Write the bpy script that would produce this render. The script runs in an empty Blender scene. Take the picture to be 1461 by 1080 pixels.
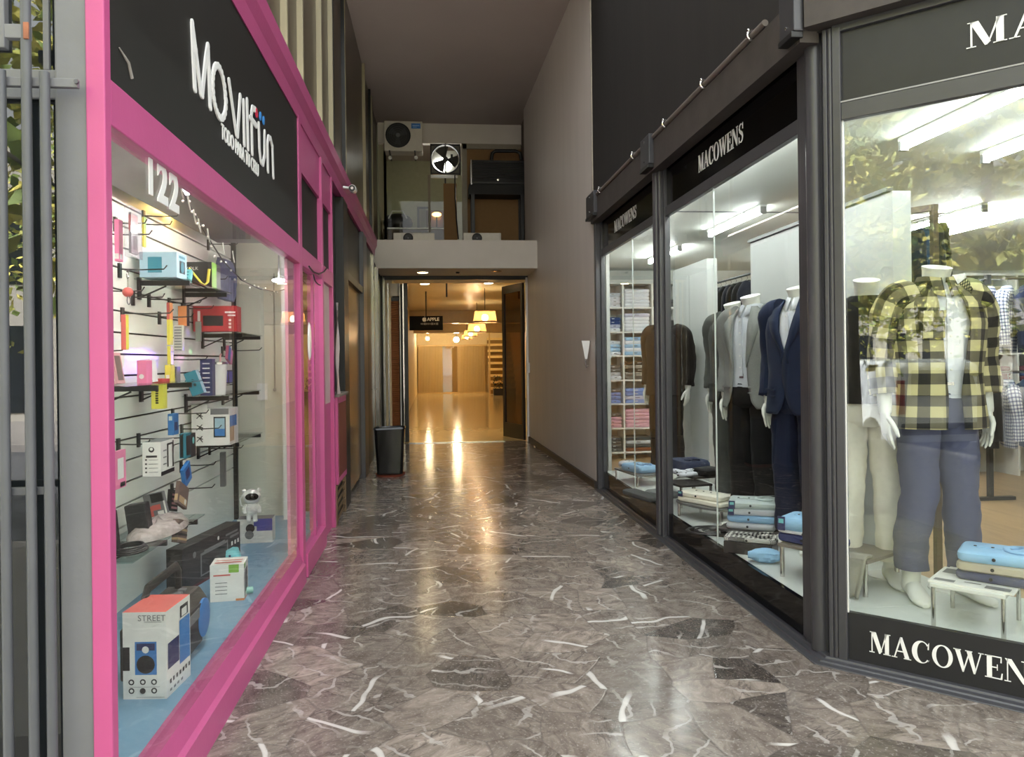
# A shopping passage: pink phone-accessory kiosk on the left, menswear windows on the right, lit hall at the end.
TUBE_S, WARM_S, DOWN_S, LED_S, AMB_S, SKY_S, SUN_S, EXPO = 24.0, 100.0, 34.0, 60.0, 40.0, 1.7, 20.0, 1.0
COVE_S, KIOSK_S, STRIP_S, ROOM_S = 9.0, 44.0, 40.0, 22.0  # strengths of the unseen fill lamps added for brightness
import bpy, bmesh, math, random
from math import sin, cos, pi, radians as rad
from mathutils import Vector, Matrix, noise
random.seed(7)
SC = bpy.context.scene
COL = SC.collection

# ------------------------------------------------------------------ camera
F, H, TH, RO, CX, CY = 1097.0, 1.45, rad(5.85), 0.012, 730.5, 513.7
cd = bpy.data.cameras.new('camera'); cam = bpy.data.objects.new('camera', cd); COL.objects.link(cam)
cd.sensor_width = 36.0; cd.lens = F / 1461.0 * 36.0; cd.clip_start = 0.05; cd.clip_end = 300
cd.shift_x = 0.0; cd.shift_y = -(540 - CY) / 1461.0
Rv = Vector((cos(TH), -sin(TH), 0)); Uv = Vector((0, 0, 1)); Dv = Vector((sin(TH), cos(TH), 0))
R2 = Rv * cos(RO) - Uv * sin(RO); U2 = Uv * cos(RO) + Rv * sin(RO)
mw = Matrix.Identity(4)
for i in range(3):
    mw[i][0] = R2[i]; mw[i][1] = U2[i]; mw[i][2] = -Dv[i]
mw[2][3] = H
cam.matrix_world = mw
SC.camera = cam
SC.view_settings.view_transform = 'Standard'; SC.view_settings.look = 'None'
SC.view_settings.gamma = 1.0; SC.view_settings.use_curve_mapping = False
SC.view_settings.exposure = EXPOSURE = 0.0

def ray(px, py):
    a = (px - CX) / F; b = (CY - py) / F
    return R2 * a + U2 * b + Dv
def at_x(px, py, X): r = ray(px, py); return Vector((0, 0, H)) + r * (X / r.x)
def at_y(px, py, Y): r = ray(px, py); return Vector((0, 0, H)) + r * (Y / r.y)
def at_z(px, py, Z): r = ray(px, py); return Vector((0, 0, H)) + r * ((Z - H) / r.z)
def at_d(px, py, D): return Vector((0, 0, H)) + ray(px, py) * D

# ------------------------------------------------------------------ materials
def rgb(r, g, b):
    f = lambda c: ((c / 255 + 0.055) / 1.055) ** 2.4 if c > 10 else c / 255 / 12.92
    return (f(r), f(g), f(b), 1)
def nodes(name):
    m = bpy.data.materials.new(name); m.use_nodes = True
    nt = m.node_tree; nt.nodes.clear()
    o = nt.nodes.new('ShaderNodeOutputMaterial')
    return m, nt, o
def N(nt, t, **k):
    n = nt.nodes.new(t)
    for a, v in k.items():
        if a.startswith('i_'):
            n.inputs[int(a[2:]) if a[2:].isdigit() else a[2:].replace('_', ' ')].default_value = v
        else: setattr(n, a, v)
    return n
MATS = {}
def mat(name, c, rough=0.5, metal=0.0, var=0.07, scale=14.0, bump=0.0, bscale=60.0, stretch=None, spec=0.5, sheen=0.0, emit=None, es=1.0, coat=0.0):
    """principled surface whose colour wanders a little with a noise, optionally bumped"""
    if name in MATS: return MATS[name]
    m, nt, o = nodes(name); L = nt.links.new
    p = N(nt, 'ShaderNodeBsdfPrincipled')
    p.inputs['Roughness'].default_value = rough; p.inputs['Metallic'].default_value = metal
    p.inputs['Specular IOR Level'].default_value = spec
    if sheen: p.inputs['Sheen Weight'].default_value = sheen
    if coat: p.inputs['Coat Weight'].default_value = coat; p.inputs['Coat Roughness'].default_value = 0.05
    tc = N(nt, 'ShaderNodeTexCoord'); src = tc.outputs['Object']
    if stretch:
        mp = N(nt, 'ShaderNodeMapping'); mp.inputs['Scale'].default_value = stretch; L(src, mp.inputs['Vector']); src = mp.outputs['Vector']
    nz = N(nt, 'ShaderNodeTexNoise'); nz.inputs['Scale'].default_value = scale; nz.inputs['Detail'].default_value = 5
    L(src, nz.inputs['Vector'])
    mx = N(nt, 'ShaderNodeMix', data_type='RGBA')
    mx.inputs['A'].default_value = tuple(x * (1 - var * 1.6) for x in c[:3]) + (1,)
    mx.inputs['B'].default_value = tuple(min(1, x * (1 + var * 1.6)) for x in c[:3]) + (1,)
    L(nz.outputs['Fac'], mx.inputs['Factor']); L(mx.outputs['Result'], p.inputs['Base Color'])
    if bump:
        nb = N(nt, 'ShaderNodeTexNoise'); nb.inputs['Scale'].default_value = bscale; nb.inputs['Detail'].default_value = 4; L(src, nb.inputs['Vector'])
        b = N(nt, 'ShaderNodeBump'); b.inputs['Strength'].default_value = bump; b.inputs['Distance'].default_value = 0.01
        L(nb.outputs['Fac'], b.inputs['Height']); L(b.outputs['Normal'], p.inputs['Normal'])
    if emit: p.inputs['Emission Color'].default_value = emit; p.inputs['Emission Strength'].default_value = es
    L(p.outputs['BSDF'], o.inputs['Surface'])
    MATS[name] = m
    return m
def lamp_mat(name, c, s):
    m, nt, o = nodes(name); e = N(nt, 'ShaderNodeEmission'); e.inputs['Color'].default_value = c; e.inputs['Strength'].default_value = s
    nt.links.new(e.outputs[0], o.inputs['Surface']); MATS[name] = m; return m
def glass_mat(name, tint=(1, 1, 1, 1), ior=1.5, rough=0.0, haze=0.0, hazec=(1, 1, 1, 1)):
    m, nt, o = nodes(name); L = nt.links.new
    t = N(nt, 'ShaderNodeBsdfTransparent'); t.inputs['Color'].default_value = tint
    g = N(nt, 'ShaderNodeBsdfGlossy'); g.inputs['Roughness'].default_value = rough
    fr = N(nt, 'ShaderNodeFresnel'); fr.inputs['IOR'].default_value = ior
    ge = N(nt, 'ShaderNodeNewGeometry'); iv = N(nt, 'ShaderNodeMath', operation='SUBTRACT'); iv.inputs[0].default_value = 1.0; L(ge.outputs['Backfacing'], iv.inputs[1])
    fm = N(nt, 'ShaderNodeMath', operation='MULTIPLY'); L(fr.outputs[0], fm.inputs[0]); L(iv.outputs[0], fm.inputs[1])   # the pane mirrors once, on the side it is seen from
    mx = N(nt, 'ShaderNodeMixShader'); L(fm.outputs[0], mx.inputs[0]); L(g.outputs[0], mx.inputs[2])
    if haze:
        d = N(nt, 'ShaderNodeBsdfDiffuse'); d.inputs['Color'].default_value = hazec
        m2 = N(nt, 'ShaderNodeMixShader'); m2.inputs[0].default_value = haze; L(t.outputs[0], m2.inputs[1]); L(d.outputs[0], m2.inputs[2]); L(m2.outputs[0], mx.inputs[1])
    else: L(t.outputs[0], mx.inputs[1])
    L(mx.outputs[0], o.inputs['Surface']); MATS[name] = m; return m

def marble_mat():
    m, nt, o = nodes('crazy_paved_marble'); L = nt.links.new
    p = N(nt, 'ShaderNodeBsdfPrincipled'); tc = N(nt, 'ShaderNodeTexCoord')
    def math_(op, a, b=None, c=None):
        n = N(nt, 'ShaderNodeMath', operation=op)
        for i, v in enumerate((a, b, c)):
            if v is None: continue
            if hasattr(v, 'is_output'): L(v, n.inputs[i])
            else: n.inputs[i].default_value = v
        return n.outputs[0]
    def ramp(f, *stops):
        r = N(nt, 'ShaderNodeValToRGB'); cr = r.color_ramp
        while len(cr.elements) < len(stops): cr.elements.new(0.5)
        for e, (pos, c) in zip(cr.elements, stops): e.position = pos; e.color = c if len(c) == 4 else (*c, 1)
        L(f, r.inputs['Fac']); return r.outputs['Color']
    def mix(f, a, b, bt='MIX'):
        n = N(nt, 'ShaderNodeMix', data_type='RGBA', blend_type=bt)
        for k, v in (('Factor', f), ('A', a), ('B', b)):
            if hasattr(v, 'is_output'): L(v, n.inputs[k])
            else: n.inputs[k].default_value = v
        return n.outputs['Result']
    P = tc.outputs['Object']
    # slabs come from a voronoi whose cells are stretched by a slow warp
    wn = N(nt, 'ShaderNodeTexNoise'); wn.inputs['Scale'].default_value = 0.9; L(P, wn.inputs['Vector'])
    wa = N(nt, 'ShaderNodeVectorMath', operation='MULTIPLY_ADD'); L(wn.outputs['Color'], wa.inputs[0]); wa.inputs[1].default_value = (.5, .5, 0); L(P, wa.inputs[2])
    W = wa.outputs[0]
    vo = N(nt, 'ShaderNodeTexVoronoi', voronoi_dimensions='2D', feature='F1'); vo.inputs['Scale'].default_value = 3.1; L(W, vo.inputs['Vector'])
    ve = N(nt, 'ShaderNodeTexVoronoi', voronoi_dimensions='2D', feature='DISTANCE_TO_EDGE'); ve.inputs['Scale'].default_value = 3.1; L(W, ve.inputs['Vector'])
    sp = N(nt, 'ShaderNodeSeparateColor'); L(vo.outputs['Color'], sp.inputs[0])
    cell = sp.outputs[0]; cell2 = sp.outputs[1]
    # every slab shows its own cut: rotate and shift the stone by the cell's random value
    sh = N(nt, 'ShaderNodeVectorMath', operation='MULTIPLY_ADD'); L(vo.outputs['Color'], sh.inputs[0]); sh.inputs[1].default_value = (13, 17, 11); L(P, sh.inputs[2])
    vr = N(nt, 'ShaderNodeVectorRotate', rotation_type='Z_AXIS'); L(sh.outputs[0], vr.inputs['Vector']); L(math_('MULTIPLY', cell2, 6.283), vr.inputs['Angle'])
    S = vr.outputs[0]
    n1 = N(nt, 'ShaderNodeTexNoise'); n1.inputs['Scale'].default_value = 7; n1.inputs['Detail'].default_value = 8; n1.inputs['Roughness'].default_value = .62; n1.inputs['Distortion'].default_value = 1.2; m1 = N(nt, 'ShaderNodeMapping'); m1.inputs['Scale'].default_value = (1, 1.7, 1); L(S, m1.inputs['Vector']); L(m1.outputs[0], n1.inputs['Vector'])
    base = ramp(n1.outputs['Fac'], (0.28, FLOOR_D), (0.5, FLOOR_M), (0.75, FLOOR_L))
    tint = ramp(cell, (0.0, (.30, .29, .29)), (0.13, (.55, .53, .52)), (0.32, (.88, .86, .84)), (0.8, (1.12, 1.09, 1.06)), (1.0, (1.5, 1.46, 1.42)))
    base = mix(1.0, base, tint, 'MULTIPLY')
    def veins(sc, st, width, msc, lo, hi):
        mp = N(nt, 'ShaderNodeMapping'); mp.inputs['Scale'].default_value = st; L(S, mp.inputs['Vector'])
        nn = N(nt, 'ShaderNodeTexNoise'); nn.inputs['Scale'].default_value = sc; nn.inputs['Detail'].default_value = 2.0; nn.inputs['Roughness'].default_value = .45; nn.inputs['Distortion'].default_value = .35; L(mp.outputs[0], nn.inputs['Vector'])
        d = math_('ABSOLUTE', math_('SUBTRACT', nn.outputs['Fac'], .5))
        l = ramp(d, (0.0, (1, 1, 1)), (width, (0, 0, 0)))
        mk = N(nt, 'ShaderNodeTexNoise'); mk.inputs['Scale'].default_value = msc; L(S, mk.inputs['Vector'])
        k = ramp(mk.outputs['Fac'], (lo, (0, 0, 0)), (hi, (1, 1, 1)))
        return mix(1.0, l, k, 'MULTIPLY')
    def streaks(sc, dist, dsc, lo, msc, a, c):
        w = N(nt, 'ShaderNodeTexWave'); w.inputs['Scale'].default_value = sc; w.inputs['Distortion'].default_value = dist; w.inputs['Detail'].default_value = 3; w.inputs['Detail Scale'].default_value = dsc; L(S, w.inputs['Vector'])
        l = ramp(w.outputs['Fac'], (lo, (0, 0, 0)), (lo + (1 - lo) * .5, (1, 1, 1)))
        mk = N(nt, 'ShaderNodeTexNoise'); mk.inputs['Scale'].default_value = msc; mk.inputs['Detail'].default_value = 1; L(S, mk.inputs['Vector'])
        return mix(1.0, l, ramp(mk.outputs['Fac'], (a, (0, 0, 0)), (c, (1, 1, 1))), 'MULTIPLY')
    v1 = streaks(.62, 3.2, 1.8, .9935, 2.4, .49, .56)
    v2 = streaks(2.1, 6.0, 2.2, .962, 4.0, .41, .58)
    vd = veins(8.0, (1, 3.2, 1), .035, 4.0, .42, .6)
    spk = N(nt, 'ShaderNodeTexNoise'); spk.inputs['Scale'].default_value = 85; spk.inputs['Detail'].default_value = 2; L(S, spk.inputs['Vector'])
    base = mix(math_('MULTIPLY', ramp(spk.outputs['Fac'], (.58, (0, 0, 0)), (.72, (1, 1, 1))), .45), base, (.42, .39, .36, 1))
    base = mix(math_('MULTIPLY', vd, .6), base, (.03, .028, .026, 1))
    base = mix(math_('MULTIPLY', v2, .55), base, (.50, .47, .44, 1))
    base = mix(math_('MULTIPLY', v1, .8), base, (.68, .65, .62, 1))
    gr = ramp(ve.outputs['Distance'], (0.0, (1, 1, 1)), (0.010, (1, 1, 1)), (0.020, (0, 0, 0)))
    base = mix(math_('MULTIPLY', gr, .30), base, (.075, .065, .058, 1))
    L(base, p.inputs['Base Color'])
    rn = N(nt, 'ShaderNodeTexNoise'); rn.inputs['Scale'].default_value = 3.0; rn.inputs['Detail'].default_value = 4; L(P, rn.inputs['Vector'])
    mr = N(nt, 'ShaderNodeMapRange'); L(rn.outputs['Fac'], mr.inputs[0]); mr.inputs[3].default_value = .10; mr.inputs[4].default_value = .25
    L(mr.outputs[0], p.inputs['Roughness'])
    bn = N(nt, 'ShaderNodeTexNoise'); bn.inputs['Scale'].default_value = 16; bn.inputs['Detail'].default_value = 2; L(P, bn.inputs['Vector'])
    hgt = math_('SUBTRACT', math_('MULTIPLY', bn.outputs['Fac'], .35), math_('MULTIPLY', gr, .25))
    b = N(nt, 'ShaderNodeBump'); b.inputs['Strength'].default_value = .22; b.inputs['Distance'].default_value = .008; L(hgt, b.inputs['Height']); L(b.outputs[0], p.inputs['Normal'])
    L(p.outputs[0], o.inputs['Surface']); return m
FLOOR_D, FLOOR_M, FLOOR_L = (.095, .078, .067), (.185, .157, .138), (.31, .27, .24)

def check_mat(name, base, dark, mid, pitch, lines=0.5, lw=0.0, linec=None, rough=.85):
    """woven check in the cloth's UVs (metres): dark bars both ways, darkest where they cross"""
    m, nt, o = nodes(name); L = nt.links.new
    p = N(nt, 'ShaderNodeBsdfPrincipled'); p.inputs['Roughness'].default_value = rough; p.inputs['Specular IOR Level'].default_value = .2
    uv = N(nt, 'ShaderNodeUVMap'); s = N(nt, 'ShaderNodeSeparateXYZ'); L(uv.outputs[0], s.inputs[0])
    def bars(out, ph=0.0, w=lines):
        a = N(nt, 'ShaderNodeMath', operation='MULTIPLY_ADD'); L(out, a.inputs[0]); a.inputs[1].default_value = 1 / pitch; a.inputs[2].default_value = ph + 50
        f = N(nt, 'ShaderNodeMath', operation='FRACT'); L(a.outputs[0], f.inputs[0])
        c = N(nt, 'ShaderNodeMath', operation='LESS_THAN'); L(f.outputs[0], c.inputs[0]); c.inputs[1].default_value = w
        return c.outputs[0]
    def mix(f, a, b):
        n = N(nt, 'ShaderNodeMix', data_type='RGBA')
        for k, v in (('Factor', f), ('A', a), ('B', b)):
            if hasattr(v, 'is_output'): L(v, n.inputs[k])
            else: n.inputs[k].default_value = v
        return n.outputs['Result']
    bx, by = bars(s.outputs[0]), bars(s.outputs[1])
    c = mix(by, mix(bx, base, mid), mix(bx, mid, dark))
    if lw:
        c = mix(bars(s.outputs[0], .25, lw), c, linec); c = mix(bars(s.outputs[1], .25, lw), c, linec)
    L(c, p.inputs['Base Color']); L(p.outputs[0], o.inputs['Surface']); MATS[name] = m; return m

# ------------------------------------------------------------------ mesh builder
class MB:
    def __init__(s): s.v = []; s.f = []; s.m = []; s.s = []; s.uv = {}
    def face(s, idx, m=0, smooth=False, uv=None):
        s.f.append(tuple(idx)); s.m.append(m); s.s.append(smooth)
        if uv: s.uv[len(s.f) - 1] = uv
    def add(s, pts): b = len(s.v); s.v.extend(Vector(p) for p in pts); return b
    def quad(s, a, b, c, d, m=0, uv=None): i = s.add((a, b, c, d)); s.face((i, i + 1, i + 2, i + 3), m, False, uv)
    def poly(s, pts, m=0): i = s.add(pts); s.face(range(i, i + len(pts)), m)
    def box(s, c, d, m=0, M=None, mats=None):
        hx, hy, hz = d[0] / 2, d[1] / 2, d[2] / 2; c = Vector(c)
        P = [Vector((x, y, z)) for x in (-hx, hx) for y in (-hy, hy) for z in (-hz, hz)]
        if M is not None: P = [M @ q for q in P]
        b = s.add([q + c for q in P])
        # faces: -x, +x, -y, +y, -z, +z
        for k, q in enumerate(((0, 1, 3, 2), (4, 6, 7, 5), (0, 4, 5, 1), (2, 3, 7, 6), (0, 2, 6, 4), (1, 5, 7, 3))):
            s.face([b + j for j in q], mats[k] if mats else m)
        return s
    def bx(s, x0, x1, y0, y1, z0, z1, m=0, mats=None): return s.box(((x0 + x1) / 2, (y0 + y1) / 2, (z0 + z1) / 2), (abs(x1 - x0), abs(y1 - y0), abs(z1 - z0)), m, None, mats)
    def bar(s, p0, p1, w, h, m=0, up=(0, 0, 1)):
        p0, p1 = Vector(p0), Vector(p1); d = (p1 - p0); L_ = d.length; d.normalize(); up = Vector(up)
        if abs(d.dot(up)) > .99: up = Vector((0, 1, 0))
        r = d.cross(up).normalized(); u = r.cross(d)
        M = Matrix((r, d, u)).transposed()
        return s.box((p0 + p1) / 2, (w, L_, h), m, M)
    def rings(s, R, m=0, cap0=True, cap1=True, closed=True, smooth=True, uvs=None):
        n = len(R[0]); b = [s.add(r) for r in R]
        for i in range(len(R) - 1):
            for j in range(n if closed else n - 1):
                k = (j + 1) % n; uv = None
                if uvs:
                    a, c = uvs[i], uvs[i + 1]; jj = j + 1
                    uv = (a[j], a[jj], c[jj], c[j])
                s.face((b[i] + j, b[i] + k, b[i + 1] + k, b[i + 1] + j), m, smooth, uv)
        if closed and cap0: s.face([b[0] + j for j in reversed(range(n))], m, False)
        if closed and cap1: s.face([b[-1] + j for j in range(n)], m, False)
        return s
    def tube(s, pts, r, n=10, m=0, caps=True, flat=1.0, up=(0, 0, 1)):
        pts = [Vector(p) for p in pts]; rs = r if isinstance(r, (list, tuple)) else [r] * len(pts)
        R = []; prev = None
        for i, p in enumerate(pts):
            d = (pts[min(i + 1, len(pts) - 1)] - pts[max(i - 1, 0)]).normalized()
            if prev is None:
                a = Vector(up)
                if abs(d.dot(a)) > .95: a = Vector((1, 0, 0)) if abs(d.x) < .9 else Vector((0, 1, 0))
                u = (a - d * a.dot(d)).normalized()
            else: u = (prev - d * prev.dot(d)).normalized()
            prev = u; w = d.cross(u)
            R.append([p + (u * cos(2 * pi * k / n) * flat + w * sin(2 * pi * k / n)) * rs[i] for k in range(n)])
        return s.rings(R, m, caps, caps)
    def cyl(s, p0, p1, r, n=16, m=0, r1=None):
        return s.tube((p0, p1), [r, r if r1 is None else r1], n, m)
    def lathe(s, prof, c=(0, 0, 0), n=24, m=0, axis='z'):
        c = Vector(c); R = []
        for r, z in prof:
            ring = []
            for k in range(n):
                a = 2 * pi * k / n
                q = (r * cos(a), r * sin(a), z) if axis == 'z' else ((r * cos(a), -z, r * sin(a)) if axis == 'y' else (z, r * cos(a), r * sin(a)))
                ring.append(c + Vector(q))
            R.append(ring)
        return s.rings(R, m, prof[0][0] < .01, prof[-1][0] < .01)
    def ball(s, c, r, m=0, nu=16, nv=10, M=None):
        if not isinstance(r, (tuple, list)): r = (r, r, r)
        c = Vector(c); R = []
        for i in range(nv + 1):
            t = -pi / 2 + pi * (i if 0 < i < nv else (0.02 if i == 0 else nv - 0.02)) / nv
            q = [Vector((r[0] * cos(t) * cos(2 * pi * k / nu), r[1] * cos(t) * sin(2 * pi * k / nu), r[2] * sin(t))) for k in range(nu)]
            if M is not None: q = [M @ x for x in q]
            R.append([c + x for x in q])
        return s.rings(R, m)
    def prism(s, poly, M, th, m=0):
        """polygon in the local xy of M, extruded th along local -z; front face at z=0"""
        a = [M @ Vector((x, y, 0)) for x, y in poly]; b = [M @ Vector((x, y, -th)) for x, y in poly]
        i = s.add(a); j = s.add(b); n = len(poly)
        s.face(range(i, i + n), m); s.face(reversed(range(j, j + n)), m)
        for k in range(n): s.face((i + k, j + k, j + (k + 1) % n, i + (k + 1) % n), m)
        return s
    def text(s, txt, size, M, m=0, th=0.0, bold=0.0, ax='CENTER', sx=1.0):
        cu = bpy.data.curves.new('t', 'FONT'); cu.body = txt; cu.size = size; cu.align_x = ax; cu.align_y = 'CENTER'; cu.offset = bold; cu.resolution_u = 4
        cu.extrude = th / 2
        ob = bpy.data.objects.new('t', cu); COL.objects.link(ob)
        dg = bpy.context.evaluated_depsgraph_get(); me = bpy.data.meshes.new_from_object(ob.evaluated_get(dg))
        b = s.add([M @ Vector((v.co.x * sx, v.co.y, v.co.z)) for v in me.vertices])
        for p in me.polygons: s.face([b + k for k in p.vertices], m)
        bpy.data.objects.remove(ob); bpy.data.curves.remove(cu); bpy.data.meshes.remove(me)
        return s
    def build(s, name, mats, parent=None, bevel=0.0, world=False, seg=2, angle=40, mod=None):
        if not isinstance(mats, (list, tuple)): mats = [mats]
        off = Vector((0, 0, 0))
        if parent is not None and world: off = Vector(parent['_o']) if '_o' in parent else parent.location.copy()
        if parent is None:
            xs = [v.x for v in s.v]; ys = [v.y for v in s.v]; zs = [v.z for v in s.v]
            off = Vector(((min(xs) + max(xs)) / 2, (min(ys) + max(ys)) / 2, min(zs)))
        me = bpy.data.meshes.new(name)
        me.from_pydata([tuple(v - off) for v in s.v], [], s.f)
        for mm in mats: me.materials.append(mm)
        me.polygons.foreach_set('material_index', s.m); me.polygons.foreach_set('use_smooth', s.s)
        if not s.uv and any(mm.name.endswith('check') for mm in mats):
            s.uv = {fi: [(s.v[i].x * 1.2 + .02, s.v[i].z) for i in f] for fi, f in enumerate(s.f)}
        if s.uv:
            ul = me.uv_layers.new(name='UVMap')
            for fi, uv in s.uv.items():
                for li, q in zip(me.polygons[fi].loop_indices, uv): ul.data[li].uv = q
        me.update()
        if any(s.s): me.set_sharp_from_angle(angle=rad(angle))
        ob = bpy.data.objects.new(name, me); COL.objects.link(ob)
        if parent is None: ob.location = off
        else: ob.parent = parent
        if bevel:
            b = ob.modifiers.new('b', 'BEVEL'); b.width = bevel; b.segments = seg; b.limit_method = 'ANGLE'; b.angle_limit = rad(50)
        return ob

def tag(o, label=None, cat=None, group=None, kind=None):
    if label: o['label'] = label
    if cat: o['category'] = cat
    if group: o['group'] = group
    if kind: o['kind'] = kind
    return o
def thing(name, label, cat, loc=(0, 0, 0), rz=0, group=None):
    o = bpy.data.objects.new(name, None); COL.objects.link(o); o.location = loc; o.rotation_euler = (0, 0, rz)
    o.empty_display_size = .1
    return tag(o, label, cat, group)
def struct(o, label=None, cat=None):
    o['kind'] = 'structure'
    return tag(o, label, cat)
def sroot(name, loc=(0, 0, 0), label=None, cat=None):
    o = bpy.data.objects.new(name, None); COL.objects.link(o); o.location = loc; o['kind'] = 'structure'
    return tag(o, label, cat)
def dup(root, loc=None, rz=None, label=None, group=None):
    r = root.copy(); COL.objects.link(r)
    if loc is not None: r.location = loc
    if rz is not None: r.rotation_euler = (0, 0, rz)
    if label: r['label'] = label
    if group: r['group'] = group
    for ch in root.children:
        c = ch.copy(); COL.objects.link(c); c.parent = r
        for g in ch.children:
            d = g.copy(); COL.objects.link(d); d.parent = c
    return r
def T(x, y, z): return Matrix.Translation((x, y, z))
def frame(o, ex, ey):
    """4x4 whose local x and y run along ex and ey (both unit) with origin o"""
    ex, ey = Vector(ex).normalized(), Vector(ey).normalized(); ez = ex.cross(ey); M = Matrix.Identity(4)
    for i in range(3): M[i][0], M[i][1], M[i][2], M[i][3] = ex[i], ey[i], ez[i], o[i]
    return M
# ------------------------------------------------------------------ palette
PINK = mat('pink_paint', rgb(184, 80, 131), .38, var=.05, scale=5, bump=.05, bscale=40)
PINKD = mat('pink_paint_inside', rgb(206, 140, 168), .45, var=.05)
GREYP = mat('grey_paint', rgb(112, 113, 116), .5, var=.10, scale=6, bump=.12, bscale=25)
GREYB = mat('grey_bar_paint', rgb(84, 86, 90), .42, var=.10, scale=9)
RUST = mat('rust', rgb(150, 96, 70), .8, var=.4, scale=30)
BLACKB = mat('black_board', rgb(28, 26, 24), .55, var=.12, scale=4, stretch=(1, 1, .3))
BLACKM = mat('black_metal', rgb(26, 26, 27), .4, var=.1)
DARKFR = mat('charcoal_frame', rgb(62, 62, 66), .35, var=.08, scale=8, spec=.6)
GLOSSK = mat('gloss_black', rgb(9, 9, 10), .08, var=.1, spec=.3)
GLOSSG = mat('dark_grey_panel', rgb(40, 40, 43), .32, var=.1, spec=.35)
BLACKW = mat('black_stained_wall', rgb(33, 30, 28), .75, var=.25, scale=2.2, stretch=(1, 2.5, .35), bump=.1, bscale=9)
PLANKG = mat('weathered_channel', rgb(66, 60, 56), .65, var=.3, scale=6, stretch=(1, 1, 1), bump=.15, bscale=30)
TAUPE = mat('taupe_wall', rgb(212, 204, 196), .5, var=.05, scale=1.5, stretch=(1, 3, .5), bump=.03, bscale=90)
CEILM = mat('ceiling_plaster', rgb(172, 160, 153), .85, var=.04, scale=1.2)
CREAM = mat('cream_slab', rgb(214, 207, 197), .7, var=.05, scale=3)
FINM = mat('beige_fin', rgb(158, 149, 122), .55, var=.12, scale=4, stretch=(1, 1, .25))
FINDK = mat('brown_dark_panel', rgb(80, 70, 56), .3, var=.35, scale=3.0, stretch=(1, 2, .5))
DKGLASSP = mat('smoked_panel', rgb(34, 32, 28), .4, var=.2, scale=3, spec=.25)
WOODP = mat('brown_polished_panel', rgb(84, 62, 40), .2, var=.3, scale=2.5, stretch=(1, 1.5, .4))
CHROME = mat('chrome', rgb(200, 198, 194), .16, 1.0, var=.04)
COPPER = mat('copper_slats', rgb(184, 120, 78), .4, .2, var=.2)
WHITEW = mat('white_wall', rgb(222, 223, 217), .6, var=.02, scale=3)
WHITEG = mat('white_gloss', rgb(232, 232, 228), .25, var=.02)
GREYW = mat('pale_grey_partition', rgb(200, 203, 202), .5, var=.03, scale=2)
SHOPCEIL = mat('shop_ceiling_white', rgb(220, 222, 216), .6, var=.02)
PLATW = mat('white_platform', rgb(214, 218, 214), .3, var=.03, scale=5)
WOODF = mat('laminate_floor', rgb(172, 140, 102), .35, var=.18, scale=3, stretch=(6, .6, 1))
BLUEF = mat('blue_display_floor', rgb(110, 150, 176), .3, var=.10, scale=4)
HALLF = mat('tan_polished_tile', rgb(206, 184, 140), .12, var=.08, scale=6, bump=.03, bscale=5)
HALLW = mat('hall_wall_cream', rgb(222, 204, 166), .6, var=.05)
HALLC = mat('hall_ceiling', rgb(206, 188, 150), .25, var=.05)
MARBLE = marble_mat()
GLASS = glass_mat('window_glass', (.97, .985, .975, 1), 1.52)
GLASSR = glass_mat('corner_window_glass', (.96, .98, .97, 1), 2.15)
GLASSD = glass_mat('smoked_window_glass', (.45, .43, .40, 1), 1.6)
GLASSB = glass_mat('dusty_street_glass', (.62, .65, .67, 1), 2.1)
TUBE = lamp_mat('fluorescent_tube', (.93, 1.0, .97, 1), TUBE_S); TUBEF = lamp_mat('fluorescent_tube_boosted', (.93, 1.0, .97, 1), TUBE_S * 3.0)  # far tubes boosted to brighten the deep end of the shop
WARM = lamp_mat('warm_bulb', (1.0, .80, .48, 1), WARM_S)
WARMS = lamp_mat('warm_downlight', (1.0, .80, .46, 1), DOWN_S)
CONC = mat('pavement_concrete', rgb(140, 134, 128), .7, var=.15, scale=5, bump=.1)
ASPH = mat('asphalt', rgb(78, 78, 80), .85, var=.15, scale=30, bump=.2)

# ------------------------------------------------------------------ ground, ceilings, shells
def slab(name, x0, x1, y0, y1, z0, z1, m, bevel=0, label=None):
    return struct(MB().bx(x0, x1, y0, y1, z0, z1).build(name, m, bevel=bevel), label)
slab('floor', -1.25, 4.4, 1.2, 13.72, -.12, 0, MARBLE)
slab('floor_hall', -1.1, 3.7, 13.72, 35, -.12, 0, HALLF)
slab('pavement', -30, 30, -2.3, 1.2, -.14, 0, CONC)
slab('road', -40, 40, -12, -2.3, -.4, -.28, ASPH)
slab('ceiling', -1.05, 2.0, 7.6, 14.95, 6.0, 6.2, CEILM)  # starts well inside; left open in front to let more skylight in
slab('ceiling_hall', -1.1, 3.7, 14.86, 35, 3.0, 3.15, HALLC)
slab('ceiling_kiosk', -3.2, -.95, 2.15, 7.0, 2.62, 2.7, WHITEW)

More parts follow.
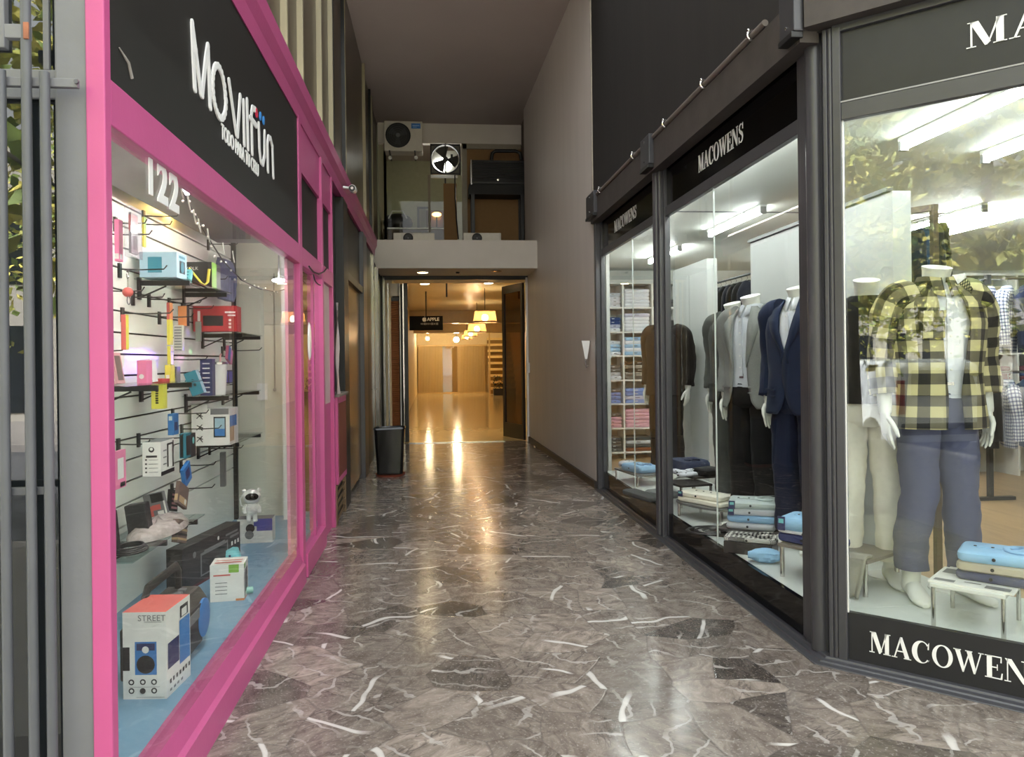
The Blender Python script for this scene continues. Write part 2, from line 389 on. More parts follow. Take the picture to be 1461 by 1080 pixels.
# passage right: taupe wall, slightly converging, with a dark plinth
def skew(name, pts, z0, z1, m, th, nrm):
    b = MB(); (xa, ya), (xb, yb) = pts; nx, ny = nrm
    a = [(xa, ya), (xb, yb), (xb + nx * th, yb + ny * th), (xa + nx * th, ya + ny * th)]
    b.rings([[(x, y, z0) for x, y in a], [(x, y, z1) for x, y in a]], 0, True, True, True, False)
    return b.build(name, m)
struct(skew('wall_right', ((1.80, 8.46), (1.69, 13.9)), 0, 6.0, TAUPE, .12, (1, 0)))
struct(skew('baseboard_right', ((1.775, 8.46), (1.665, 13.66)), 0, .085, mat('dark_plinth', rgb(52, 44, 40), .4), .03, (1, 0)))
slab('trim_1', 1.786, 1.80, 8.44, 8.462, 2.95, 6.0, mat('pale_edge_bead', rgb(176, 166, 150), .5))
slab('wall_right_upper', 1.80, 1.95, 3.56, 8.44, 2.98, 6.2, BLACKW)
# the same black wall carried on above the splayed front
CN = Vector((1.87, 3.50, 0)); CDIR = Vector((.70711, -.70711, 0)); CNRM = Vector((-.70711, -.70711, 0))
def ch(t, off=0.0, z=0.0): return CN + CDIR * t + CNRM * off + Vector((0, 0, z))
def chbox(b, t0, t1, o0, o1, z0, z1, m=0, mats=None):
    M = Matrix((CDIR, CNRM, Vector((0, 0, 1)))).transposed()
    c = ch((t0 + t1) / 2, (o0 + o1) / 2, (z0 + z1) / 2)
    return b.box(c, (abs(t1 - t0), abs(o1 - o0), abs(z1 - z0)), m, M, mats)
struct(chbox(MB(), -.03, 2.2, -.15, -.0, 3.0, 6.2).build('wall_front_splay', BLACKW))
slab('wall_front_right', 3.42, 9.4, 2.0, 2.15, 0, 6.2, mat('right_facade', rgb(150, 146, 140), .7))
# right shop shell
def shop_poly(name, z0, z1, m):
    P = [(1.93, 3.53), tuple(ch(.1, -.06))[:2], tuple(ch(2.2, -.06))[:2], (9.2, 2.1), (9.2, 11.4), (1.93, 11.4)]
    b = MB(); b.rings([[Vector((x, y, z0)) for x, y in P[::-1]], [Vector((x, y, z1)) for x, y in P[::-1]]], 0, True, True, True, False); return struct(b.build(name, m))
shop_poly('floor_shop', -.1, .012, WOODF); shop_poly('ceiling_shop', 2.76, 2.86, SHOPCEIL)
slab('wall_shop_back', 1.95, 9.2, 11.2, 11.3, 0, 2.8, WHITEW)
slab('wall_shop_side', 9.1, 9.2, 2.2, 11.3, 0, 2.8, WHITEW)
slab('wall_shop_party', 1.96, 2.0, 8.56, 11.3, 0, 2.8, WHITEW)
# outer shells that keep the daylight out of the rooms
slab('wall_outer_right', 9.4, 9.6, 2.0, 36, -.1, 6.4, GREYP)
slab('wall_outer_left', -4.2, -4.0, 2.3, 36, -.1, 6.4, GREYP)
slab('wall_outer_back', -4.2, 9.6, 36, 36.2, -.1, 6.4, GREYP)
slab('roof', -4.2, 9.6, 7.6, 36.2, 6.4, 6.6, GREYP); slab('roof_front_left', -4.2, -1.0, 2.1, 7.6, 6.4, 6.6, GREYP); slab('roof_front_right', 1.9, 9.6, 2.1, 7.6, 6.4, 6.6, GREYP); slab('wall_sun_block', -12, 14, 7.6, 7.9, 6.6, 14, CREAM)  # tall unseen wall added to keep sun off; roof gap lets skylight in
slab('wall_front_left', -12, -1.02, 2.3, 2.45, 2.9, 6.6, mat('left_facade', rgb(150, 148, 142), .7))
slab('wall_front_far_left', -12, -1.6, 2.3, 2.45, -.1, 2.9, mat('left_facade_low', rgb(120, 120, 118), .6))

# left: upper wall of smoked panels and beige fins
wl = sroot('wall_left_upper', (-1.0, 7, 3.3))
b = MB(); b.bx(-1.12, -1.03, 2.2, 14.9, 3.3, 6.05); b.build('wall_panel', FINDK, wl, world=True)
for px0, px1 in ((404, 412), (424, 434), (452, 460), (467.5, 475.5), (485.6, 493.5), (516, 521), (527, 531)):
    y0, y1 = at_x(px0, 120, -.985).y, at_x(px1, 120, -.985).y
    yc = y1; w = min(.16, .5 * (y1 - y0))
    MB().bx(-1.035, -.985, yc - .045, yc, 3.33, 6.0).build('fin', FINM, wl, bevel=.004, world=True)
for y in (8.1, 9.15, 13.0): MB().bx(-1.035, -.99, y, y + .05, 3.33, 6.0).build('glazing_bead', BLACKM, wl, world=True)

# end of the passage: slab with the service ledge above, recess behind
slab('trim_slab', -.98, 1.76, 12.5, 14.9, 2.95, 3.41, CREAM, bevel=.006)
slab('trim_lintel', -1.0, 1.75, 14.8, 14.95, 5.62, 6.0, CREAM)
slab('trim_door_head', -.86, 1.72, 13.62, 13.74, 2.92, 2.95, BLACKM)
er = sroot('wall_end_left', (-.95, 13.7, 0))
MB().bx(-1.2, -.875, 13.6, 13.76, 0, 2.95).build('wall_pier', DKGLASSP, er, world=True)
# room behind the ledge
slab('wall_ledge_room_back', -1.0, 1.75, 17.4, 17.5, 3.2, 6.0, mat('pale_green_wall', rgb(176, 178, 150), .7))
slab('wall_ledge_room_left', -1.1, -1.0, 14.9, 17.5, 3.2, 6.0, mat('green_grey_wall', rgb(150, 152, 130), .7))
slab('wall_ledge_room_right', 1.75, 1.85, 13.9, 17.5, 3.0, 6.0, mat('brown_grey_wall', rgb(98, 88, 80), .7))
slab('ceiling_ledge_room', -1.1, 1.85, 14.9, 17.5, 5.95, 6.05, CEILM)
slab('floor_ledge_room', -1.1, 1.85, 14.9, 17.5, 3.16, 3.4, CEILM)

# hall behind the doors
slab('wall_hall_left', -1.0, -.72, 13.9, 35, 0, 3.0, HALLW)
slab('wall_hall_right', 3.5, 3.7, 13.75, 35, 0, 3.0, HALLW)
slab('wall_hall_front', 1.74, 3.7, 13.74, 13.84, 0, 3.0, HALLW)
slab('wall_hall_back', -.8, 3.6, 34.75, 34.95, 0, 3.0, HALLW)
slab('trim_2', -.72, 3.5, 24.0, 24.5, 2.62, 3.0, HALLC)
slab('trim_3', -.72, 3.5, 29.0, 29.4, 2.5, 3.0, HALLC)
# timber slat screen over a glazed door at the far end
sc = thing('slat_screen', 'honey timber slatted screen closing the far end of the hall', 'screen', (.9, 34.5, 0))
SL = mat('honey_timber', rgb(204, 174, 122), .4, var=.12, scale=6, stretch=(1, 1, .2))
b = MB()
for i in range(44):
    x = -.66 + i * .068
    if .42 < x < 1.08: continue
    b.bx(x, x + .036, 34.46, 34.52, .05, 2.1)
b.build('slats', SL, sc, world=True)
MB().bx(-.7, 2.35, 34.44, 34.54, 2.1, 2.17).build('rail', SL, sc, world=True); MB().bx(-.7, 2.35, 34.44, 34.54, 0, .05).build('rail', SL, sc, world=True)
MB().bx(.42, 1.08, 34.48, 34.5, .05, 2.1).build('glass_pane', glass_mat('screen_glass', (.85, .8, .7, 1), 1.9), sc, world=True)
# stair at the right of the far end
st = thing('staircase', 'cream staircase with open treads right of the slatted screen', 'staircase', (2.9, 33, 0))
TRD = mat('cream_tread', rgb(226, 200, 142), .45)
RIS = mat('tan_riser', rgb(150, 118, 66), .6)
for i in range(9):
    MB().bx(2.4, 3.49, 32.4 + i * .24, 32.72 + i * .24, .20 + i * .27, .30 + i * .27).build('tread', TRD, st, world=True)
    MB().bx(2.42, 3.49, 32.7 + i * .24, 32.72 + i * .24, 0.02 if i == 0 else .03 + i * .27, .20 + i * .27).build('riser', RIS, st, world=True)
MB().bx(2.34, 2.4, 32.4, 32.46, 0, 2.9).build('newel_post', SL, st, world=True)
pl = thing('planter', 'dark leafy planter at the foot of the far stairs', 'plant', (2.85, 31.6, 0))
MB().bx(2.45, 3.35, 31.4, 31.8, 0, .28).build('trough', BLACKM, pl, world=True)
b = MB(); rnd = random.Random(3)
for i in range(260):
    c = Vector((rnd.uniform(2.45, 3.35), rnd.uniform(31.4, 31.8), rnd.uniform(.28, .8))); a = rnd.uniform(0, 6.3); s_ = .07
    d = Vector((cos(a), sin(a), rnd.uniform(-.4, .8))) * s_; e = Vector((-sin(a), cos(a), .2)) * s_ * .45
    b.quad(c - d, c + e, c + d, c - e)
b.build('foliage', mat('dark_leaf', rgb(58, 62, 40), .5, var=.3), pl, world=True)

# ------------------------------------------------------------------ hall doorway
d1 = sroot('door_1', (.4, 13.68, 0))
MB().bx(-.865, -.83, 13.6, 13.72, 0, 2.92).build('jamb', CHROME, d1, world=True)
MB().bx(1.655, 1.69, 13.6, 13.72, 0, 2.92).build('jamb', WHITEG, d1, world=True)
MB().bx(-.83, 1.655, 13.63, 13.7, 2.885, 2.92).build('head_rail', BLACKM, d1, world=True)
MB().bx(-.44, 1.26, 13.66, 13.74, 0, .012).build('threshold', CHROME, d1, world=True)
# right leaf swung back into the hall
rl = MB(); A = Vector((1.62, 13.72, 0)); Bp = at_y(719, 560, 14.55); Bp.z = 0; dd = (Bp - A); Ln = dd.length; dd.normalize(); nn = Vector((-dd.y, dd.x, 0))
def leafbar(b, s0, s1, z0, z1, m=0, th=.045):
    M = Matrix((dd, nn, Vector((0, 0, 1)))).transposed()
    c = A + dd * ((s0 + s1) / 2); c.z = (z0 + z1) / 2; b.box(c, (s1 - s0, th, z1 - z0), m, M)
leafbar(rl, 0, .07, .01, 2.84); leafbar(rl, Ln - .09, Ln, .01, 2.84); leafbar(rl, .07, Ln - .09, .01, .28); leafbar(rl, .07, Ln - .09, 2.7, 2.84)
rl.build('door_leaf', mat('near_black_door', rgb(16, 16, 20), .3), d1, world=True)
g = MB(); leafbar(g, .07, Ln - .09, .28, 2.7, 0, .012); g.build('glass_pane', glass_mat('bronze_glass', (.32, .22, .13, 1), 1.5), d1, world=True)
# folded left leaf: chrome stiles and a copper slatted panel
for px, w, m in ((549, .02, CHROME), (554.5, .028, CHROME), (571.5, .016, WHITEG), (576, .022, CHROME), (580, .06, BLACKM)):
    x = at_y(px, 500, 13.8).x; MB().bx(x - w / 2, x + w / 2, 13.76, 13.84, .02, 2.84).build('door_stile', m, d1, world=True)
x0, x1 = at_y(558.5, 500, 13.86).x, at_y(569.5, 500, 13.86).x
b = MB(); b.bx(x0, x1, 13.90, 13.92, .02, 2.6, 1); n_ = 70
for i in range(n_):
    z = .05 + i * 2.5 / n_; b.box(((x0 + x1) / 2, 13.88, z), (x1 - x0, .05, .012), 0, Matrix.Rotation(rad(28), 3, 'X'))
b.build('slat_panel', [COPPER, BLACKM], d1, world=True)
MB().bx(x0 - .01, x1 + .02, 13.84, 13.93, 2.62, 2.84).build('closer_box', CREAM, d1, world=True)
MB().bx(-.85, -.45, 13.95, 13.98, 0, 2.84).build('door_leaf', DKGLASSP, d1, world=True)
# small white switch on the right jamb
tag(MB().bx(1.66, 1.70, 13.5, 13.53, 1.22, 1.40).build('light_switch', WHITEG, bevel=.004), 'small white switch box on the right door jamb', 'switch')
# ------------------------------------------------------------------ grey street front, far left
YF = 2.17
def fx(px, py=500): return at_y(px, py, YF).x
def fz(py, px=60): return at_y(px, py, YF).z
slab('wall_pilaster', fx(84), fx(128), 2.17, 2.20, -.02, 4.2, GREYP, .003)
w1 = sroot('window_1', (fx(40), 2.16, 0))
b = MB()
b.bx(fx(-400), fx(84), 2.185, 2.202, fz(110) - .012, fz(96)); b.bx(fx(-400), fx(84), 2.188, 2.202, fz(137), fz(122))
b.bx(fx(80), fx(84), 2.18, 2.202, 0, 4.2); b.bx(fx(-400), fx(10), 2.175, 2.202, fz(68), 4.2)
b.bx(fx(30.5), fx(38), 2.188, 2.202, fz(96), 4.2); b.bx(fx(61), fx(70), 2.188, 2.202, fz(96), 4.2)
b.bx(fx(-400), fx(84), 2.18, 2.202, -.02, .03)
b.build('window_frame', GREYP, w1, bevel=.003, world=True)
MB().bx(fx(-400), fx(83), 2.196, 2.201, 0, fz(130)).build('glass_pane', GLASSB, w1, world=True)
MB().bx(fx(-400), fx(83), 2.196, 2.201, fz(100), 4.2).build('glass_pane', GLASSB, w1, world=True)
MB().bx(fx(-400), fx(84), 2.203, 2.206, -.02, 4.2).build('backing_panel', mat('dim_grey_inside', rgb(70, 71, 72), .8), w1, world=True)
gl = thing('security_grille', 'grey steel bar grille bolted across the window beside the pink shop', 'window grille', (fx(40), 2.07, 0))
YB = 2.11
for px, top in ((4.5, 100), (41, -260), (67, 103)):
    x = at_y(px, 400, YB).x; zt = at_y(px, top, YB).z; pb = at_y(px + 8, 1078, YB)
    MB().cyl((x, YB, -.0), (x, YB, zt), .0125, 12).build('bar', GREYB, gl, world=True)
xa = at_y(-300, 100, YB).x
MB().bx(xa, fx(126), YB + .012, YB + .03, at_y(60, 121, YB).z, at_y(60, 108, YB).z).build('cross_rail', GREYP, gl, bevel=.002, world=True)
MB().bx(xa, fx(86), YB + .012, YB + .028, at_y(60, 707, YB).z, at_y(60, 696, YB).z).build('cross_rail', GREYB, gl, bevel=.002, world=True)
b = MB(); b.bx(at_y(9, 50, YB).x, at_y(43, 50, YB).x, YB - .01, YB + .012, at_y(20, 56, YB).z, at_y(20, 36, YB).z); b.bx(at_y(37, 50, YB).x, at_y(45, 50, YB).x, YB - .016, YB - .01, at_y(20, 58, YB).z, at_y(20, 34, YB).z, 1)
b.build('bracket', [GREYP, RUST], gl, bevel=.002, world=True)
b = MB(); b.cyl((at_y(107, 115, YB).x, YB + .012, at_y(107, 115, YB).z), (at_y(107, 115, YB).x, YB + .004, at_y(107, 115, YB).z), .006, 8); b.build('bolt', GREYB, gl, world=True)

# ------------------------------------------------------------------ pink kiosk front
XG = -.895
w2 = sroot('window_2', (-.9, 3.7, 0))
MB().bx(fx(128), -.868, 2.163, 2.205, -.02, 4.2).build('post', PINK, w2, bevel=.004, world=True)
MB().bx(-.925, -.868, 5.20, 5.30, 0, 3.1).build('post', PINK, w2, bevel=.004, world=True)
MB().bx(-.93, -.868, 2.2, 5.2, 2.105, 2.232).build('lintel', PINK, w2, bevel=.004, world=True)
b = MB()   # sloping sill
prof = [(-.925, .235), (-.905, .24), (-.872, .13), (-.855, .115), (-.85, 0.0), (-.925, 0.0)]
b.rings([[(x, 2.2, z) for x, z in prof], [(x, 5.2, z) for x, z in prof]], 0, True, True, True, False); b.build('sill', PINK, w2, world=True)
MB().bx(-.925, -.905, 4.96, 5.2, .24, 2.105).build('inner_stile', PINKD, w2, bevel=.002, world=True)
MB().bx(XG - .004, XG + .004, 2.2, 5.2, .20, 2.11).build('glass_pane', GLASS, w2, world=True)
# lines of the stile seen inside the frame
sg = thing('shop_sign', 'black fascia board lettered Movilfun above the pink-framed window', 'sign', (-.9, 3.7, 2.23))
MB().bx(-.93, -.878, 2.2, 5.2, 2.232, 3.09).build('board', BLACKB, sg, world=True)
LETW = mat('sign_white', rgb(238, 238, 236), .4, var=.01)
REDM = mat('sign_red', rgb(214, 52, 84), .4); BLUM = mat('sign_blue', rgb(60, 140, 214), .4)
def px_sign(px, py): p = at_x(px, py, -.876); return (p.y, p.z)
def strokes(b, lines, w, X, m=0, th=.006):
    cnt = 0
    """flat rounded strokes on the plane x = X facing +x (points are (y, z))"""
    for pts in lines:
        P = [Vector((p[0], p[1])) for p in pts]
        for i in range(len(P) - 1):
            d = P[i + 1] - P[i]
            if d.length < 1e-5: continue
            n = Vector((-d.y, d.x)).normalized() * (w / 2)
            q = [P[i] + n, P[i] - n, P[i + 1] - n, P[i + 1] + n]
            if (q[1] - q[0]).cross(q[2] - q[1]) < 0: q.reverse()
            b.prism([tuple(v) for v in q], Matrix(((0, 0, 1, X), (1, 0, 0, 0), (0, 1, 0, 0), (0, 0, 0, 1))), th, m); cnt += 1; X += .00008
        for p in P:
            X += .00008
            b.prism([(p.x + w / 2 * cos(2 * pi * k / 12), p.y + w / 2 * sin(2 * pi * k / 12)) for k in range(12)], Matrix(((0, 0, 1, X), (1, 0, 0, 0), (0, 1, 0, 0), (0, 0, 0, 1))), th, m)
def arc(cx, cy, rx, ry, a0, a1, n=10): return [(cx + rx * cos(rad(a0 + (a1 - a0) * i / n)), cy + ry * sin(rad(a0 + (a1 - a0) * i / n))) for i in range(n + 1)]
# wordmark laid out in its own frame: x along the board (towards the hall), y up
z_b, hx = 2.478, .202
def LM(lst): return [[(at_x(px, 150, -.872).y, z_b + z * hx) for px, z in l] for l in lst]
WM = LM([
    [(279.5, 0), (277.5, .7), (276.5, 1.17), (281, .75), (288, .04), (289.5, .04), (295, .8), (298.3, 1.15), (299.5, .7), (300.7, -.02)],
    arc(313, .5, 9.2, .52, 0, 360, 22),
    [(326.3, 1.0), (336, .02), (337.5, .02), (342, 1.0)],
    [(347, 0), (346.7, .98)],
    [(352.3, 0), (351.6, 1.12)],
    [(358, 0), (357.6, .95), (359, 1.12), (363, 1.17)], [(355.6, .80), (364, .80)],
    [(367.6, .92), (368.3, .3), (370, .03), (373, .03), (375.4, .3), (375.8, .92)],
    [(379.8, 0), (379.6, .72), (381, .92), (384, .95), (386.6, .8), (387.3, .0)]])
b = MB(); strokes(b, WM, .030, -.872)
strokes(b, LM([[(364, 1.14), (364.4, 1.10)]]), .040, -.864, 1); strokes(b, LM([[(369.8, 1.14), (370, 1.22)], [(374.2, 1.14), (374.4, 1.22)]]), .03, -.864, 2)
b.build('wordmark', [LETW, REDM, BLUM], sg, world=True)
p0 = at_x(343, 207, -.874); pa, pb_ = at_x(315, 185, -.874), at_x(369, 240, -.874)
b = MB(); b.text('TODO PARA TU CELU', .092, frame(Vector((-.873, (pa.y + pb_.y) / 2, (pa.z + pb_.z) / 2 - .012)), (0, 1, 0), (0, 0, 1)), 0, .004, .0008, sx=(pb_.y - pa.y) / .93)
b.build('tagline', LETW, sg, world=True)
b = MB(); s0, s1 = at_x(170, 68, -.875), at_x(188, 112, -.875); b.tube([s0, (s0 + s1) / 2 + Vector((0, .02, .01)), s1], [.002, .005, .006], 6, 0, True); b.build('scuff', mat('grey_scuff', rgb(150, 145, 138), .8), sg, world=True)

tb = sroot('trim_beam', (-.9, 7, 3.08))
b = MB(); prof = [(-1.0, 3.09), (-.872, 3.07), (-.862, 3.16), (-.835, 3.22), (-.83, 3.31), (-.86, 3.34), (-1.0, 3.34)]
b.rings([[(x, 2.1, z) for x, z in prof], [(x, 11.9, z) for x, z in prof]], 0, True, True, True, False); b.build('fascia', PINK, tb, world=True)

# glazed entrance after the window
d2 = sroot('door_2', (-.9, 5.8, 0))
MB().bx(-.935, -.862, 6.2, 6.27, 0, 3.08).build('post', PINK, d2, bevel=.004, world=True)
MB().bx(-.93, -.868, 6.86, 6.92, 0.0, 3.08).build('post', PINK, d2, bevel=.004, world=True)
MB().bx(-.925, -.868, 5.3, 6.2, 2.105, 2.232).build('transom', PINK, d2, bevel=.003, world=True)
MB().bx(-.925, -.868, 6.27, 6.86, 2.105, 2.232).build('transom', PINK, d2, bevel=.003, world=True)
MB().bx(-.925, -.88, 5.3, 6.2, 2.75, 3.08).build('transom_panel', PINK, d2, world=True); MB().bx(-.925, -.88, 6.27, 6.86, 2.75, 3.08).build('transom_panel', PINK, d2, world=True)
MB().bx(-.92, -.90, 5.3, 6.2, 2.232, 2.75).build('dark_light', BLACKB, d2, world=True); MB().bx(-.92, -.90, 6.27, 6.86, 2.232, 2.75).build('dark_light', BLACKB, d2, world=True)
MB().bx(-.925, -.855, 5.3, 6.2, 0, .16).build('kick_panel', PINK, d2, bevel=.004, world=True)
MB().bx(-.903, -.895, 5.3, 6.2, .16, 2.105).build('glass_pane', GLASS, d2, world=True)
MB().bx(-.93, -.885, 5.86, 5.90, .16, 2.105).build('door_stile', PINK, d2, world=True)
MB().bx(-.915, -.90, 6.27, 6.86, 1.1, 2.105).build('side_panel', mat('pearl_panel', rgb(190, 170, 168), .35), d2, world=True)
MB().bx(-.915, -.90, 6.27, 6.86, 0, 1.1).build('side_panel', PINK, d2, world=True)
tag(MB().lathe([(0.001, .014), (.028, .012), (.033, .004), (.033, 0)], (0, 0, 0), 20, 0, 'x').build('door_sign', WHITEG), 'white oval plate on the pink-framed glass door', 'sign')
o = bpy.data.objects['door_sign']; p = at_x(453, 514, -.858); o.location = (-.892, 5.72, p.z); o.scale = (1, 1.5, 4.2)
# looping black cables above the door
b = MB(); P = [at_x(*q, -.852) for q in ((441, 380), (447, 388), (455, 391), (462, 388), (466, 383))]; b.tube(P, .006, 8)
P = [at_x(*q, -.852) for q in ((447, 392), (449, 400), (453, 405), (457, 407))]; b.tube(P, .005, 8)
tag(b.build('cable', BLACKM), 'black cable looped across the pink door lintel', 'cable')

# pink meter cabinet and the vent beneath it
mc = thing('meter_cabinet', 'pink painted meter cabinet on the wall after the pink shop door', 'cabinet', (-.9, 7.3, .36))
MB().bx(-.95, -.85, 6.95, 7.62, .36, 1.14).build('body', PINK, mc, bevel=.004, world=True)
b = MB(); b.bx(-.851, -.845, 7.0, 7.58, .42, 1.08); b.build('door', mat('oxblood_door', rgb(104, 46, 40), .5), mc, bevel=.002, world=True)
for y, z in ((6.949, .985), (6.949, .93)): MB().cyl((-.905, y + .003, z), (-.905, y - .003, z), .007, 10).build('screw', BLACKM, mc, world=True)
tag(MB().bx(-.96, -.83, 6.93, 7.66, 1.14, 1.165).build('shelf_board', mat('grey_board', rgb(120, 112, 104), .6)), 'thin grey board lying on top of the pink meter cabinet', 'board')
vb = thing('floor_vent', 'bronze lattice vent at floor level under the pink meter cabinet', 'vent', (-.87, 7.28, 0))
BRZ = mat('bronze_lattice', rgb(120, 98, 74), .45, .3)
MB().bx(-.93, -.89, 6.95, 7.62, 0, .35).build('backing', BLACKM, vb, world=True)
b = MB(); b.bx(-.9, -.86, 6.93, 6.965, 0, .355); b.bx(-.9, -.86, 7.6, 7.635, 0, .355)
for i in range(5): z = .03 + i * .075; b.bar((-.872, 6.95, z), (-.872, 7.62, z + .03), .016, .016)
b.build('lattice', BRZ, vb, world=True)

# dark glazed doors that run on to the hall
d3 = sroot('door_3', (-.9, 9.5, 0))
MB().bx(-.95, -.86, 7.66, 8.05, 0, 3.07).build('jamb', BLACKM, d3, bevel=.004, world=True)
MB().bx(-.94, -.90, 8.05, 9.7, .06, 2.3).build('door_leaf', WOODP, d3, world=True)
MB().bx(-.94, -.90, 8.05, 9.7, 2.38, 3.07).build('over_light', DKGLASSP, d3, world=True)
MB().bx(-.94, -.86, 8.05, 9.7, 2.3, 2.38).build('transom', BLACKM, d3, world=True)
MB().bx(-.95, -.85, 9.7, 10.2, 0, 3.07).build('jamb', DARKFR, d3, bevel=.004, world=True)
MB().bx(-.95, -.9, 10.2, 11.6, 0, 3.07).build('door_leaf', DKGLASSP, d3, world=True)
MB().bx(-.95, -.87, 11.6, 11.7, 0, 3.07).build('jamb', CHROME, d3, world=True)
MB().bx(-.95, -.9, 11.7, 13.6, 0, 3.0).build('door_leaf', DKGLASSP, d3, world=True)
MB().bx(-.92, -.85, 12.3, 12.36, 0, 2.94).build('jamb', CHROME, d3, world=True)
MB().bx(-.96, -.94, 6.92, 13.7, 0, 3.4).build('backing', BLACKM, d3, world=True)
b = MB(); b.cyl((-.9, 11.3, 1.05), (-.83, 11.3, 1.05), .01, 10); b.cyl((-.83, 11.3, 1.05), (-.83, 11.42, 1.05), .01, 10); b.build('door_handle', CHROME, d3, world=True)
# white plastic bag / sheet hung beside the door
b = MB(); R = []
for i in range(9):
    t = i / 8; z = 1.98 - t * .82; w = .03 + .10 * t
    R.append([Vector((-.845 + .008 * sin(9 * t + k), 6.98 + (k - 2) / 2 * w, z)) for k in range(5)])
b.rings(R, 0, closed=False); b.rings([[p - Vector((.008, 0, 0)) for p in reversed(r)] for r in R], 0, closed=False)
tag(b.build('plastic_sheet', mat('milky_plastic', rgb(206, 190, 196), .3)), 'milky plastic sheet hanging beside the pink post above the meter cabinet', 'plastic sheet')

# bullet camera on the beam
sc_ = thing('security_camera', 'small white bullet security camera on the pink beam', 'camera', (-.84, 8.1, 3.2))
c = at_x(503, 268, -.74)
MB().cyl(c + Vector((-.09, .02, .01)), c + Vector((-.02, .02, .0)), .012, 10).build('arm', WHITEG, sc_, world=True)
b = MB(); b.cyl(c + Vector((0, .10, 0)), c + Vector((0, -.04, -.012)), .034, 18); b.build('housing', WHITEG, sc_, bevel=.004, world=True)
b = MB(); b.cyl(c + Vector((0, -.04, -.012)), c + Vector((0, -.046, -.012)), .030, 18, 0); b.cyl(c + Vector((0, -.046, -.012)), c + Vector((0, -.049, -.012)), .013, 14, 1); b.build('lens', [BLACKM, CHROME], sc_, world=True)

# ------------------------------------------------------------------ kiosk interior
slab('floor_kiosk', -3.2, -.925, 2.22, 6.9, .05, .2, BLUEF)
XW = -1.6
slab('wall_kiosk_left', -3.2, -3.1, 2.3, 6.9, 0, 2.7, WHITEW)
yb = 6.46
slab('wall_kiosk_back', -2.2, -1.17, yb, yb + .1, .2, 2.7, mat('cream_tile_wall', rgb(214, 214, 198), .3, var=.03))
slab('wall_kiosk_side', -1.72, -1.64, 2.24, 6.34, .2, 2.62, mat('kiosk_backing', rgb(60, 50, 42), .7))
slab('wall_kiosk_front', -1.7, -.93, 2.207, 2.222, .2, 2.7, WHITEW)
sw = sroot('wall_slat_panel', (XW, 4, .5))
b = MB(); z = .62; SLZ = []
ye = at_x(331, 500, XW).y
while z < 2.5:
    b.bx(XW - .02, XW, 2.3, ye, z, z + .101); z += .1112
b.bx(XW - .02, XW, 2.3, ye, .2, .612)
b.build('slats', mat('ivory_slatwall', rgb(236, 236, 226), .35, var=.03), sw, world=True)
MB().bx(XW - .022, XW + .035, ye, ye + .022, .2, 2.5).build('edge_strip', BLACKM, sw, bevel=.002, world=True)
slab('trim_bulkhead', -1.5, -1.18, 2.3, 5.6, 2.30, 2.62, mat('grey_bulkhead', rgb(120, 120, 116), .5))
MB_ = MB().bx(-1.18, -.96, 2.3, 5.2, 2.40, 2.62); struct(MB_.build('trim_track_box', mat('dark_track', rgb(70, 68, 66), .5)))
# door behind the display
d4 = sroot('door_4', (-1.1, 6.4, 0))
MB().bx(-1.17, -.94, 6.6, 6.64, .1, 2.4).build('door_leaf', mat('tan_door', rgb(150, 112, 66), .5), d4, world=True)
MB().bx(-1.2, -1.17, 6.28, 6.42, .2, 2.5).build('jamb', WHITEG, d4, world=True)
# light switch and conduit on the back wall
ls = tag(MB().bx(at_y(367, 560, yb).x, at_y(382, 560, yb).x, yb - .012, yb, at_y(375, 571, yb).z, at_y(375, 547, yb).z).build('wall_socket', WHITEG, bevel=.003), 'white double light switch on the cream wall behind the shop window', 'light switch')
b = MB(); q0, q1 = at_y(391, 390, yb - .03), at_y(392, 556, yb - .03); b.tube([q0, (q0 + q1) / 2, q1], .006, 8); b.ball(q1, .014)
tag(b.build('pull_cord', mat('grey_cord', rgb(150, 148, 140), .5)), 'grey pull cord hanging by the cream wall in the pink shop', 'cord')
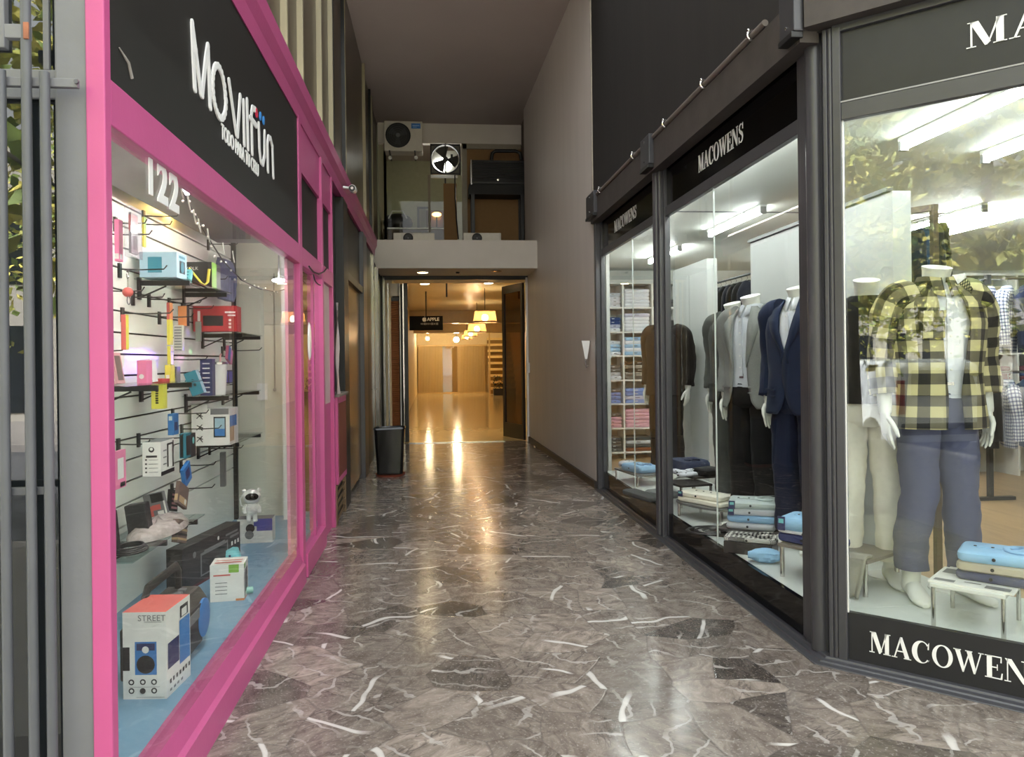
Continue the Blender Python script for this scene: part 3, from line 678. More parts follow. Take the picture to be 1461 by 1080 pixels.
# ------------------------------------------------------------------ service ledge at the end
def ac_unit(name, label, c, w, h, d, m, badge=None):
    """outdoor condenser; c = centre of the front face"""
    o = thing(name, label, 'air conditioner', (c[0], c[1] + d / 2, c[2] - h / 2))
    MB().box((0, 0, h / 2), (w, d, h)).build('casing', m, o, bevel=.012)
    b = MB(); fx_ = -w * .14; r = h * .40; yy = -d / 2 - .004
    b.lathe([(.001, -.012), (r, -.012), (r + .008, .008), (r - .004, .014), (r - .012, .004), (.001, .004)], (fx_, yy, h * .52), 30, 0, 'y')
    b.build('fan_grille', BLACKM, o)
    b = MB()
    for i in range(5): 
        rr = r * (i + 1) / 5.6; b.tube([(fx_ + rr * cos(2 * pi * k / 24), yy - .016, h * .52 + rr * sin(2 * pi * k / 24)) for k in range(25)], .003, 5)
    for k in range(3):
        a = 2 * pi * k / 3 + .5; b.prism([(.03 * cos(a - 1), .03 * sin(a - 1)), (r * .8 * cos(a - .35), r * .8 * sin(a - .35)), (r * .85 * cos(a + .35), r * .85 * sin(a + .35)), (.03 * cos(a + .6), .03 * sin(a + .6))], Matrix(((1, 0, 0, fx_), (0, 0, -1, yy - .008), (0, 1, 0, h * .52), (0, 0, 0, 1))), .002)
    b.build('fan', mat('fan_dark', rgb(52, 52, 56), .4), o)
    b = MB(); b.lathe([(.001, .02), (h * .07, .02), (h * .07, 0)], (fx_, yy, h * .52), 16, 0, 'y'); b.build('hub', mat('hub_grey', rgb(110, 110, 112), .4), o)
    if badge:
        b = MB(); b.box((w * .33, -d / 2 - .002, h * .84), (w * .24, .004, h * .17)); b.box((w * .33, -d / 2 - .005, h * .85), (w * .18, .002, .016), 1); b.box((w * .30, -d / 2 - .005, h * .80), (w * .1, .002, .010), 1)
        b.build('badge', [badge, mat('badge_light', rgb(150, 190, 230), .5)], o)
    return o
ACW = mat('ac_ivory', rgb(214, 208, 194), .5)
pA, pB = at_y(548, 172, 14.2), at_y(603, 216, 14.2)
a1 = ac_unit('condenser', 'ivory condenser with a blue badge hung high under the ceiling', ((pA.x + pB.x) / 2, 14.2, (pA.z + pB.z) / 2), pB.x - pA.x, pA.z - pB.z, .32, ACW, mat('badge_blue', rgb(34, 110, 190), .4))
for px in (556, 592):
    p = at_y(px, 222, 14.25); MB().bar((p.x, 14.2, p.z + .07), (p.x, 14.85, p.z + .07), .03, .03).build('bracket', BLACKM, a1, world=True)
for px in (556.5, 593.5): p = at_y(px, 225, 14.2); MB().ball(p, .035).build('foot', WHITEG, a1, world=True)
for px0, px1, lab in ((561, 620, 'ivory condenser on the ledge below the round fan'), (661, 715, 'ivory condenser on the ledge below the black cooler')):
    p0, p1 = at_y(px0, 332, 12.95), at_y(px1, 332, 12.95); zt = p0.z
    ac_unit('condenser', lab, ((p0.x + p1.x) / 2, 12.95, (zt + 3.41) / 2), p1.x - p0.x, zt - 3.41, .30, ACW)
# glazed partition of the ledge room
YP = 14.82
def py_(px, py, Y=YP): return at_y(px, py, Y)
w6 = sroot('window_6', (-.2, YP, 3.4))
FRG = mat('greige_frame', rgb(150, 142, 124), .5)
for a_, bb_, t_, u_ in ((548, 552, 205, 340), (611, 614.5, 250, 338), (659.5, 667, 205, 340), (548, 552, 216, 340)):
    x0, x1 = py_(a_, 300).x, py_(bb_, 300).x; MB().bx(x0, x1, YP - .03, YP + .03, 3.41, py_(a_, t_).z).build('mullion', FRG, w6, bevel=.003, world=True)
MB().bx(py_(660, 210).x, 1.74, YP - .03, YP + .03, py_(700, 213).z, py_(700, 206).z).build('head_rail', FRG, w6, world=True)
MB().bx(py_(552, 260).x, py_(660, 260).x, YP + .005, YP + .012, 3.41, py_(600, 206).z).build('glass_pane', GLASS, w6, world=True)
MB().bx(py_(552, 326).x, py_(633, 326).x, YP - .02, YP + .02, py_(600, 327).z, py_(600, 325).z).build('sill_rail', WHITEG, w6, world=True)
CARD = mat('cardboard', rgb(150, 116, 76), .8, var=.06)
tag(MB().bx(py_(633, 300).x, py_(652, 300).x, YP - .02, YP + .0, 3.41, py_(640, 262).z).build('cardboard_strip', CARD), 'brown cardboard strip covering part of the ledge window', 'cardboard')
struct(MB().bx(py_(667, 300).x, 1.75, YP + .02, YP + .05, 3.41, py_(700, 213).z).build('wall_ledge_board', CARD))
# square exhaust fan
fc = at_y(635.5, 227.5, YP - .06); S_ = py_(657, 227).x - py_(614, 227).x
ef = thing('exhaust_fan', 'square exhaust fan with bright light behind its blades', 'fan', (fc.x, fc.y, fc.z - S_ / 2))
b = MB(); hs = S_ / 2
for sx_ in (-1, 1):
    b.box((sx_ * (hs - .012), 0, hs), (.024, .07, S_)); b.box((0, 0, hs + sx_ * (hs - .012)), (S_, .07, .024))
b.build('frame', BLACKM, ef)
b = MB(); b.lathe([(hs * .93, -.05), (hs * .98, -.05), (hs * .98, .05), (hs * .93, .05)], (0, 0, hs), 36, 0, 'y')
R = [[Vector((hs * q * cos(2 * pi * k / 36), d, hs + hs * q * sin(2 * pi * k / 36))) for k in range(36)] for q, d in ((.93, -.05), (.93, .05))]; b.rings(R, 0, False, False); b.build('ring', mat('navy_ring', rgb(30, 34, 66), .35), ef)
b = MB(); n36 = 36
for i in range(4):
    pass
Rr = [[Vector(((hs - .024) * max(-1, min(1, 1.5 * cos(2 * pi * k / 40))), .02, hs + (hs - .024) * max(-1, min(1, 1.5 * sin(2 * pi * k / 40))))) for k in range(40)], [Vector((hs * .95 * cos(2 * pi * k / 40), .02, hs + hs * .95 * sin(2 * pi * k / 40))) for k in range(40)]]
b.rings(Rr, 0, False, False, smooth=False); b.build('mounting_plate', mat('plate_grey', rgb(120, 118, 104), .6), ef)
for k in range(3):
    a = 2 * pi * k / 3 + 1.9; b = MB(); Rg = []
    for t in (0.1, .35, .6, .85): Rg.append([Vector((hs * t * cos(a + q * .55), -.015 + .03 * q, hs + hs * t * sin(a + q * .55))) for q in (-1, -.5, 0, .5, 1)])
    b.rings(Rg, 0, closed=False); b.rings([[v + Vector((0, .004, 0)) for v in reversed(r)] for r in Rg], 0, closed=False); b.build('blade', mat('blade_grey', rgb(60, 58, 54), .5), ef)
b = MB(); b.lathe([(.001, .03), (.05, .03), (.05, -.05), (.001, -.05)], (0, 0, hs), 18, 0, 'y'); b.bx(-.012, .012, -.06, -.045, 0, S_); b.bx(.10, .14, -.06, -.045, hs * .85, hs * 1.3); b.build('motor', BLACKM, ef)
# bright lamp in the room behind the fan
lp = thing('work_lamp', 'bright white bulb shining behind the exhaust fan blades', 'lamp', (fc.x, fc.y + .35, fc.z - .25))
MB().ball((-.05, 0, .24), (.18, .03, .13)).build('bulb', lamp_mat('fan_room_light', (1, .97, .88, 1), 6.5), lp)
MB().bx(-.28, .24, .02, .05, -.02, .52).build('housing', WHITEG, lp); MB().bar((0, .04, -.02), (0, .04, -2.35), .03, .03).build('stand', BLACKM, lp)
# cable from the fan
b = MB(); b.tube([at_y(*q, YP - .08) for q in ((649, 250), (649.5, 280), (651, 310), (654, 341))], .012, 8)
tag(b.build('power_cable', BLACKM), 'black cable trailing down from the exhaust fan over the cardboard', 'cable')
# black evaporative cooler on its stand
YC = 14.3
q0, q1 = at_y(672, 228, YC), at_y(749, 263, YC)
co = thing('evaporative_cooler', 'black louvred cooler box on a tall black stand', 'cooler', ((q0.x + q1.x) / 2, YC + .25, 3.41))
b = MB(); b.bx(q0.x, q1.x, YC, YC + .45, q1.z, q0.z); b.build('body', BLACKM, co, bevel=.008, world=True)
b = MB()
for i in range(11): z = q1.z + .06 + i * (q0.z - q1.z - .08) / 11; b.box(((q0.x + q1.x) / 2, YC - .006, z), (q1.x - q0.x - .06, .02, .012), 0, Matrix.Rotation(rad(35), 3, 'X'))
b.build('louvres', mat('louvre_black', rgb(48, 47, 46), .4), co, world=True)
for x in (q0.x, q1.x): MB().bx(x - .011, x + .011, YC - .02, YC, q1.z - .02, q0.z).build('corner_trim', CHROME, co, world=True)
b = MB(); c = at_y(711, 256, YC - .02); b.lathe([(.001, .02), (.03, .015), (.034, 0)], c, 16, 0, 'y'); b.build('knob', CHROME, co, world=True)
zs = at_y(700, 277, YC).z; MB().bx(q0.x - .04, q1.x, YC + .02, YC + .46, zs, q1.z - .002).build('stand_shelf', mat('matte_black', rgb(16, 16, 16), .6), co, world=True)
for x in (q0.x + .03, q1.x - .05):
    for y in (YC + .05, YC + .42): MB().bx(x - .03, x + .03, y - .03, y + .03, 3.412, zs).build('stand_leg', BLACKM, co, world=True)
b = MB(); b.tube([at_y(*q, YC + .2) for q in ((701, 228), (702, 219), (707, 215.5), (735, 215.5), (742, 218), (744, 228))], .035, 10); b.build('duct', BLACKM, co, world=True)
# things in the room, seen through the window
bg = thing('holdall', 'black holdall lying on the shelf in the left of the ledge room', 'bag', (at_y(567, 320, 15.6).x, 15.6, 3.41))
b = MB(); c = at_y(568, 318, 15.6); b.ball(c, (.30, .2, .19), 0, 18, 10); b.build('body', mat('black_nylon', rgb(22, 22, 24), .45), bg, world=True)
b = MB(); b.tube([c + Vector(q) for q in ((-.18, -.2, .05), (-.1, -.2, .2), (.1, -.2, .2), (.18, -.2, .05))], .014, 8); b.build('handle', WHITEG, bg, world=True)
tag(MB().bx(-.95, at_y(633, 330, 15.6).x, 15.3, 16.0, 3.41, c.z - .18).build('bench', mat('bench_brown', rgb(90, 72, 52), .6)), 'low brown bench under the bags in the ledge room', 'bench')
pf = thing('mirror', 'dark framed mirror glowing orange in the ledge room', 'mirror', (at_y(619, 315, 16.6).x, 16.6, 3.42))
m0, m1 = at_y(608, 300, 16.6), at_y(633, 326, 16.6); MB().bx(m0.x, m1.x, 16.6, 16.63, m1.z, m0.z).build('frame', mat('dark_brown_frame', rgb(50, 36, 26), .5), pf, world=True)
m2, m3 = at_y(614, 302, 16.58), at_y(632, 324, 16.58); MB().bx(m2.x, m3.x, 16.585, 16.6, m3.z, m2.z).build('pane', mat('brown_mirror', rgb(90, 54, 30), .2), pf, world=True)
rl_ = thing('room_fill_lamp', 'added fill lamp hidden behind the cardboard panel of the ledge room', 'lamp', (1.35, 15.7, 3.41)); MB().ball((1.35, 15.7, 4.9), .09).build('bulb', lamp_mat('room_fill_bulb', (1, .95, .78, 1), ROOM_S), rl_, world=True); MB().cyl((1.35, 15.7, 3.41), (1.35, 15.7, 4.82), .015, 10).build('stem', BLACKM, rl_, world=True)  # unseen lamp added to brighten the ledge room
tl = thing('table_lamp', 'small warm lamp lit in front of the dark mirror', 'lamp', (at_y(623, 305, 16.4).x, 16.4, 3.42))
c = at_y(623, 306, 16.4); MB().ball(c, (.10, .06, .05)).build('bulb', lamp_mat('amber_bulb', (1, .5, .12, 1), 4.0), tl, world=True)
MB().cyl((c.x, 16.4, 3.42), (c.x, 16.4, c.z - .04), .015, 8).build('stem', BLACKM, tl, world=True)
lc = at_y(598, 296, 16.5); pb2 = thing('picture_board', 'grey framed board leaning in the ledge room beside the mirror', 'board', (lc.x, 16.7, 3.42))
u0, u1 = at_y(595, 295, 16.7), at_y(614, 326, 16.7); MB().bx(u0.x, u1.x, 16.7, 16.74, u1.z, u0.z).build('frame', BLACKM, pb2, world=True); MB().bx(u0.x + .05, u1.x - .03, 16.69, 16.7, u1.z, u0.z - .05).build('panel', mat('panel_greygreen', rgb(120, 122, 104), .6), pb2, world=True)

# ------------------------------------------------------------------ right shop front
XS = 1.885
def fr(b, y0, y1, z0, z1, x0=1.84, x1=1.92): return b.bx(x0, x1, y0, y1, z0, z1)
def YX(px, X=1.87, py=600): return at_x(px, py, X).y
YM0, YM1, YJ = 6.03, 6.19, 8.38
for nm, ya, yb_ in (('window_3', 3.705, YM0), ('window_4', YM1, YJ)):
    w = sroot(nm, (1.88, (ya + yb_) / 2, 0))
    MB().bx(1.86, 1.90, ya, yb_, 2.585, 2.66).build('head_bar', DARKFR, w, bevel=.003, world=True)
    MB().bx(1.862, 1.89, ya, yb_, .03, .205).build('stall_riser', GLOSSK, w, world=True)
    MB().bx(XS - .003, XS + .003, ya, yb_, .205, 2.59).build('glass_pane', GLASS, w, world=True)
    MB().bx(1.855, 1.90, ya, ya + .035, .03, 2.97).build('frame_stile', DARKFR, w, bevel=.003, world=True)
    MB().bx(1.855, 1.90, yb_ - .035, yb_, .03, 2.97).build('frame_stile', DARKFR, w, bevel=.003, world=True)
    joint = YX(1019) if nm == 'window_3' else YX(903)
    MB().bx(XS - .005, XS + .005, joint - .0016, joint + .0016, .205, 2.59).build('glass_joint', mat('clear_seal', rgb(196, 204, 200), .2), w, world=True)
p1_ = sroot('trim_post', (1.87, 6.1, 0)); MB().bx(1.82, 1.91, YM0, YM1, .0, 3.0).build('post', DARKFR, p1_, bevel=.012, world=True); b = MB(); b.cyl((1.822, 6.11, 0.02), (1.822, 6.11, 3.0), .03, 14); b.build('half_round', DARKFR, p1_, world=True)
p2_ = sroot('trim_jamb', (1.87, 8.43, 0)); MB().bx(1.80, 1.91, YJ, 8.46, 0, 3.0).build('post', DARKFR, p2_, bevel=.01, world=True)
# kerb with two steps that turns the corner
def kerb(name, prof):
    b = MB(); R = []
    for path in ((1.87, 8.46), None, None):
        pass
    rows = []
    for o, z in prof:
        # mitre of the two offset lines at the corner
        k = math.tan(rad(22.5)) * o
        rows.append([Vector((1.87 - o, 8.46, z)), Vector((1.87 - o, CN.y - k, z)) , ch(2.2, o, z)])
    R = [[rows[j][i] for j in range(len(rows))] for i in range(3)]
    b.rings(R, 0, True, True, True, False); return struct(b.build(name, DARKFR, bevel=.003))
kerb('trim_kerb', [(-.03, 0), (-.03, .024), (.028, .024), (.033, .015), (.062, .013), (.067, .007), (.100, .005), (.103, 0)])
# corner post: strips and half rounds
cp = sroot('trim_corner_post', (1.87, 3.5, 0))
MB().bx(1.85, 1.91, 3.645, 3.705, .02, 3.0).build('flat_strip', DARKFR, cp, bevel=.004, world=True)
MB().bx(1.875, 1.91, 3.53, 3.66, .02, 3.0).build('core', DARKFR, cp, world=True); MB().cyl((1.872, 3.59, .02), (1.872, 3.59, 3.0), .045, 24).build('round_column', DARKFR, cp, world=True)
b = MB(); chbox(b, .0, .020, -.03, .018, .02, 3.0); b.build('flat_strip', DARKFR, cp, bevel=.004, world=True)
b = MB(); b.cyl(ch(.032, .004, .02), ch(.032, .004, 3.0), .014, 14); b.build('round_column', DARKFR, cp, world=True)
# splayed corner window
w5 = sroot('window_5', tuple(ch(1.1)))
TG = .083
def chb(nm, m, t0, t1, o0, o1, z0, z1, bev=.003): b = MB(); chbox(b, t0, t1, o0, o1, z0, z1); return b.build(nm, m, w5, bevel=bev, world=True)
chb('frame_stile', DARKFR, .045, TG, -.03, .022, .02, 3.0); chb('head_bar', DARKFR, TG, 2.2, -.02, .018, 2.557, 2.638)
chb('bead', mat('bright_bead', rgb(150, 150, 150), .3), TG, 2.2, .0, .02, 2.638, 2.645, 0)
chb('top_bar', DARKFR, .045, 2.2, -.02, .018, 2.975, 3.01)
chb('stall_riser', GLOSSG, TG, 2.2, -.03, .0, .015, .245, 0)
chb('glass_pane', GLASSR, TG, 2.2, -.012, -.006, .24, 2.56, 0)
chb('bead', WHITEG, TG, TG + .005, -.004, .006, .245, 2.557, 0)
# channel above the side windows, conduit, clips
slab('trim_channel', 1.765, 1.86, 3.52, 8.44, 2.955, 3.19, PLANKG)
b = MB(); chbox(b, -.06, 2.2, -.02, .085, 3.01, 3.2); struct(b.build('trim_channel_splay', PLANKG))
cn = thing('conduit', 'grey conduit clipped along the top of the weathered channel', 'pipe', (1.76, 6, 3.2))
MB().tube([(1.765, 3.9, 3.215), (1.765, 5, 3.215), (1.765, 8.44, 3.215)], .018, 10).build('pipe', mat('conduit_grey', rgb(112, 104, 98), .5), cn, world=True)
for px, py in ((1073, 68), (1005, 136), (950, 190), (905, 233), (857, 279)):
    y = at_x(px, py, 1.76).y; b = MB(); b.tube([(1.76 + .026 * cos(a), y, 3.215 + .026 * sin(a)) for a in [rad(k) for k in range(60, 330, 30)]], .008, 8); b.ball((1.742, y, 3.24), .012); b.build('clip', CHROME, cn, world=True)
b = MB(); b.tube([ch(-.06, .09, 3.21), ch(.4, .09, 3.225), ch(.8, .09, 3.23)], .02, 10); tag(b.build('pipe', WHITEG), 'white pipe end above the corner column', 'pipe')
for (pa_, pb__, X, lab) in (((916, 199), (930, 244), 1.745, 'black light fitting on the channel over the middle post'), ((1115, 0), (1140, 62), 1.745, 'black light fitting on the channel beside the corner column'), ((838, 281), (850, 312), 1.745, 'black light fitting where the taupe wall meets the black wall')):
    y0, y1 = at_x(pb__[0], pb__[1], X).y, at_x(pa_[0], pa_[1], X).y
    zc = at_x((pa_[0] + pb__[0]) / 2, pb__[1], X).z
    fl = thing('wall_light', lab, 'light fitting', (X, (y0 + y1) / 2, zc))
    hh = .27; b = MB(); b.bx(X - .02, X + .03, y0 + .01, y1 - .01, zc + .03, zc + hh); b.build('body', DARKFR, fl, bevel=.006, world=True)
    b = MB(); b.bx(X - .03, X + .03, y0 + .015, y1 - .015, zc, zc + .03); b.build('visor', BLACKM, fl, bevel=.004, world=True)
    for z in (zc + .07, zc + hh - .04): MB().lathe([(.001, -.006), (.008, -.004), (.008, 0)], (X - .021, (y0 + y1) / 2, z), 10, 0, 'x').build('screw', CHROME, fl, world=True)

# serif capitals, unit height; each letter = list of polygons in (x, y)
def ser(x, y, w=.26, h=.035): return [(x - w / 2, y), (x + w / 2, y), (x + w / 2, y + h), (x - w / 2, y + h)]
def crescent(rx, ry, ix, iy, dx, a0, a1, cx, cy, n=26):
    """strip between an outer ellipse and a shifted inner one"""
    out = []
    for i in range(n):
        q = []
        for t in (i / n, (i + 1) / n):
            a = rad(a0 + (a1 - a0) * t); q.append(((cx + rx * cos(a), cy + ry * sin(a)), (cx + dx + ix * cos(a), cy + iy * sin(a))))
        out.append([q[0][0], q[1][0], q[1][1], q[0][1]])
    return out
def glyph(c):
    if c == 'M': return 1.12, [[(.12, 0), (.17, 0), (.17, 1), (.12, 1)], [(.10, 1), (.34, 1), (.66, .12), (.56, 0), (.50, 0)], [(.56, 0), (.62, .1), (.92, 1), (.84, 1)], [(.80, 0), (1.0, 0), (1.0, 1), (.80, 1)], ser(.14, 0, .26), ser(.90, 0, .36), ser(.16, .965, .24), ser(.95, .965, .26)]
    if c == 'A': return 1.0, [[(.14, 0), (.20, 0), (.50, .86), (.50, 1), (.46, 1)], [(.46, 1), (.56, 1), (.92, 0), (.70, 0), (.45, .82)], [(.28, .30), (.66, .30), (.64, .345), (.29, .345)], ser(.17, 0, .28), ser(.81, 0, .36)]
    if c == 'C': return .98, crescent(.45, .52, .27, .475, .07, 42, 318, .50, .5) + [[(.80, .66), (.86, .66), (.88, 1.0), (.82, .92)], [(.82, .10), (.86, .16), (.90, .22), (.84, .10)]]
    if c == 'O': return 1.06, crescent(.48, .52, .29, .475, 0, 0, 360, .53, .5, 34)
    if c == 'W': return 1.36, [[(.06, 1), (.28, 1), (.50, .14), (.46, 0), (.40, 0)], [(.40, 0), (.46, 0), (.74, .9), (.72, 1), (.69, .95)], [(.58, 1), (.80, 1), (1.0, .14), (.96, 0), (.90, 0)], [(.92, 0), (.97, 0), (1.26, 1), (1.20, 1)], ser(.17, .965, .34), ser(.69, .965, .32), ser(1.23, .965, .24)]
    if c == 'E': return .86, [[(.14, 0), (.36, 0), (.36, 1), (.14, 1)], [(.36, .955), (.78, .955), (.78, 1), (.36, 1)], [(.72, .74), (.78, .74), (.78, 1), (.74, .97)], [(.36, 0), (.80, 0), (.80, .045), (.36, .045)], [(.80, 0), (.82, .28), (.77, .28), (.72, .03)], [(.36, .48), (.60, .48), (.60, .52), (.36, .52)], [(.57, .38), (.61, .38), (.61, .64), (.57, .64)], [(.05, 0), (.36, 0), (.36, .035), (.05, .035)], [(.05, .965), (.36, .965), (.36, 1), (.05, 1)]]
    if c == 'N': return 1.1, [[(.16, 0), (.21, 0), (.21, 1), (.16, 1)], [(.08, 1), (.36, 1), (.93, .14), (.93, 0), (.84, 0)], [(.88, 0), (.93, 0), (.93, 1), (.88, 1)], ser(.185, 0, .28), ser(.905, .965, .28)]
    if c == 'S':
        pts = [(.70, .80), (.62, .93), (.42, .97), (.24, .90), (.18, .76), (.26, .62), (.42, .54), (.60, .44), (.68, .30), (.62, .12), (.44, .03), (.24, .07), (.13, .22)]
        wd = [.03, .04, .05, .08, .12, .16, .19, .18, .14, .09, .05, .04, .03]; out = []
        L_ = []
        for i, p in enumerate(pts):
            a = Vector(pts[max(i - 1, 0)]); c2 = Vector(pts[min(i + 1, len(pts) - 1)]); d = (c2 - a).normalized(); n = Vector((-d.y, d.x)) * wd[i] / 2; L_.append((Vector(p) + n, Vector(p) - n))
        for i in range(len(pts) - 1): out.append([tuple(L_[i][0]), tuple(L_[i + 1][0]), tuple(L_[i + 1][1]), tuple(L_[i][1])])
        return .84, out + [[(.68, .68), (.74, .68), (.74, 1.0), (.69, .92)], [(.10, .34), (.16, .34), (.16, .10), (.10, 0)]]
    return .5, []
def serif_word(b, word, h, M, m=0, th=.006, gap=-.02, sx=1.0):
    """centred on the origin of M"""
    tot = sum(glyph(c)[0] + gap for c in word) * h * sx; x = -tot / 2
    for c in word:
        w, P = glyph(c)
        for pl_ in P:
            q = [(x + p[0] * h * sx, (p[1] - .5) * h) for p in pl_]
            a = sum(q[i][0] * q[(i + 1) % len(q)][1] - q[(i + 1) % len(q)][0] * q[i][1] for i in range(len(q)))
            if a < 0: q.reverse()
            b.prism(q, M, th, m)
        x += (w + gap) * h * sx
    return tot
def fascia(name, label, ya, yb_, pxc, pyc, px_l, px_r):
    t = thing(name, label, 'sign', (1.88, (ya + yb_) / 2, 2.62))
    MB().bx(1.875, 1.90, ya + .035, yb_ - .035, 2.66, 2.97).build('panel', GLOSSK, t, world=True)
    X = 1.872; c = at_x(pxc, pyc, X); L_ = abs(at_x(px_l, pyc, X).y - at_x(px_r, pyc, X).y)
    b = MB(); raw = sum(glyph(q)[0] - .02 for q in 'MACOWENS'); h = .118
    serif_word(b, 'MACOWENS', h, frame(c, (0, -1, 0), (0, 0, 1)), sx=L_ / (raw * h)); b.build('lettering', LETW, t, world=True)
fascia('shop_sign', 'gloss black sign lettered MACOWENS over the suits window', 3.705, YM0, 1025.5, 213, 993, 1057)
fascia('shop_sign', 'gloss black sign lettered MACOWENS over the shirt-shelf window next to the taupe wall', YM1, YJ, 891, 313, 875.5, 907)
t = thing('shop_sign', 'dark grey sign lettered MACOWENS above the splayed corner window', 'sign', tuple(ch(1.1, 0, 2.66)))
b = MB(); chbox(b, TG, 2.2, -.03, -.002, 2.645, 2.975); b.build('panel', GLOSSG, t, world=True)
def on_ch(px, py, off=0.0):
    r = ray(px, py); O = ch(0, off); n = CNRM; k = (O - Vector((0, 0, H))).dot(n) / r.dot(n); return Vector((0, 0, H)) + r * k
c0 = on_ch(1378, 52, .003); b = MB(); hL = .108; raw = sum(glyph(q)[0] - .02 for q in 'MACOWENS') * hL * 1.28
serif_word(b, 'MACOWENS', hL, frame(c0 + CDIR * raw / 2, CDIR, (0, 0, 1)), sx=1.28); b.build('lettering', LETW, t, world=True)
t = thing('window_lettering', 'white MACOWENS lettering on the black riser under the corner window', 'lettering', tuple(on_ch(1350, 940, .004)))
c0, c1 = on_ch(1240, 915, .004), on_ch(1461, 972, .004); b = MB(); Lp = (c1 - c0).dot(CDIR); hL = .095
raw7 = sum(glyph(q)[0] - .02 for q in 'MACOWEN'); sxx = Lp * 1.03 / (raw7 * hL); raw = sum(glyph(q)[0] - .02 for q in 'MACOWENS') * hL * sxx
serif_word(b, 'MACOWENS', hL, frame(c0 + CDIR * raw / 2 + Vector((0, 0, .0)), CDIR, (0, 0, 1)), th=.003, sx=sxx); b.build('letters', LETW, t, world=True)
# white tag on the taupe wall
wt = thing('wall_tag', 'white tapering bracket hung on the taupe wall near the shop jamb', 'wall bracket', tuple(at_x(836, 524, 1.77)))
c = at_x(836, 486, 1.74); e = at_x(836, 512, 1.74); hh = c.z - e.z
b = MB(); b.prism([(-.05, 0), (-.012, -hh), (.012, -hh), (.05, 0)], T(c.x, c.y, c.z) @ Matrix(((1, 0, 0, 0), (0, 0, -1, 0), (0, 1, 0, 0), (0, 0, 0, 1))), .02); b.build('plate', WHITEG, wt, world=True)
MB().bx(c.x + .04, 1.80, c.y, c.y + .02, c.z - .02, c.z).build('wall_arm', CHROME, wt, world=True)
e2 = at_x(837, 522, 1.74); b = MB(); b.tube([(1.74, e.y + .01, e.z + .01), (1.74, e.y + .01, e2.z), (1.75, e.y + .01, e2.z - .02), (1.765, e.y + .01, e2.z)], .008, 8); b.build('hook', CHROME, wt, world=True)

# ------------------------------------------------------------------ lamps
def tube_light(name, label, x, y0, y1, z=2.70, group=None):
    t = thing(name, label, 'ceiling light', (x, (y0 + y1) / 2, z - .05), 0, group)
    MB().bx(x - .03, x + .03, y0 - .02, y1 + .02, z + .035, z + .058).build('housing', WHITEG, t, world=True)
    MB().cyl((x, y0, z), (x, y1, z), .016, 12).build('tube', TUBE if x < 4 and y0 < 8 else TUBEF, t, world=True)
    for y in (y0, y1): MB().box((x, y + (.012 if y == y1 else -.012), z + .01), (.05, .024, .06)).build('end_cap', mat('cap_grey', rgb(150, 150, 148), .5), t, world=True)
for x, y0, y1, lab in ((2.83, 3.25, 4.35, 'fluorescent tube light nearest the corner window'), (2.83, 6.35, 7.6, 'fluorescent tube light above the suited mannequins'),
        (2.83, 8.6, 9.8, 'fluorescent tube light in front of the shirt shelves'), (3.55, 3.4, 4.6, 'fluorescent tube light behind the corner window one'),
        (4.75, 6.2, 7.4, 'fluorescent tube light in the middle of the clothes shop'), (5.3, 6.2, 7.5, 'fluorescent tube light right of the middle one'), (4.6, 8.6, 9.8, 'fluorescent tube light over the rear dark suits'), (7.0, 5.0, 6.2, 'fluorescent tube light at the far right of the shop')):
    tube_light('tube_light', lab, x, y0, y1)
for y0, y1, lab in ((3.95, 5.9, 'added fill strip hidden behind the head bar of the suits window'), (6.3, 8.25, 'added fill strip hidden behind the head bar of the shirt-shelf window')):
    t = thing('fill_strip_light', lab, 'strip light', (1.99, (y0 + y1) / 2, 2.70)); MB().cyl((1.99, y0, 2.725), (1.99, y1, 2.725), .014, 12).build('tube', lamp_mat('display_fill_strip', (.95, 1, .97, 1), STRIP_S), t, world=True); MB().bx(1.965, 2.015, y0 - .02, y1 + .02, 2.742, 2.759).build('housing', WHITEG, t, world=True)  # unseen strips added to brighten the mannequins and partitions
def downlight(label, px, py, Z, lit=True, r=.075, group=None):
    p = at_z(px, py, Z); t = thing('downlight', label, 'ceiling light', (p.x, p.y, Z - .02), 0, group)
    b = MB(); b.lathe([(r, .02), (r + .02, .018), (r + .02, .006), (r, .0)], (0, 0, 0), 24); b.build('trim_ring', CHROME if not lit else WHITEG, t)
    b = MB(); b.lathe([(.001, .012), (r - .002, .012), (r - .002, .004), (.001, .002)], (0, 0, 0), 24); b.build('lens', WARMS if lit else CHROME, t)
downlight('lit yellow downlight under the left of the cream slab', 603, 387.5, 2.95, r=.085); downlight('unlit downlight under the right of the cream slab', 708, 386, 2.95, False)
downlight('lit downlight in the hall ceiling, left of the pair behind the door', 606, 404, 3.0, r=.09); downlight('lit downlight in the hall ceiling, right of the pair behind the door', 697, 403, 3.0, r=.09)
p = at_z(653, 388, 2.95); tag(MB().lathe([(.001, -.03), (.03, -.025), (.035, 0)], p, 14).build('smoke_detector', BLACKM), 'tiny dark sensor between the downlights under the slab', 'sensor')
SHADE_OUT, nt_, o_ = nodes('woven_shade'); tl_ = N(nt_, 'ShaderNodeBsdfTranslucent'); df_ = N(nt_, 'ShaderNodeBsdfDiffuse'); wv = N(nt_, 'ShaderNodeTexNoise'); wv.inputs['Scale'].default_value = 40
cr_ = N(nt_, 'ShaderNodeValToRGB'); cr_.color_ramp.elements[0].color = rgb(170, 116, 66); cr_.color_ramp.elements[1].color = rgb(230, 188, 130); nt_.links.new(wv.outputs['Fac'], cr_.inputs[0])
for q_ in (tl_, df_): nt_.links.new(cr_.outputs[0], q_.inputs[0])
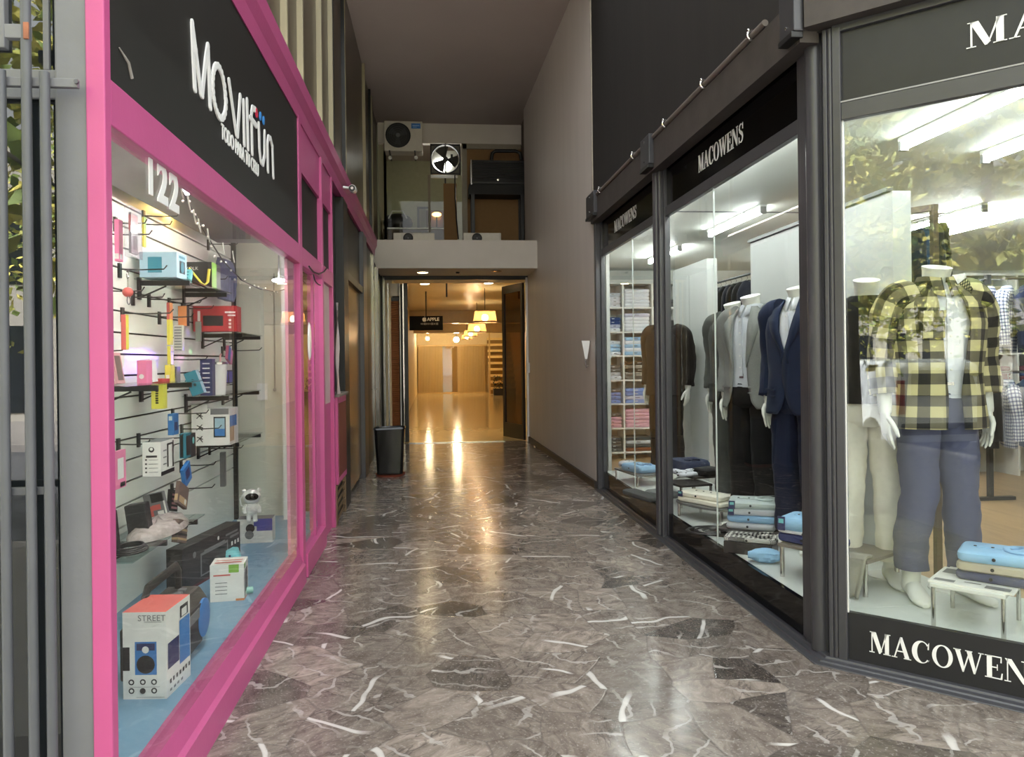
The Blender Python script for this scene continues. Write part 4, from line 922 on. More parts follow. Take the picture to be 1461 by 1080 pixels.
mx_ = N(nt_, 'ShaderNodeMixShader'); mx_.inputs[0].default_value = .5; nt_.links.new(tl_.outputs[0], mx_.inputs[1]); nt_.links.new(df_.outputs[0], mx_.inputs[2]); tp_ = N(nt_, 'ShaderNodeBsdfTransparent'); m3_ = N(nt_, 'ShaderNodeMixShader'); m3_.inputs[0].default_value = .35; nt_.links.new(mx_.outputs[0], m3_.inputs[1]); nt_.links.new(tp_.outputs[0], m3_.inputs[2]); nt_.links.new(m3_.outputs[0], o_.inputs[0])   # open weave
for i, (px, py, D, w, lab) in enumerate(((692, 452, 16.5, 34, 'nearest and largest woven drum pendant in the hall'), (680.5, 468, 20.5, 27, 'second woven drum pendant from the door'), (671.5, 476, 24.5, 20, 'third woven drum pendant from the door'), (666, 481, 28, 16, 'fourth woven drum pendant from the door'))):
    c = at_d(px, py, D); r = w / 2 * D / F; h = r * .95
    t = thing('pendant_lamp', lab, 'pendant lamp', (c.x, c.y, c.z - h / 2), 0)
    b = MB(); b.lathe([(r * .86, h), (r, .02), (r * .985, .02), (r * .845, h)], (0, 0, 0), 30); 
    b.build('shade', SHADE_OUT, t)
    b = MB(); b.lathe([(r * 1.0, .0), (r * 1.03, .012), (r * 1.0, .03)], (0, 0, 0), 30); b.build('hoop', BRZ, t); b = MB(); b.lathe([(r * .86, h - .01), (r * .89, h), (r * .86, h + .01)], (0, 0, 0), 30); b.build('hoop', BRZ, t)
    MB().ball((0, 0, h * .42), r * .27).build('bulb', WARM, t)
    MB().cyl((0, 0, h * .6), (0, 0, 3.0 - (c.z - h / 2)), .008, 8).build('cord', BLACKM, t)
for px, py, D, lab in ((651, 484.5, 32, 'bare glowing bulb in front of the cream far wall'), (610, 483, 32.5, 'small wall bulb left of the bare glowing bulb')):
    c = at_d(px, py, D); t = thing('bulb_lamp', lab, 'lamp', (c.x, c.y, c.z - .1)); MB().ball((0, 0, .1), .11 if px > 640 else .075).build('bulb', WARM, t); MB().cyl((0, 0, .15), (0, 0, 3.0 - c.z + .1), .01, 8).build('cord', BLACKM, t)
# hanging fruit-logo box sign
hs_ = thing('hanging_sign', 'black hanging sign box lettered APPLE on the left hall wall', 'sign', tuple(at_d(608, 470, 17)))
s0, s1 = at_d(584, 451, 17), at_d(632, 470.5, 17)
MB().bx(s0.x, s1.x, s0.y, s0.y + .16, s1.z, s0.z).build('box', mat('sign_black', rgb(10, 10, 13), .7, spec=.2), hs_, bevel=.006, world=True)
def fruit(b, M, s, m=0):
    pts = [(0.0, .30), (.14, .36), (.30, .30), (.36, .20), (.30, .08), (.30, -.04), (.40, -.12), (.30, -.34), (.16, -.48), (0, -.44), (-.16, -.48), (-.32, -.32), (-.42, -.06), (-.38, .18), (-.26, .32), (-.12, .36)]
    b.prism([(x * s, y * s) for x, y in reversed(pts)], M, .004, m); b.prism([(x * s, y * s) for x, y in [(0, .40), (.02, .52), (.14, .62), (.13, .50)][::-1]], M, .004, m)
M = frame(Vector((0, 0, 0)), (1, 0, 0), (0, 0, 1))
b = MB(); c = at_d(605.5, 455.5, 17); c.y = s0.y - .005
Mf = frame(c, (1, 0, 0), (0, 0, 1)); fruit(b, Mf, .11)
c = at_d(618, 455.5, 17); c.y = s0.y - .004; b.text('APPLE', .10, frame(c, (1, 0, 0), (0, 0, 1)), 0, .004, .003)
b.build('lettering', LETW, hs_, world=True)
b = MB(); rn_ = random.Random(4); x = at_d(601, 462, 17).x; z = at_d(601, 462, 17).z
while x < at_d(625, 462, 17).x: 
    w = rn_.uniform(.012, .03); b.box((x, s0.y - .003, z), (w, .004, rn_.uniform(.03, .05))); x += w + .012
b.build('small_print', mat('print_grey', rgb(150, 150, 150), .5), hs_, world=True)
MB().cyl(((s0.x + s1.x) / 2, s0.y + .08, s0.z), ((s0.x + s1.x) / 2, s0.y + .08, 3.0), .012, 8).build('hanger_rod', BLACKM, hs_, world=True)

# bin by the door
bn = thing('trash_bin', 'black plastic trash bin with a rim bag beside the hall door', 'bin', (at_z(557, 676, 0.02).x, at_z(557, 676, .02).y, 0))
bp = bn.location; wtop = (579 - 537) / F * 9.95; wb = (575 - 540) / F * 9.95; zt = H + (513.7 + 1.8 - 610) * 9.95 / F
def rr_ring(w, d, z, r=.04, n=5):
    out = []
    for cx, cy, a0 in ((w / 2 - r, d / 2 - r, 0), (-w / 2 + r, d / 2 - r, 90), (-w / 2 + r, -d / 2 + r, 180), (w / 2 - r, -d / 2 + r, 270)):
        for i in range(n): a = rad(a0 + 90 * i / (n - 1)); out.append(Vector((cx + r * cos(a), cy + r * sin(a), z)))
    return out
BINM = mat('bin_black', rgb(18, 18, 20), .25)
b = MB(); b.rings([rr_ring(wb, .26, .025), rr_ring(wtop, .32, zt), rr_ring(wtop - .02, .30, zt), rr_ring(wb - .02, .24, .05)], 0, True, True); b.build('body', BINM, bn)
b = MB(); R = []
for k in range(3):
    ring = rr_ring(wtop + .02 - .02 * k, .34 - .02 * k, zt + (.0, .018, -.02)[k]); R.append([v + Vector((0, 0, .008 * sin(i * 2.1 + k))) for i, v in enumerate(ring)])
b.rings(R, 0, False, False); b.build('liner', mat('bin_liner', rgb(24, 24, 26), .2), bn)
tag(MB().lathe([(.001, .004), (.16, .004), (.185, .03), (.195, .03), (.175, 0), (.001, 0)], (bp.x, bp.y, 0), 28).build('saucer', mat('terracotta', rgb(128, 60, 42), .6)), 'terracotta saucer under the black trash bin', 'saucer')
bn.location.z = .008

# unseen fill strip added on the pink beam to brighten fins and ceiling
cv = thing('fill_cove_light', 'long unseen fill strip added on top of the pink beam under the fins', 'strip light', (-.93, 9.0, 3.34))
MB().bx(-.985, -.875, 4.2, 11.85, 3.341, 3.352).build('tray', WHITEG, cv, world=True)
MB().cyl((-.93, 4.3, 3.375), (-.93, 11.8, 3.375), .018, 12).build('tube', lamp_mat('fill_cove_tube', (1, .93, .84, 1), COVE_S), cv, world=True)
kv = thing('fill_strip_light', 'added fill strip hidden behind the pink lintel over the shop window', 'strip light', (-.975, 3.7, 2.3))
MB().cyl((-.972, 2.5, 2.30), (-.972, 5.1, 2.30), .016, 12).build('tube', lamp_mat('kiosk_fill_tube', (1, .98, .93, 1), KIOSK_S), kv, world=True); MB().bx(-.99, -.955, 2.45, 5.15, 2.318, 2.40).build('housing', WHITEG, kv, world=True)  # unseen tube added to brighten the slatwall and goods
# ------------------------------------------------------------------ goods in the pink shop
def c3(name, r, g, b_, rough=.45, **k): return mat(name, rgb(r, g, b_), rough, **k)
CWHITE = c3('print_white', 232, 230, 224); CBLACK = c3('print_black', 30, 30, 32); CGREY = c3('print_midgrey', 120, 120, 122)
CRED = c3('print_red', 176, 46, 52); CCORAL = c3('print_coral', 206, 98, 90); CPINK = c3('print_pink', 236, 130, 170); CROSE = c3('print_rose', 214, 160, 160)
CTEAL = c3('print_teal', 52, 128, 146); CAQUA = c3('print_aqua', 120, 200, 206); CBLUE = c3('print_blue', 60, 124, 190); CNAVY = c3('print_navy', 44, 50, 96)
CLBLUE = c3('print_pale_blue', 164, 196, 210); CYEL = c3('print_yellow', 226, 214, 84); CORNG = c3('print_orange', 226, 140, 84); CGREEN = c3('print_green', 130, 180, 70); CBROWN = c3('print_brown', 112, 92, 84); CTAN = c3('print_tan', 196, 164, 124); CVIO = c3('print_violet', 84, 84, 170)
CLEAR = glass_mat('clear_plastic', (.86, .87, .9, 1), 1.7, .12, .10, (.85, .85, .9, 1))
FRO = glass_mat('shelf_glass', (.80, .88, .86, 1), 1.55)
def carton(name, label, cat, pos, size, rz=0, mats=(CWHITE,), fm=None, dec=(), txt=(), disc=(), group=None, tilt=None, bev=0):
    sx, sy, sz = size; b = MB()
    b.box((0, 0, sz / 2), size, 0, None, fm)
    def fr_(f, u, v, e=.0008):
        if f == 'f': return Vector((-sx / 2 + u * sx, -sy / 2 - e, v * sz)), Vector((1, 0, 0)), Vector((0, 0, 1)), sx, sz
        if f == 'r': return Vector((sx / 2 + e, -sy / 2 + u * sy, v * sz)), Vector((0, 1, 0)), Vector((0, 0, 1)), sy, sz
        return Vector((-sx / 2 + u * sx, -sy / 2 + v * sy, sz + e)), Vector((1, 0, 0)), Vector((0, 1, 0)), sx, sy
    for i, d in enumerate(dec):
        f, u0, v0, u1, v1, m = d[:6]; e = .0008 + .0004 * (i % 4) 
        b.quad(fr_(f, u0, v0, e)[0], fr_(f, u1, v0, e)[0], fr_(f, u1, v1, e)[0], fr_(f, u0, v1, e)[0], m)
    for i, (f, u, v, r, m) in enumerate(disc):
        o, ex, ey, w, h = fr_(f, u, v, .0026 + .0004 * (i % 5)); b.poly([o + ex * r * cos(2 * pi * k / 20) + ey * r * sin(2 * pi * k / 20) for k in range(20)], m)
    for f, u, v, s_, t_, m in txt:
        o, ex, ey, w, h = fr_(f, u, v, .003); b.text(t_, s_, frame(o, ex, ey), m, 0, .0)
    if tilt:
        M = Matrix.Rotation(tilt[1], 3, tilt[0]); b.v = [M @ v for v in b.v]
    if rz: M = Matrix.Rotation(rz, 3, 'Z'); b.v = [M @ v for v in b.v]
    zmin = min(v.z for v in b.v)
    b.v = [v + Vector(pos) - Vector((0, 0, zmin)) for v in b.v]
    return tag(b.build(name, list(mats), bevel=bev), label, cat, group)

# shelves: glass board on two black brackets
SHX = XW + .275
def shelf(label, z, y0, y1, ext=.1, yend=None, near=.06):
    t = thing('display_shelf', label, 'shelf', (XW + .14, (y0 + y1) / 2, z - .02))
    MB().bx(XW + .002, SHX + .005, y0 - near, (yend or y1 + ext), z - .006, z).build('shelf_board', FRO, t, world=True)
    for y in (y0, y1):
        b = MB(); b.bx(XW, XW + .014, y - .016, y + .016, z - .11, z + .01); b.bx(XW + .01, SHX, y - .008, y + .008, z - .034, z - .007); b.bar((XW + .01, y, z - .10), (XW + .15, y, z - .036), .008, .008); b.build('bracket', BLACKM, t, world=True)
    return t
def ydp(d): return d * cos(TH)   # depth along the view at small offsets
def ys(px): return at_x(px, 510, XW).y
shelf('glass shelf holding the pale blue speaker box high on the slatwall', 1.915, ys(198), ys(262))
shelf('glass shelf carrying the red speaker box on the slatwall', 1.665, ys(288), ys(319), .06)
shelf('long glass shelf at the left with pink cases and straps', 1.355, ys(140), ys(199), .28, near=.4)
shelf('glass shelf under the white tumbler', 1.245, ys(263), ys(316), .04)
shelf('glass shelf under the tablet stand box', .915, ys(280), ys(318), .04)
shelf('low glass shelf heaped with plastic-wrapped accessories', .585, ys(152), ys(206), .12, near=.45)
# hooks
HK = mat('hook_black', rgb(40, 38, 36), .4)
def hook(px, py, L_, label, up=.02):
    p = at_x(px, py, XW); t = thing('display_hook', label, 'hook', (XW, p.y, p.z - .04), 0, 'slatwall hooks')
    b = MB(); b.bx(XW, XW + .012, p.y - .014, p.y + .014, p.z - .045, p.z + .03); b.build('back_plate', HK, t, world=True)
    b = MB(); b.tube([(XW + .008, p.y, p.z), (XW + .5 * L_, p.y, p.z - .003), (XW + L_ * .93, p.y, p.z), (XW + L_, p.y, p.z + up)], .0035, 7); b.build('prong', HK, t, world=True)
hooks = [(151, 334, .22, 'long bare hook nearest the corner post at the top'), (163, 318, .16, 'hook carrying the pink comb pack'), (203, 308, .20, 'hook with the plastic-bagged case'), (203, 320, .16, 'hook with the yellow strip next to the bagged case'),
    (169, 384, .24, 'hook from which the coral keychain hangs'), (152, 415, .18, 'bare hook below the coral keychain'), (188, 424, .17, 'upper bare hook below the blue speaker shelf'), (211, 427, .2, 'second bare hook below the blue speaker shelf'),
    (173, 447, .26, 'hook with the coral and yellow strap'), (226, 452, .2, 'hook left of the yellow lanyard'), (240, 432, .2, 'hook holding the yellow lanyard'), (259, 440, .2, 'hook holding the orange box'), (282, 398, .2, 'hook behind the black and green box'),
    (146, 500, .1, 'short hook left behind the rose case'), (244, 513, .22, 'hook right of the yellow bear pendant'), (167, 634, .16, 'hook with the pink earphone pack'), (196, 626, .24, 'hook with the large white lamp box'), (245, 590, .22, 'hook over the blue card pack'),
    (258, 612, .25, 'hook beside the teal phone cases'), (257, 664, .22, 'hook with the tilted blue pack'), (244, 697, .26, 'hook with the brown pouch packs'), (298, 640, .24, 'hook under the tablet stand shelf'), (296, 348, .22, 'hook beside the navy hanging bag'), (316, 500, .3, 'long hook behind the white tumbler')]
for h in hooks: hook(*h)
# hanging packs
def pack(name, label, cat, px, y0, y1, X, w, th=.012, mats=(CPINK,), rx=0.0, **k):
    p1, p2 = at_x(px, y0, X), at_x(px, y1, X)
    return carton(name, label, cat, (X, p1.y, p2.z), (th, w, p1.z - p2.z), rx, mats, **k)
pack('blister_pack', 'slim pink pack hanging high on the left of the slatwall', 'pack', 169, 314, 373, XW + .09, .05, .02, (CPINK, CWHITE, CROSE), dec=(('r', .2, .05, .8, .18, 1), ('r', .3, .3, .6, .7, 2), ('f', 0, .05, 1, .18, 1)))
o = pack('bagged_case', 'clear plastic bag with a red and grey case, hung near the top', 'pack', 190, 297, 368, XW + .15, .15, .03, (CLEAR,))
pack('phone_case', 'red and grey phone case sealed in the hanging plastic bag', 'phone case', 190, 305, 362, XW + .15, .085, .012, (CGREY, CRED, CBLACK), dec=(('r', .1, .55, .9, .95, 1), ('f', 0, .55, 1, .95, 1), ('r', .2, .1, .8, .45, 2)))
pack('card_pack', 'thin yellow-green strip pack beside the bagged case', 'pack', 205, 310, 352, XW + .1, .03, .012, (CYEL, CGREEN), dec=(('r', 0, .6, 1, 1, 1),))
pack('strap_pack', 'coral and yellow wrist strap hanging on the left of the slatwall', 'strap', 178, 449, 499, XW + .14, .035, .022, (CCORAL, CYEL), fm=(0, 1, 0, 1, 0, 0))
pack('lanyard', 'yellow and orange lanyard strap hanging by the orange box', 'strap', 242, 432, 492, XW + .12, .05, .016, (CYEL, CORNG, CCORAL), dec=(('r', 0, .6, 1, 1, 1), ('f', 0, .6, 1, 1, 2)))
pack('pendant_tag', 'yellow bear-shaped pendant tag below the lanyard', 'tag', 243, 494, 520, XW + .12, .05, .018, (CYEL, CBLACK), disc=(('r', .3, .7, .005, 1), ('r', .7, .7, .005, 1)))
pack('small_box', 'small orange box hanging from a slatwall hook', 'box', 262, 437, 465, XW + .12, .05, .05, (CORNG, CBLACK, CTAN), fm=(0, 1, 0, 1, 2, 2))
pack('watch_strap', 'pale grey link watch strap hanging under the orange box', 'strap', 255, 464, 500, XW + .12, .03, .05, (c3('link_grey', 206, 204, 192), CGREY), dec=[('f', .1, i / 9, .9, i / 9 + .05, 1) for i in range(9)])
pack('card_pack', 'bright yellow pack printed in black hanging below the long shelf', 'pack', 227, 546, 583, XW + .16, .06, .06, (CYEL, CBLACK), dec=[('f', .35, .2 + i * .09, .6, .26 + i * .09, 1) for i in range(7)])
pack('blister_pack', 'pink pack with white earphones hanging at the lower left', 'pack', 168, 643, 697, XW + .12, .14, .018, (CPINK, CWHITE, CBLACK), dec=(('r', .3, .25, .8, .8, 1), ('r', .5, .03, .9, .15, 2)))
pack('lamp_box', 'large white and black lamp box hanging on the slatwall', 'box', 226, 628, 676, XW + .17, .20, .09, (CWHITE, CBLACK, CGREY), fm=(0, 0, 0, 0, 1, 2), disc=(('f', .5, .78, .014, 1), ('f', .5, .80, .008, 0)),
     dec=[('f', .2, .55, .8, .61, 1)] + [('f', .15, .10 + .12 * i, .25, .15 + .12 * i, 1) for i in range(4)] + [('f', .35, .115 + .12 * i, .85, .13 + .12 * i, 2) for i in range(4)] + [('r', .0, 0, 1, .12, 1), ('r', .45, .2, .55, .9, 1), ('r', .85, .15, .95, .95, 1), ('r', .45, .84, .95, .9, 1), ('r', .15, .3, .4, .34, 2), ('r', .15, .5, .4, .54, 2), ('r', .15, .7, .4, .74, 2)])
pack('card_pack', 'narrow blue pack on the hook right of the white lamp box', 'pack', 247, 590, 620, XW + .12, .09, .03, (CBLUE, CNAVY, CWHITE), dec=(('r', .2, .2, .8, .6, 1), ('f', .2, .7, .8, .9, 2)))
pack('phone_case', 'dark teal phone case pack hanging right of the lamp box', 'phone case', 264, 618, 653, XW + .16, .09, .035, (CTEAL, CBLACK, CAQUA), dec=(('f', .1, .05, .6, .95, 1), ('r', .1, .1, .9, .9, 1)))
pack('phone_case', 'black phone case pack with a pale oval behind the teal one', 'phone case', 272, 618, 652, XW + .16, .10, .025, (CBLACK, CAQUA), disc=(('r', .5, .7, .02, 1),))
pack('card_pack', 'blue pack hanging crooked from its hook above the brown packs', 'pack', 267, 666, 694, XW + .17, .12, .02, (CBLUE, CNAVY), dec=(('r', .2, .3, .8, .8, 1),), tilt=('X', rad(20)))
pack('pouch_pack', 'brown pouch pack with a window hanging tilted near the shelf end', 'pack', 257, 700, 731, XW + .20, .17, .02, (CBROWN, CTAN, CWHITE), dec=(('r', .1, .1, .9, .4, 1), ('f', .1, .1, .9, .4, 1)), disc=(('r', .7, .25, .016, 2),), tilt=('X', rad(-24)))
pack('pouch_pack', 'dark striped pouch pack behind the brown pouch pack', 'pack', 245, 703, 733, XW + .15, .12, .02, (CBLACK, CROSE, CBROWN), dec=[('r', .1, .1 + i * .2, .9, .2 + i * .2, 1) for i in range(4)], tilt=('X', rad(-14)))
pack('striped_pouch', 'striped brown pouch hanging below the end of the low shelf', 'pack', 255, 748, 780, XW + .26, .15, .03, (CBROWN, CTAN, CBLACK), dec=[('f', 0, .1 + i * .2, 1, .2 + i * .2, 1 + i % 2) for i in range(4)] + [('r', 0, .1 + i * .2, 1, .2 + i * .2, 1 + i % 2) for i in range(4)], tilt=('X', rad(-16)))
pack('cable_tie_pack', 'long grey cable pack hanging at the right end of the slatwall', 'pack', 318, 645, 694, XW + .1, .05, .03, (CGREY, CBLACK))
pack('card_pack', 'grey-green pack hanging beneath the red speaker shelf', 'pack', 283, 459, 487, XW + .1, .03, .03, (c3('pack_greygreen', 120, 128, 118),))
pack('blister_pack', 'pink and blue card hanging behind the white tumbler', 'pack', 326, 500, 520, XW + .15, .12, .02, (CPINK, CBLUE), dec=(('r', .0, .0, .5, 1, 1),), tilt=('X', rad(-20)))
pack('phone_case', 'phone display card with a violet screen right of the white tumbler', 'phone case', 327, 528, 547, XW + .16, .12, .02, (CBLACK, CVIO), dec=(('r', .12, .1, .88, .9, 1), ('f', .1, .1, .9, .9, 1)))
# coral keychain
k = at_x(182, 386, XW + .13); kc = thing('keychain', 'coral ball keychain on a silver clip hanging from its hook', 'keychain', (k.x, k.y, k.z - .12))
b = MB(); b.tube([k + Vector((0, .012 * sin(a), -.02 + .02 * cos(a))) for a in [i * pi / 6 for i in range(13)]], .003, 6); b.cyl(k + Vector((0, 0, -.04)), k + Vector((0, 0, -.085)), .004, 8); b.build('clip', CHROME, kc, world=True)
b = MB(); b.ball(k + Vector((0, 0, -.105)), (.025, .025, .024)); b.build('ball', CCORAL, kc, world=True)
b = MB(); b.tube([k + Vector((.004, .02 * sin(a), -.145 + .02 * cos(a))) for a in [i * pi / 6 for i in range(13)]], .003, 6); b.build('ring', CGREY, kc, world=True)
# navy bag
b = MB(); p = at_x(322, 372, XW + .10); q = at_x(322, 428, XW + .10); R = []
for i in range(10):
    t = i / 9; z = p.z + (q.z - p.z) * t; w = .20 + .05 * sin(t * 3); R.append([Vector((p.x + .05 * cos(a) * (.5 + .5 * sin(pi * t)) + .012 * noise.noise((a * 2, t * 7, 0)), p.y + w * sin(a) + .02 * noise.noise((a, t * 5, 3)), z)) for a in [2 * pi * k / 18 for k in range(18)]])
b.rings(R, 0); tag(b.build('printed_bag', mat('navy_print_bag', rgb(74, 78, 112), .5, var=.5, scale=30)), 'navy printed bag hanging at the right end of the top shelf', 'bag')
# goods standing on shelves
def on(px, py, z): return at_z(px, py, z)
def onsh(px, X, z):  # point on a shelf at height z, given px and X
    return Vector((X, at_x(px, 500, X).y, z))
carton('speaker_box', 'pale blue speaker box standing on the top glass shelf', 'box', onsh(235, XW + .145, 1.9155), (.19, .17, .135), 0, (CLBLUE, CTEAL, CBLACK, CWHITE), fm=(0, 0, 0, 0, 0, 3), dec=(('f', .22, .18, .60, .8, 1), ('r', .25, .2, .8, .7, 2), ('r', .2, .8, .8, .9, 1)), disc=(('r', .52, .45, .03, 1),))
carton('watch_box', 'small aqua gadget pack leaning beside the pale blue speaker box', 'box', onsh(258, XW + .16, 1.9155), (.12, .03, .075), 0, (CAQUA, CWHITE, CTEAL), dec=[('f', .1, .2 + .25 * i, .9, .3 + .25 * i, 2) for i in range(3)], tilt=('X', rad(-25)))
carton('headphone_box', 'black and green headphone box with yellow band on the top shelf', 'box', onsh(284, XW + .13, 1.9155), (.22, .2, .165), 0, (CBLACK, CTAN, CGREEN, CYEL, CWHITE), fm=(1, 0, 0, 0, 0, 1), dec=(('f', 0, 0, .28, .92, 1), ('f', .3, .66, .62, .86, 0), ('r', .0, 0, .5, 1, 2)), txt=(('f', .47, .75, .03, 'YOLK', 4),))
b = MB(); 
p = onsh(284, XW + .13, 1.9155); b.tube([p + Vector(q) for q in ((-.02, -.112, .125), (.055, -.118, .03), (.075, -.118, .022), (.09, -.112, .04), (.098, -.108, .12))], .011, 8, flat=.6); tag(b.build('headband', CYEL), 'yellow V-shaped headband in front of the black and green box', 'headband')
carton('speaker_box', 'red portable speaker box on the middle glass shelf', 'box', onsh(311, XW + .15, 1.6655), (.28, .15, .17), rad(4), (CRED, CBLACK, CWHITE, c3('dark_red', 120, 30, 36)), fm=(3, 0, 0, 0, 3, 0), dec=(('f', .22, .22, .68, .62, 1), ('f', .72, .72, .96, .78, 2), ('f', .78, .6, .96, .66, 2), ('f', .1, .4, .16, .8, 2)) + tuple(('f', .8, .12 + i * .14, .86, .2 + i * .14, 2) for i in range(3)), tilt=('Y', rad(0)))
carton('phone_case', 'rose phone case leaning on the long shelf near the corner post', 'phone case', onsh(165, XW + .13, 1.3555), (.05, .09, .145), 0, (CROSE, CBROWN, CWHITE), dec=(('r', .15, .1, .85, .9, 1), ('f', .2, .1, .8, .5, 2)), tilt=('Y', rad(-9)))
carton('phone_case', 'pink phone case standing on the long shelf', 'phone case', onsh(206, XW + .15, 1.3555), (.045, .08, .115), 0, (CPINK, CWHITE), disc=(('f', .5, .3, .012, 1),))
carton('phone_case', 'white swirled phone case beside the pink case on the long shelf', 'phone case', onsh(214, XW + .15, 1.3555), (.05, .08, .12), 0, (CWHITE, CROSE, CGREY), dec=(('f', .1, .1, .9, .3, 1), ('f', .3, .45, .7, .8, 2)), tilt=('Y', rad(-6)))
carton('strap_box', 'red flat box lying under the straps on the long shelf', 'box', onsh(224, XW + .1, 1.3555), (.12, .20, .016), 0, (CRED,))
carton('strap_pack', 'yellow strap pack standing at the end of the long shelf', 'pack', onsh(242, XW + .15, 1.3555), (.03, .07, .09), 0, (CYEL, CWHITE), dec=(('f', .2, .1, .8, .4, 1),))
carton('card_pack', 'grey card pack next to the yellow strap pack', 'pack', onsh(250, XW + .14, 1.3555), (.035, .06, .08), 0, (CGREY, CBLACK), dec=(('f', .2, .2, .8, .8, 1),))
carton('gadget_box', 'teal gadget box leaning to the left of the navy box', 'box', onsh(284, XW + .13, 1.2455), (.075, .06, .15), 0, (CTEAL, CBLACK, CLBLUE), fm=(0, 2, 0, 0, 2, 2), disc=(('f', .5, .62, .009, 1), ('f', .55, .42, .009, 1)), tilt=('Y', rad(-20)))
carton('gadget_box', 'tall navy box with fine print standing behind the white tumbler', 'box', onsh(296, XW + .15, 1.2455), (.075, .07, .235), 0, (CNAVY, CWHITE), dec=[('f', .2, .08 + i * .13, .8, .11 + i * .13, 1) for i in range(7)])
tu = thing('tumbler', 'tall white tumbler with a steel rim on the middle right shelf', 'tumbler', tuple(onsh(311, XW + .19, 1.2455)))
b = MB(); b.lathe([(.001, 0), (.044, 0), (.047, .02), (.0475, .022), (.058, .195), (.060, .2), (.052, .2), (.042, .01)], (0, 0, 0), 32); b.build('cup', WHITEG, tu)
b = MB(); b.lathe([(.001, .2), (.061, .2), (.061, .212), (.03, .218), (.001, .218)], (0, 0, 0), 28); b.build('lid', CHROME, tu)
MB().tube([(.012, 0, .21), (.014, 0, .255), (.02, 0, .27)], .006, 8).build('straw', CROSE, tu)
carton('tablet_stand_box', 'white tablet stand box with three black silhouettes and a photo side', 'box', onsh(306, XW + .15, .9155), (.24, .22, .24), 0, (CWHITE, CBLACK, CLBLUE, CTAN, CBLUE, CGREY), dec=(('f', .0, .0, .42, 1.12, 0), ('f', .58, .22, .9, .78, 1), ('f', .61, .26, .87, .74, 2), ('f', .61, .26, .87, .45, 4), ('f', .5, .84, .98, 1, 5), ('r', 0, .1, .5, .5, 3), ('r', 0, .5, .8, .8, 4)))
p = onsh(306, XW + .15, .9155); b = MB()
for i in range(3):
    c = p + Vector((-.068, -.1125, .045 + i * .075)); b.bar(c + Vector((-.02, 0, -.018)), c + Vector((.016, 0, .018)), .005, .002, 0, (0, 1, 0)); b.bar(c + Vector((-.018, 0, .012)), c + Vector((.02, 0, -.004)), .006, .002, 0, (0, 1, 0)); b.bar(c, c + Vector((.018, 0, -.022)), .005, .002, 0, (0, 1, 0))
o = b.build('stand_print', CBLACK); o.parent = bpy.data.objects['tablet_stand_box']; o.location = o.location - o.parent.location
carton('case_box', 'black tablet case standing on the low shelf', 'case', onsh(199, XW + .14, .5855), (.10, .07, .165), 0, (c3('case_black', 34, 34, 36), CBLACK), tilt=('Y', rad(-8)), bev=.006)
carton('phone_holder_stand', 'dark phone stand at the far left of the low shelf', 'stand', onsh(157, XW + .14, .5855), (.06, .06, .20), 0, (CBLACK,), tilt=('Y', rad(-5)), bev=.008)
carton('cable_card', 'grey and red cable card standing behind the low shelf heap', 'pack', onsh(226, XW + .13, .5855), (.105, .03, .165), 0, (CGREY, CCORAL, CWHITE, CBLACK), dec=(('f', .0, .05, .35, .6, 1), ('f', .35, .45, .75, .62, 1), ('f', .55, .25, .85, .4, 2), ('f', .35, .7, .95, .98, 3), ('f', .92, 0, 1, .7, 2)), tilt=('Y', rad(-12)))
b = MB(); c = onsh(224, XW + .17, .587); R = []
for i in range(9):
    t = i / 8; R.append([c + Vector((.12 * (1 - .12 * t) * (1 if True else 1) * cos(a) * (1 - t ** 3), .30 * sin(a) * (1 - t ** 3), .075 * t * (1 - .0 * t) + .018 * noise.noise((cos(a) * 3, sin(a) * 3, t * 4)) * (t > .1))) for a in [2 * pi * k / 26 for k in range(26)]])
b.rings(R, 0); tag(b.build('plastic_wrap_heap', mat('wrapped_plastic', rgb(176, 164, 160), .18, var=.35, scale=18, bump=.5, bscale=40)), 'heap of plastic-wrapped accessories lying on the low shelf', 'plastic wrap')
b = MB(); c = onsh(183, XW + .2, .590)
for k in range(4): b.tube([c + Vector(((.07 - k * .006) * cos(a), (.10 - k * .008) * sin(a), .004 + k * .007)) for a in [i * 2 * pi / 24 for i in range(25)]], .0045, 6)
tag(b.build('cable_coil', CBLACK), 'coiled black cable on the front edge of the low shelf', 'cable')

# goods on the blue floor
ZF = .2
def fl(px, py): return at_z(px, py, ZF)
p = fl(268, 945); q = fl(338, 0 + 960)
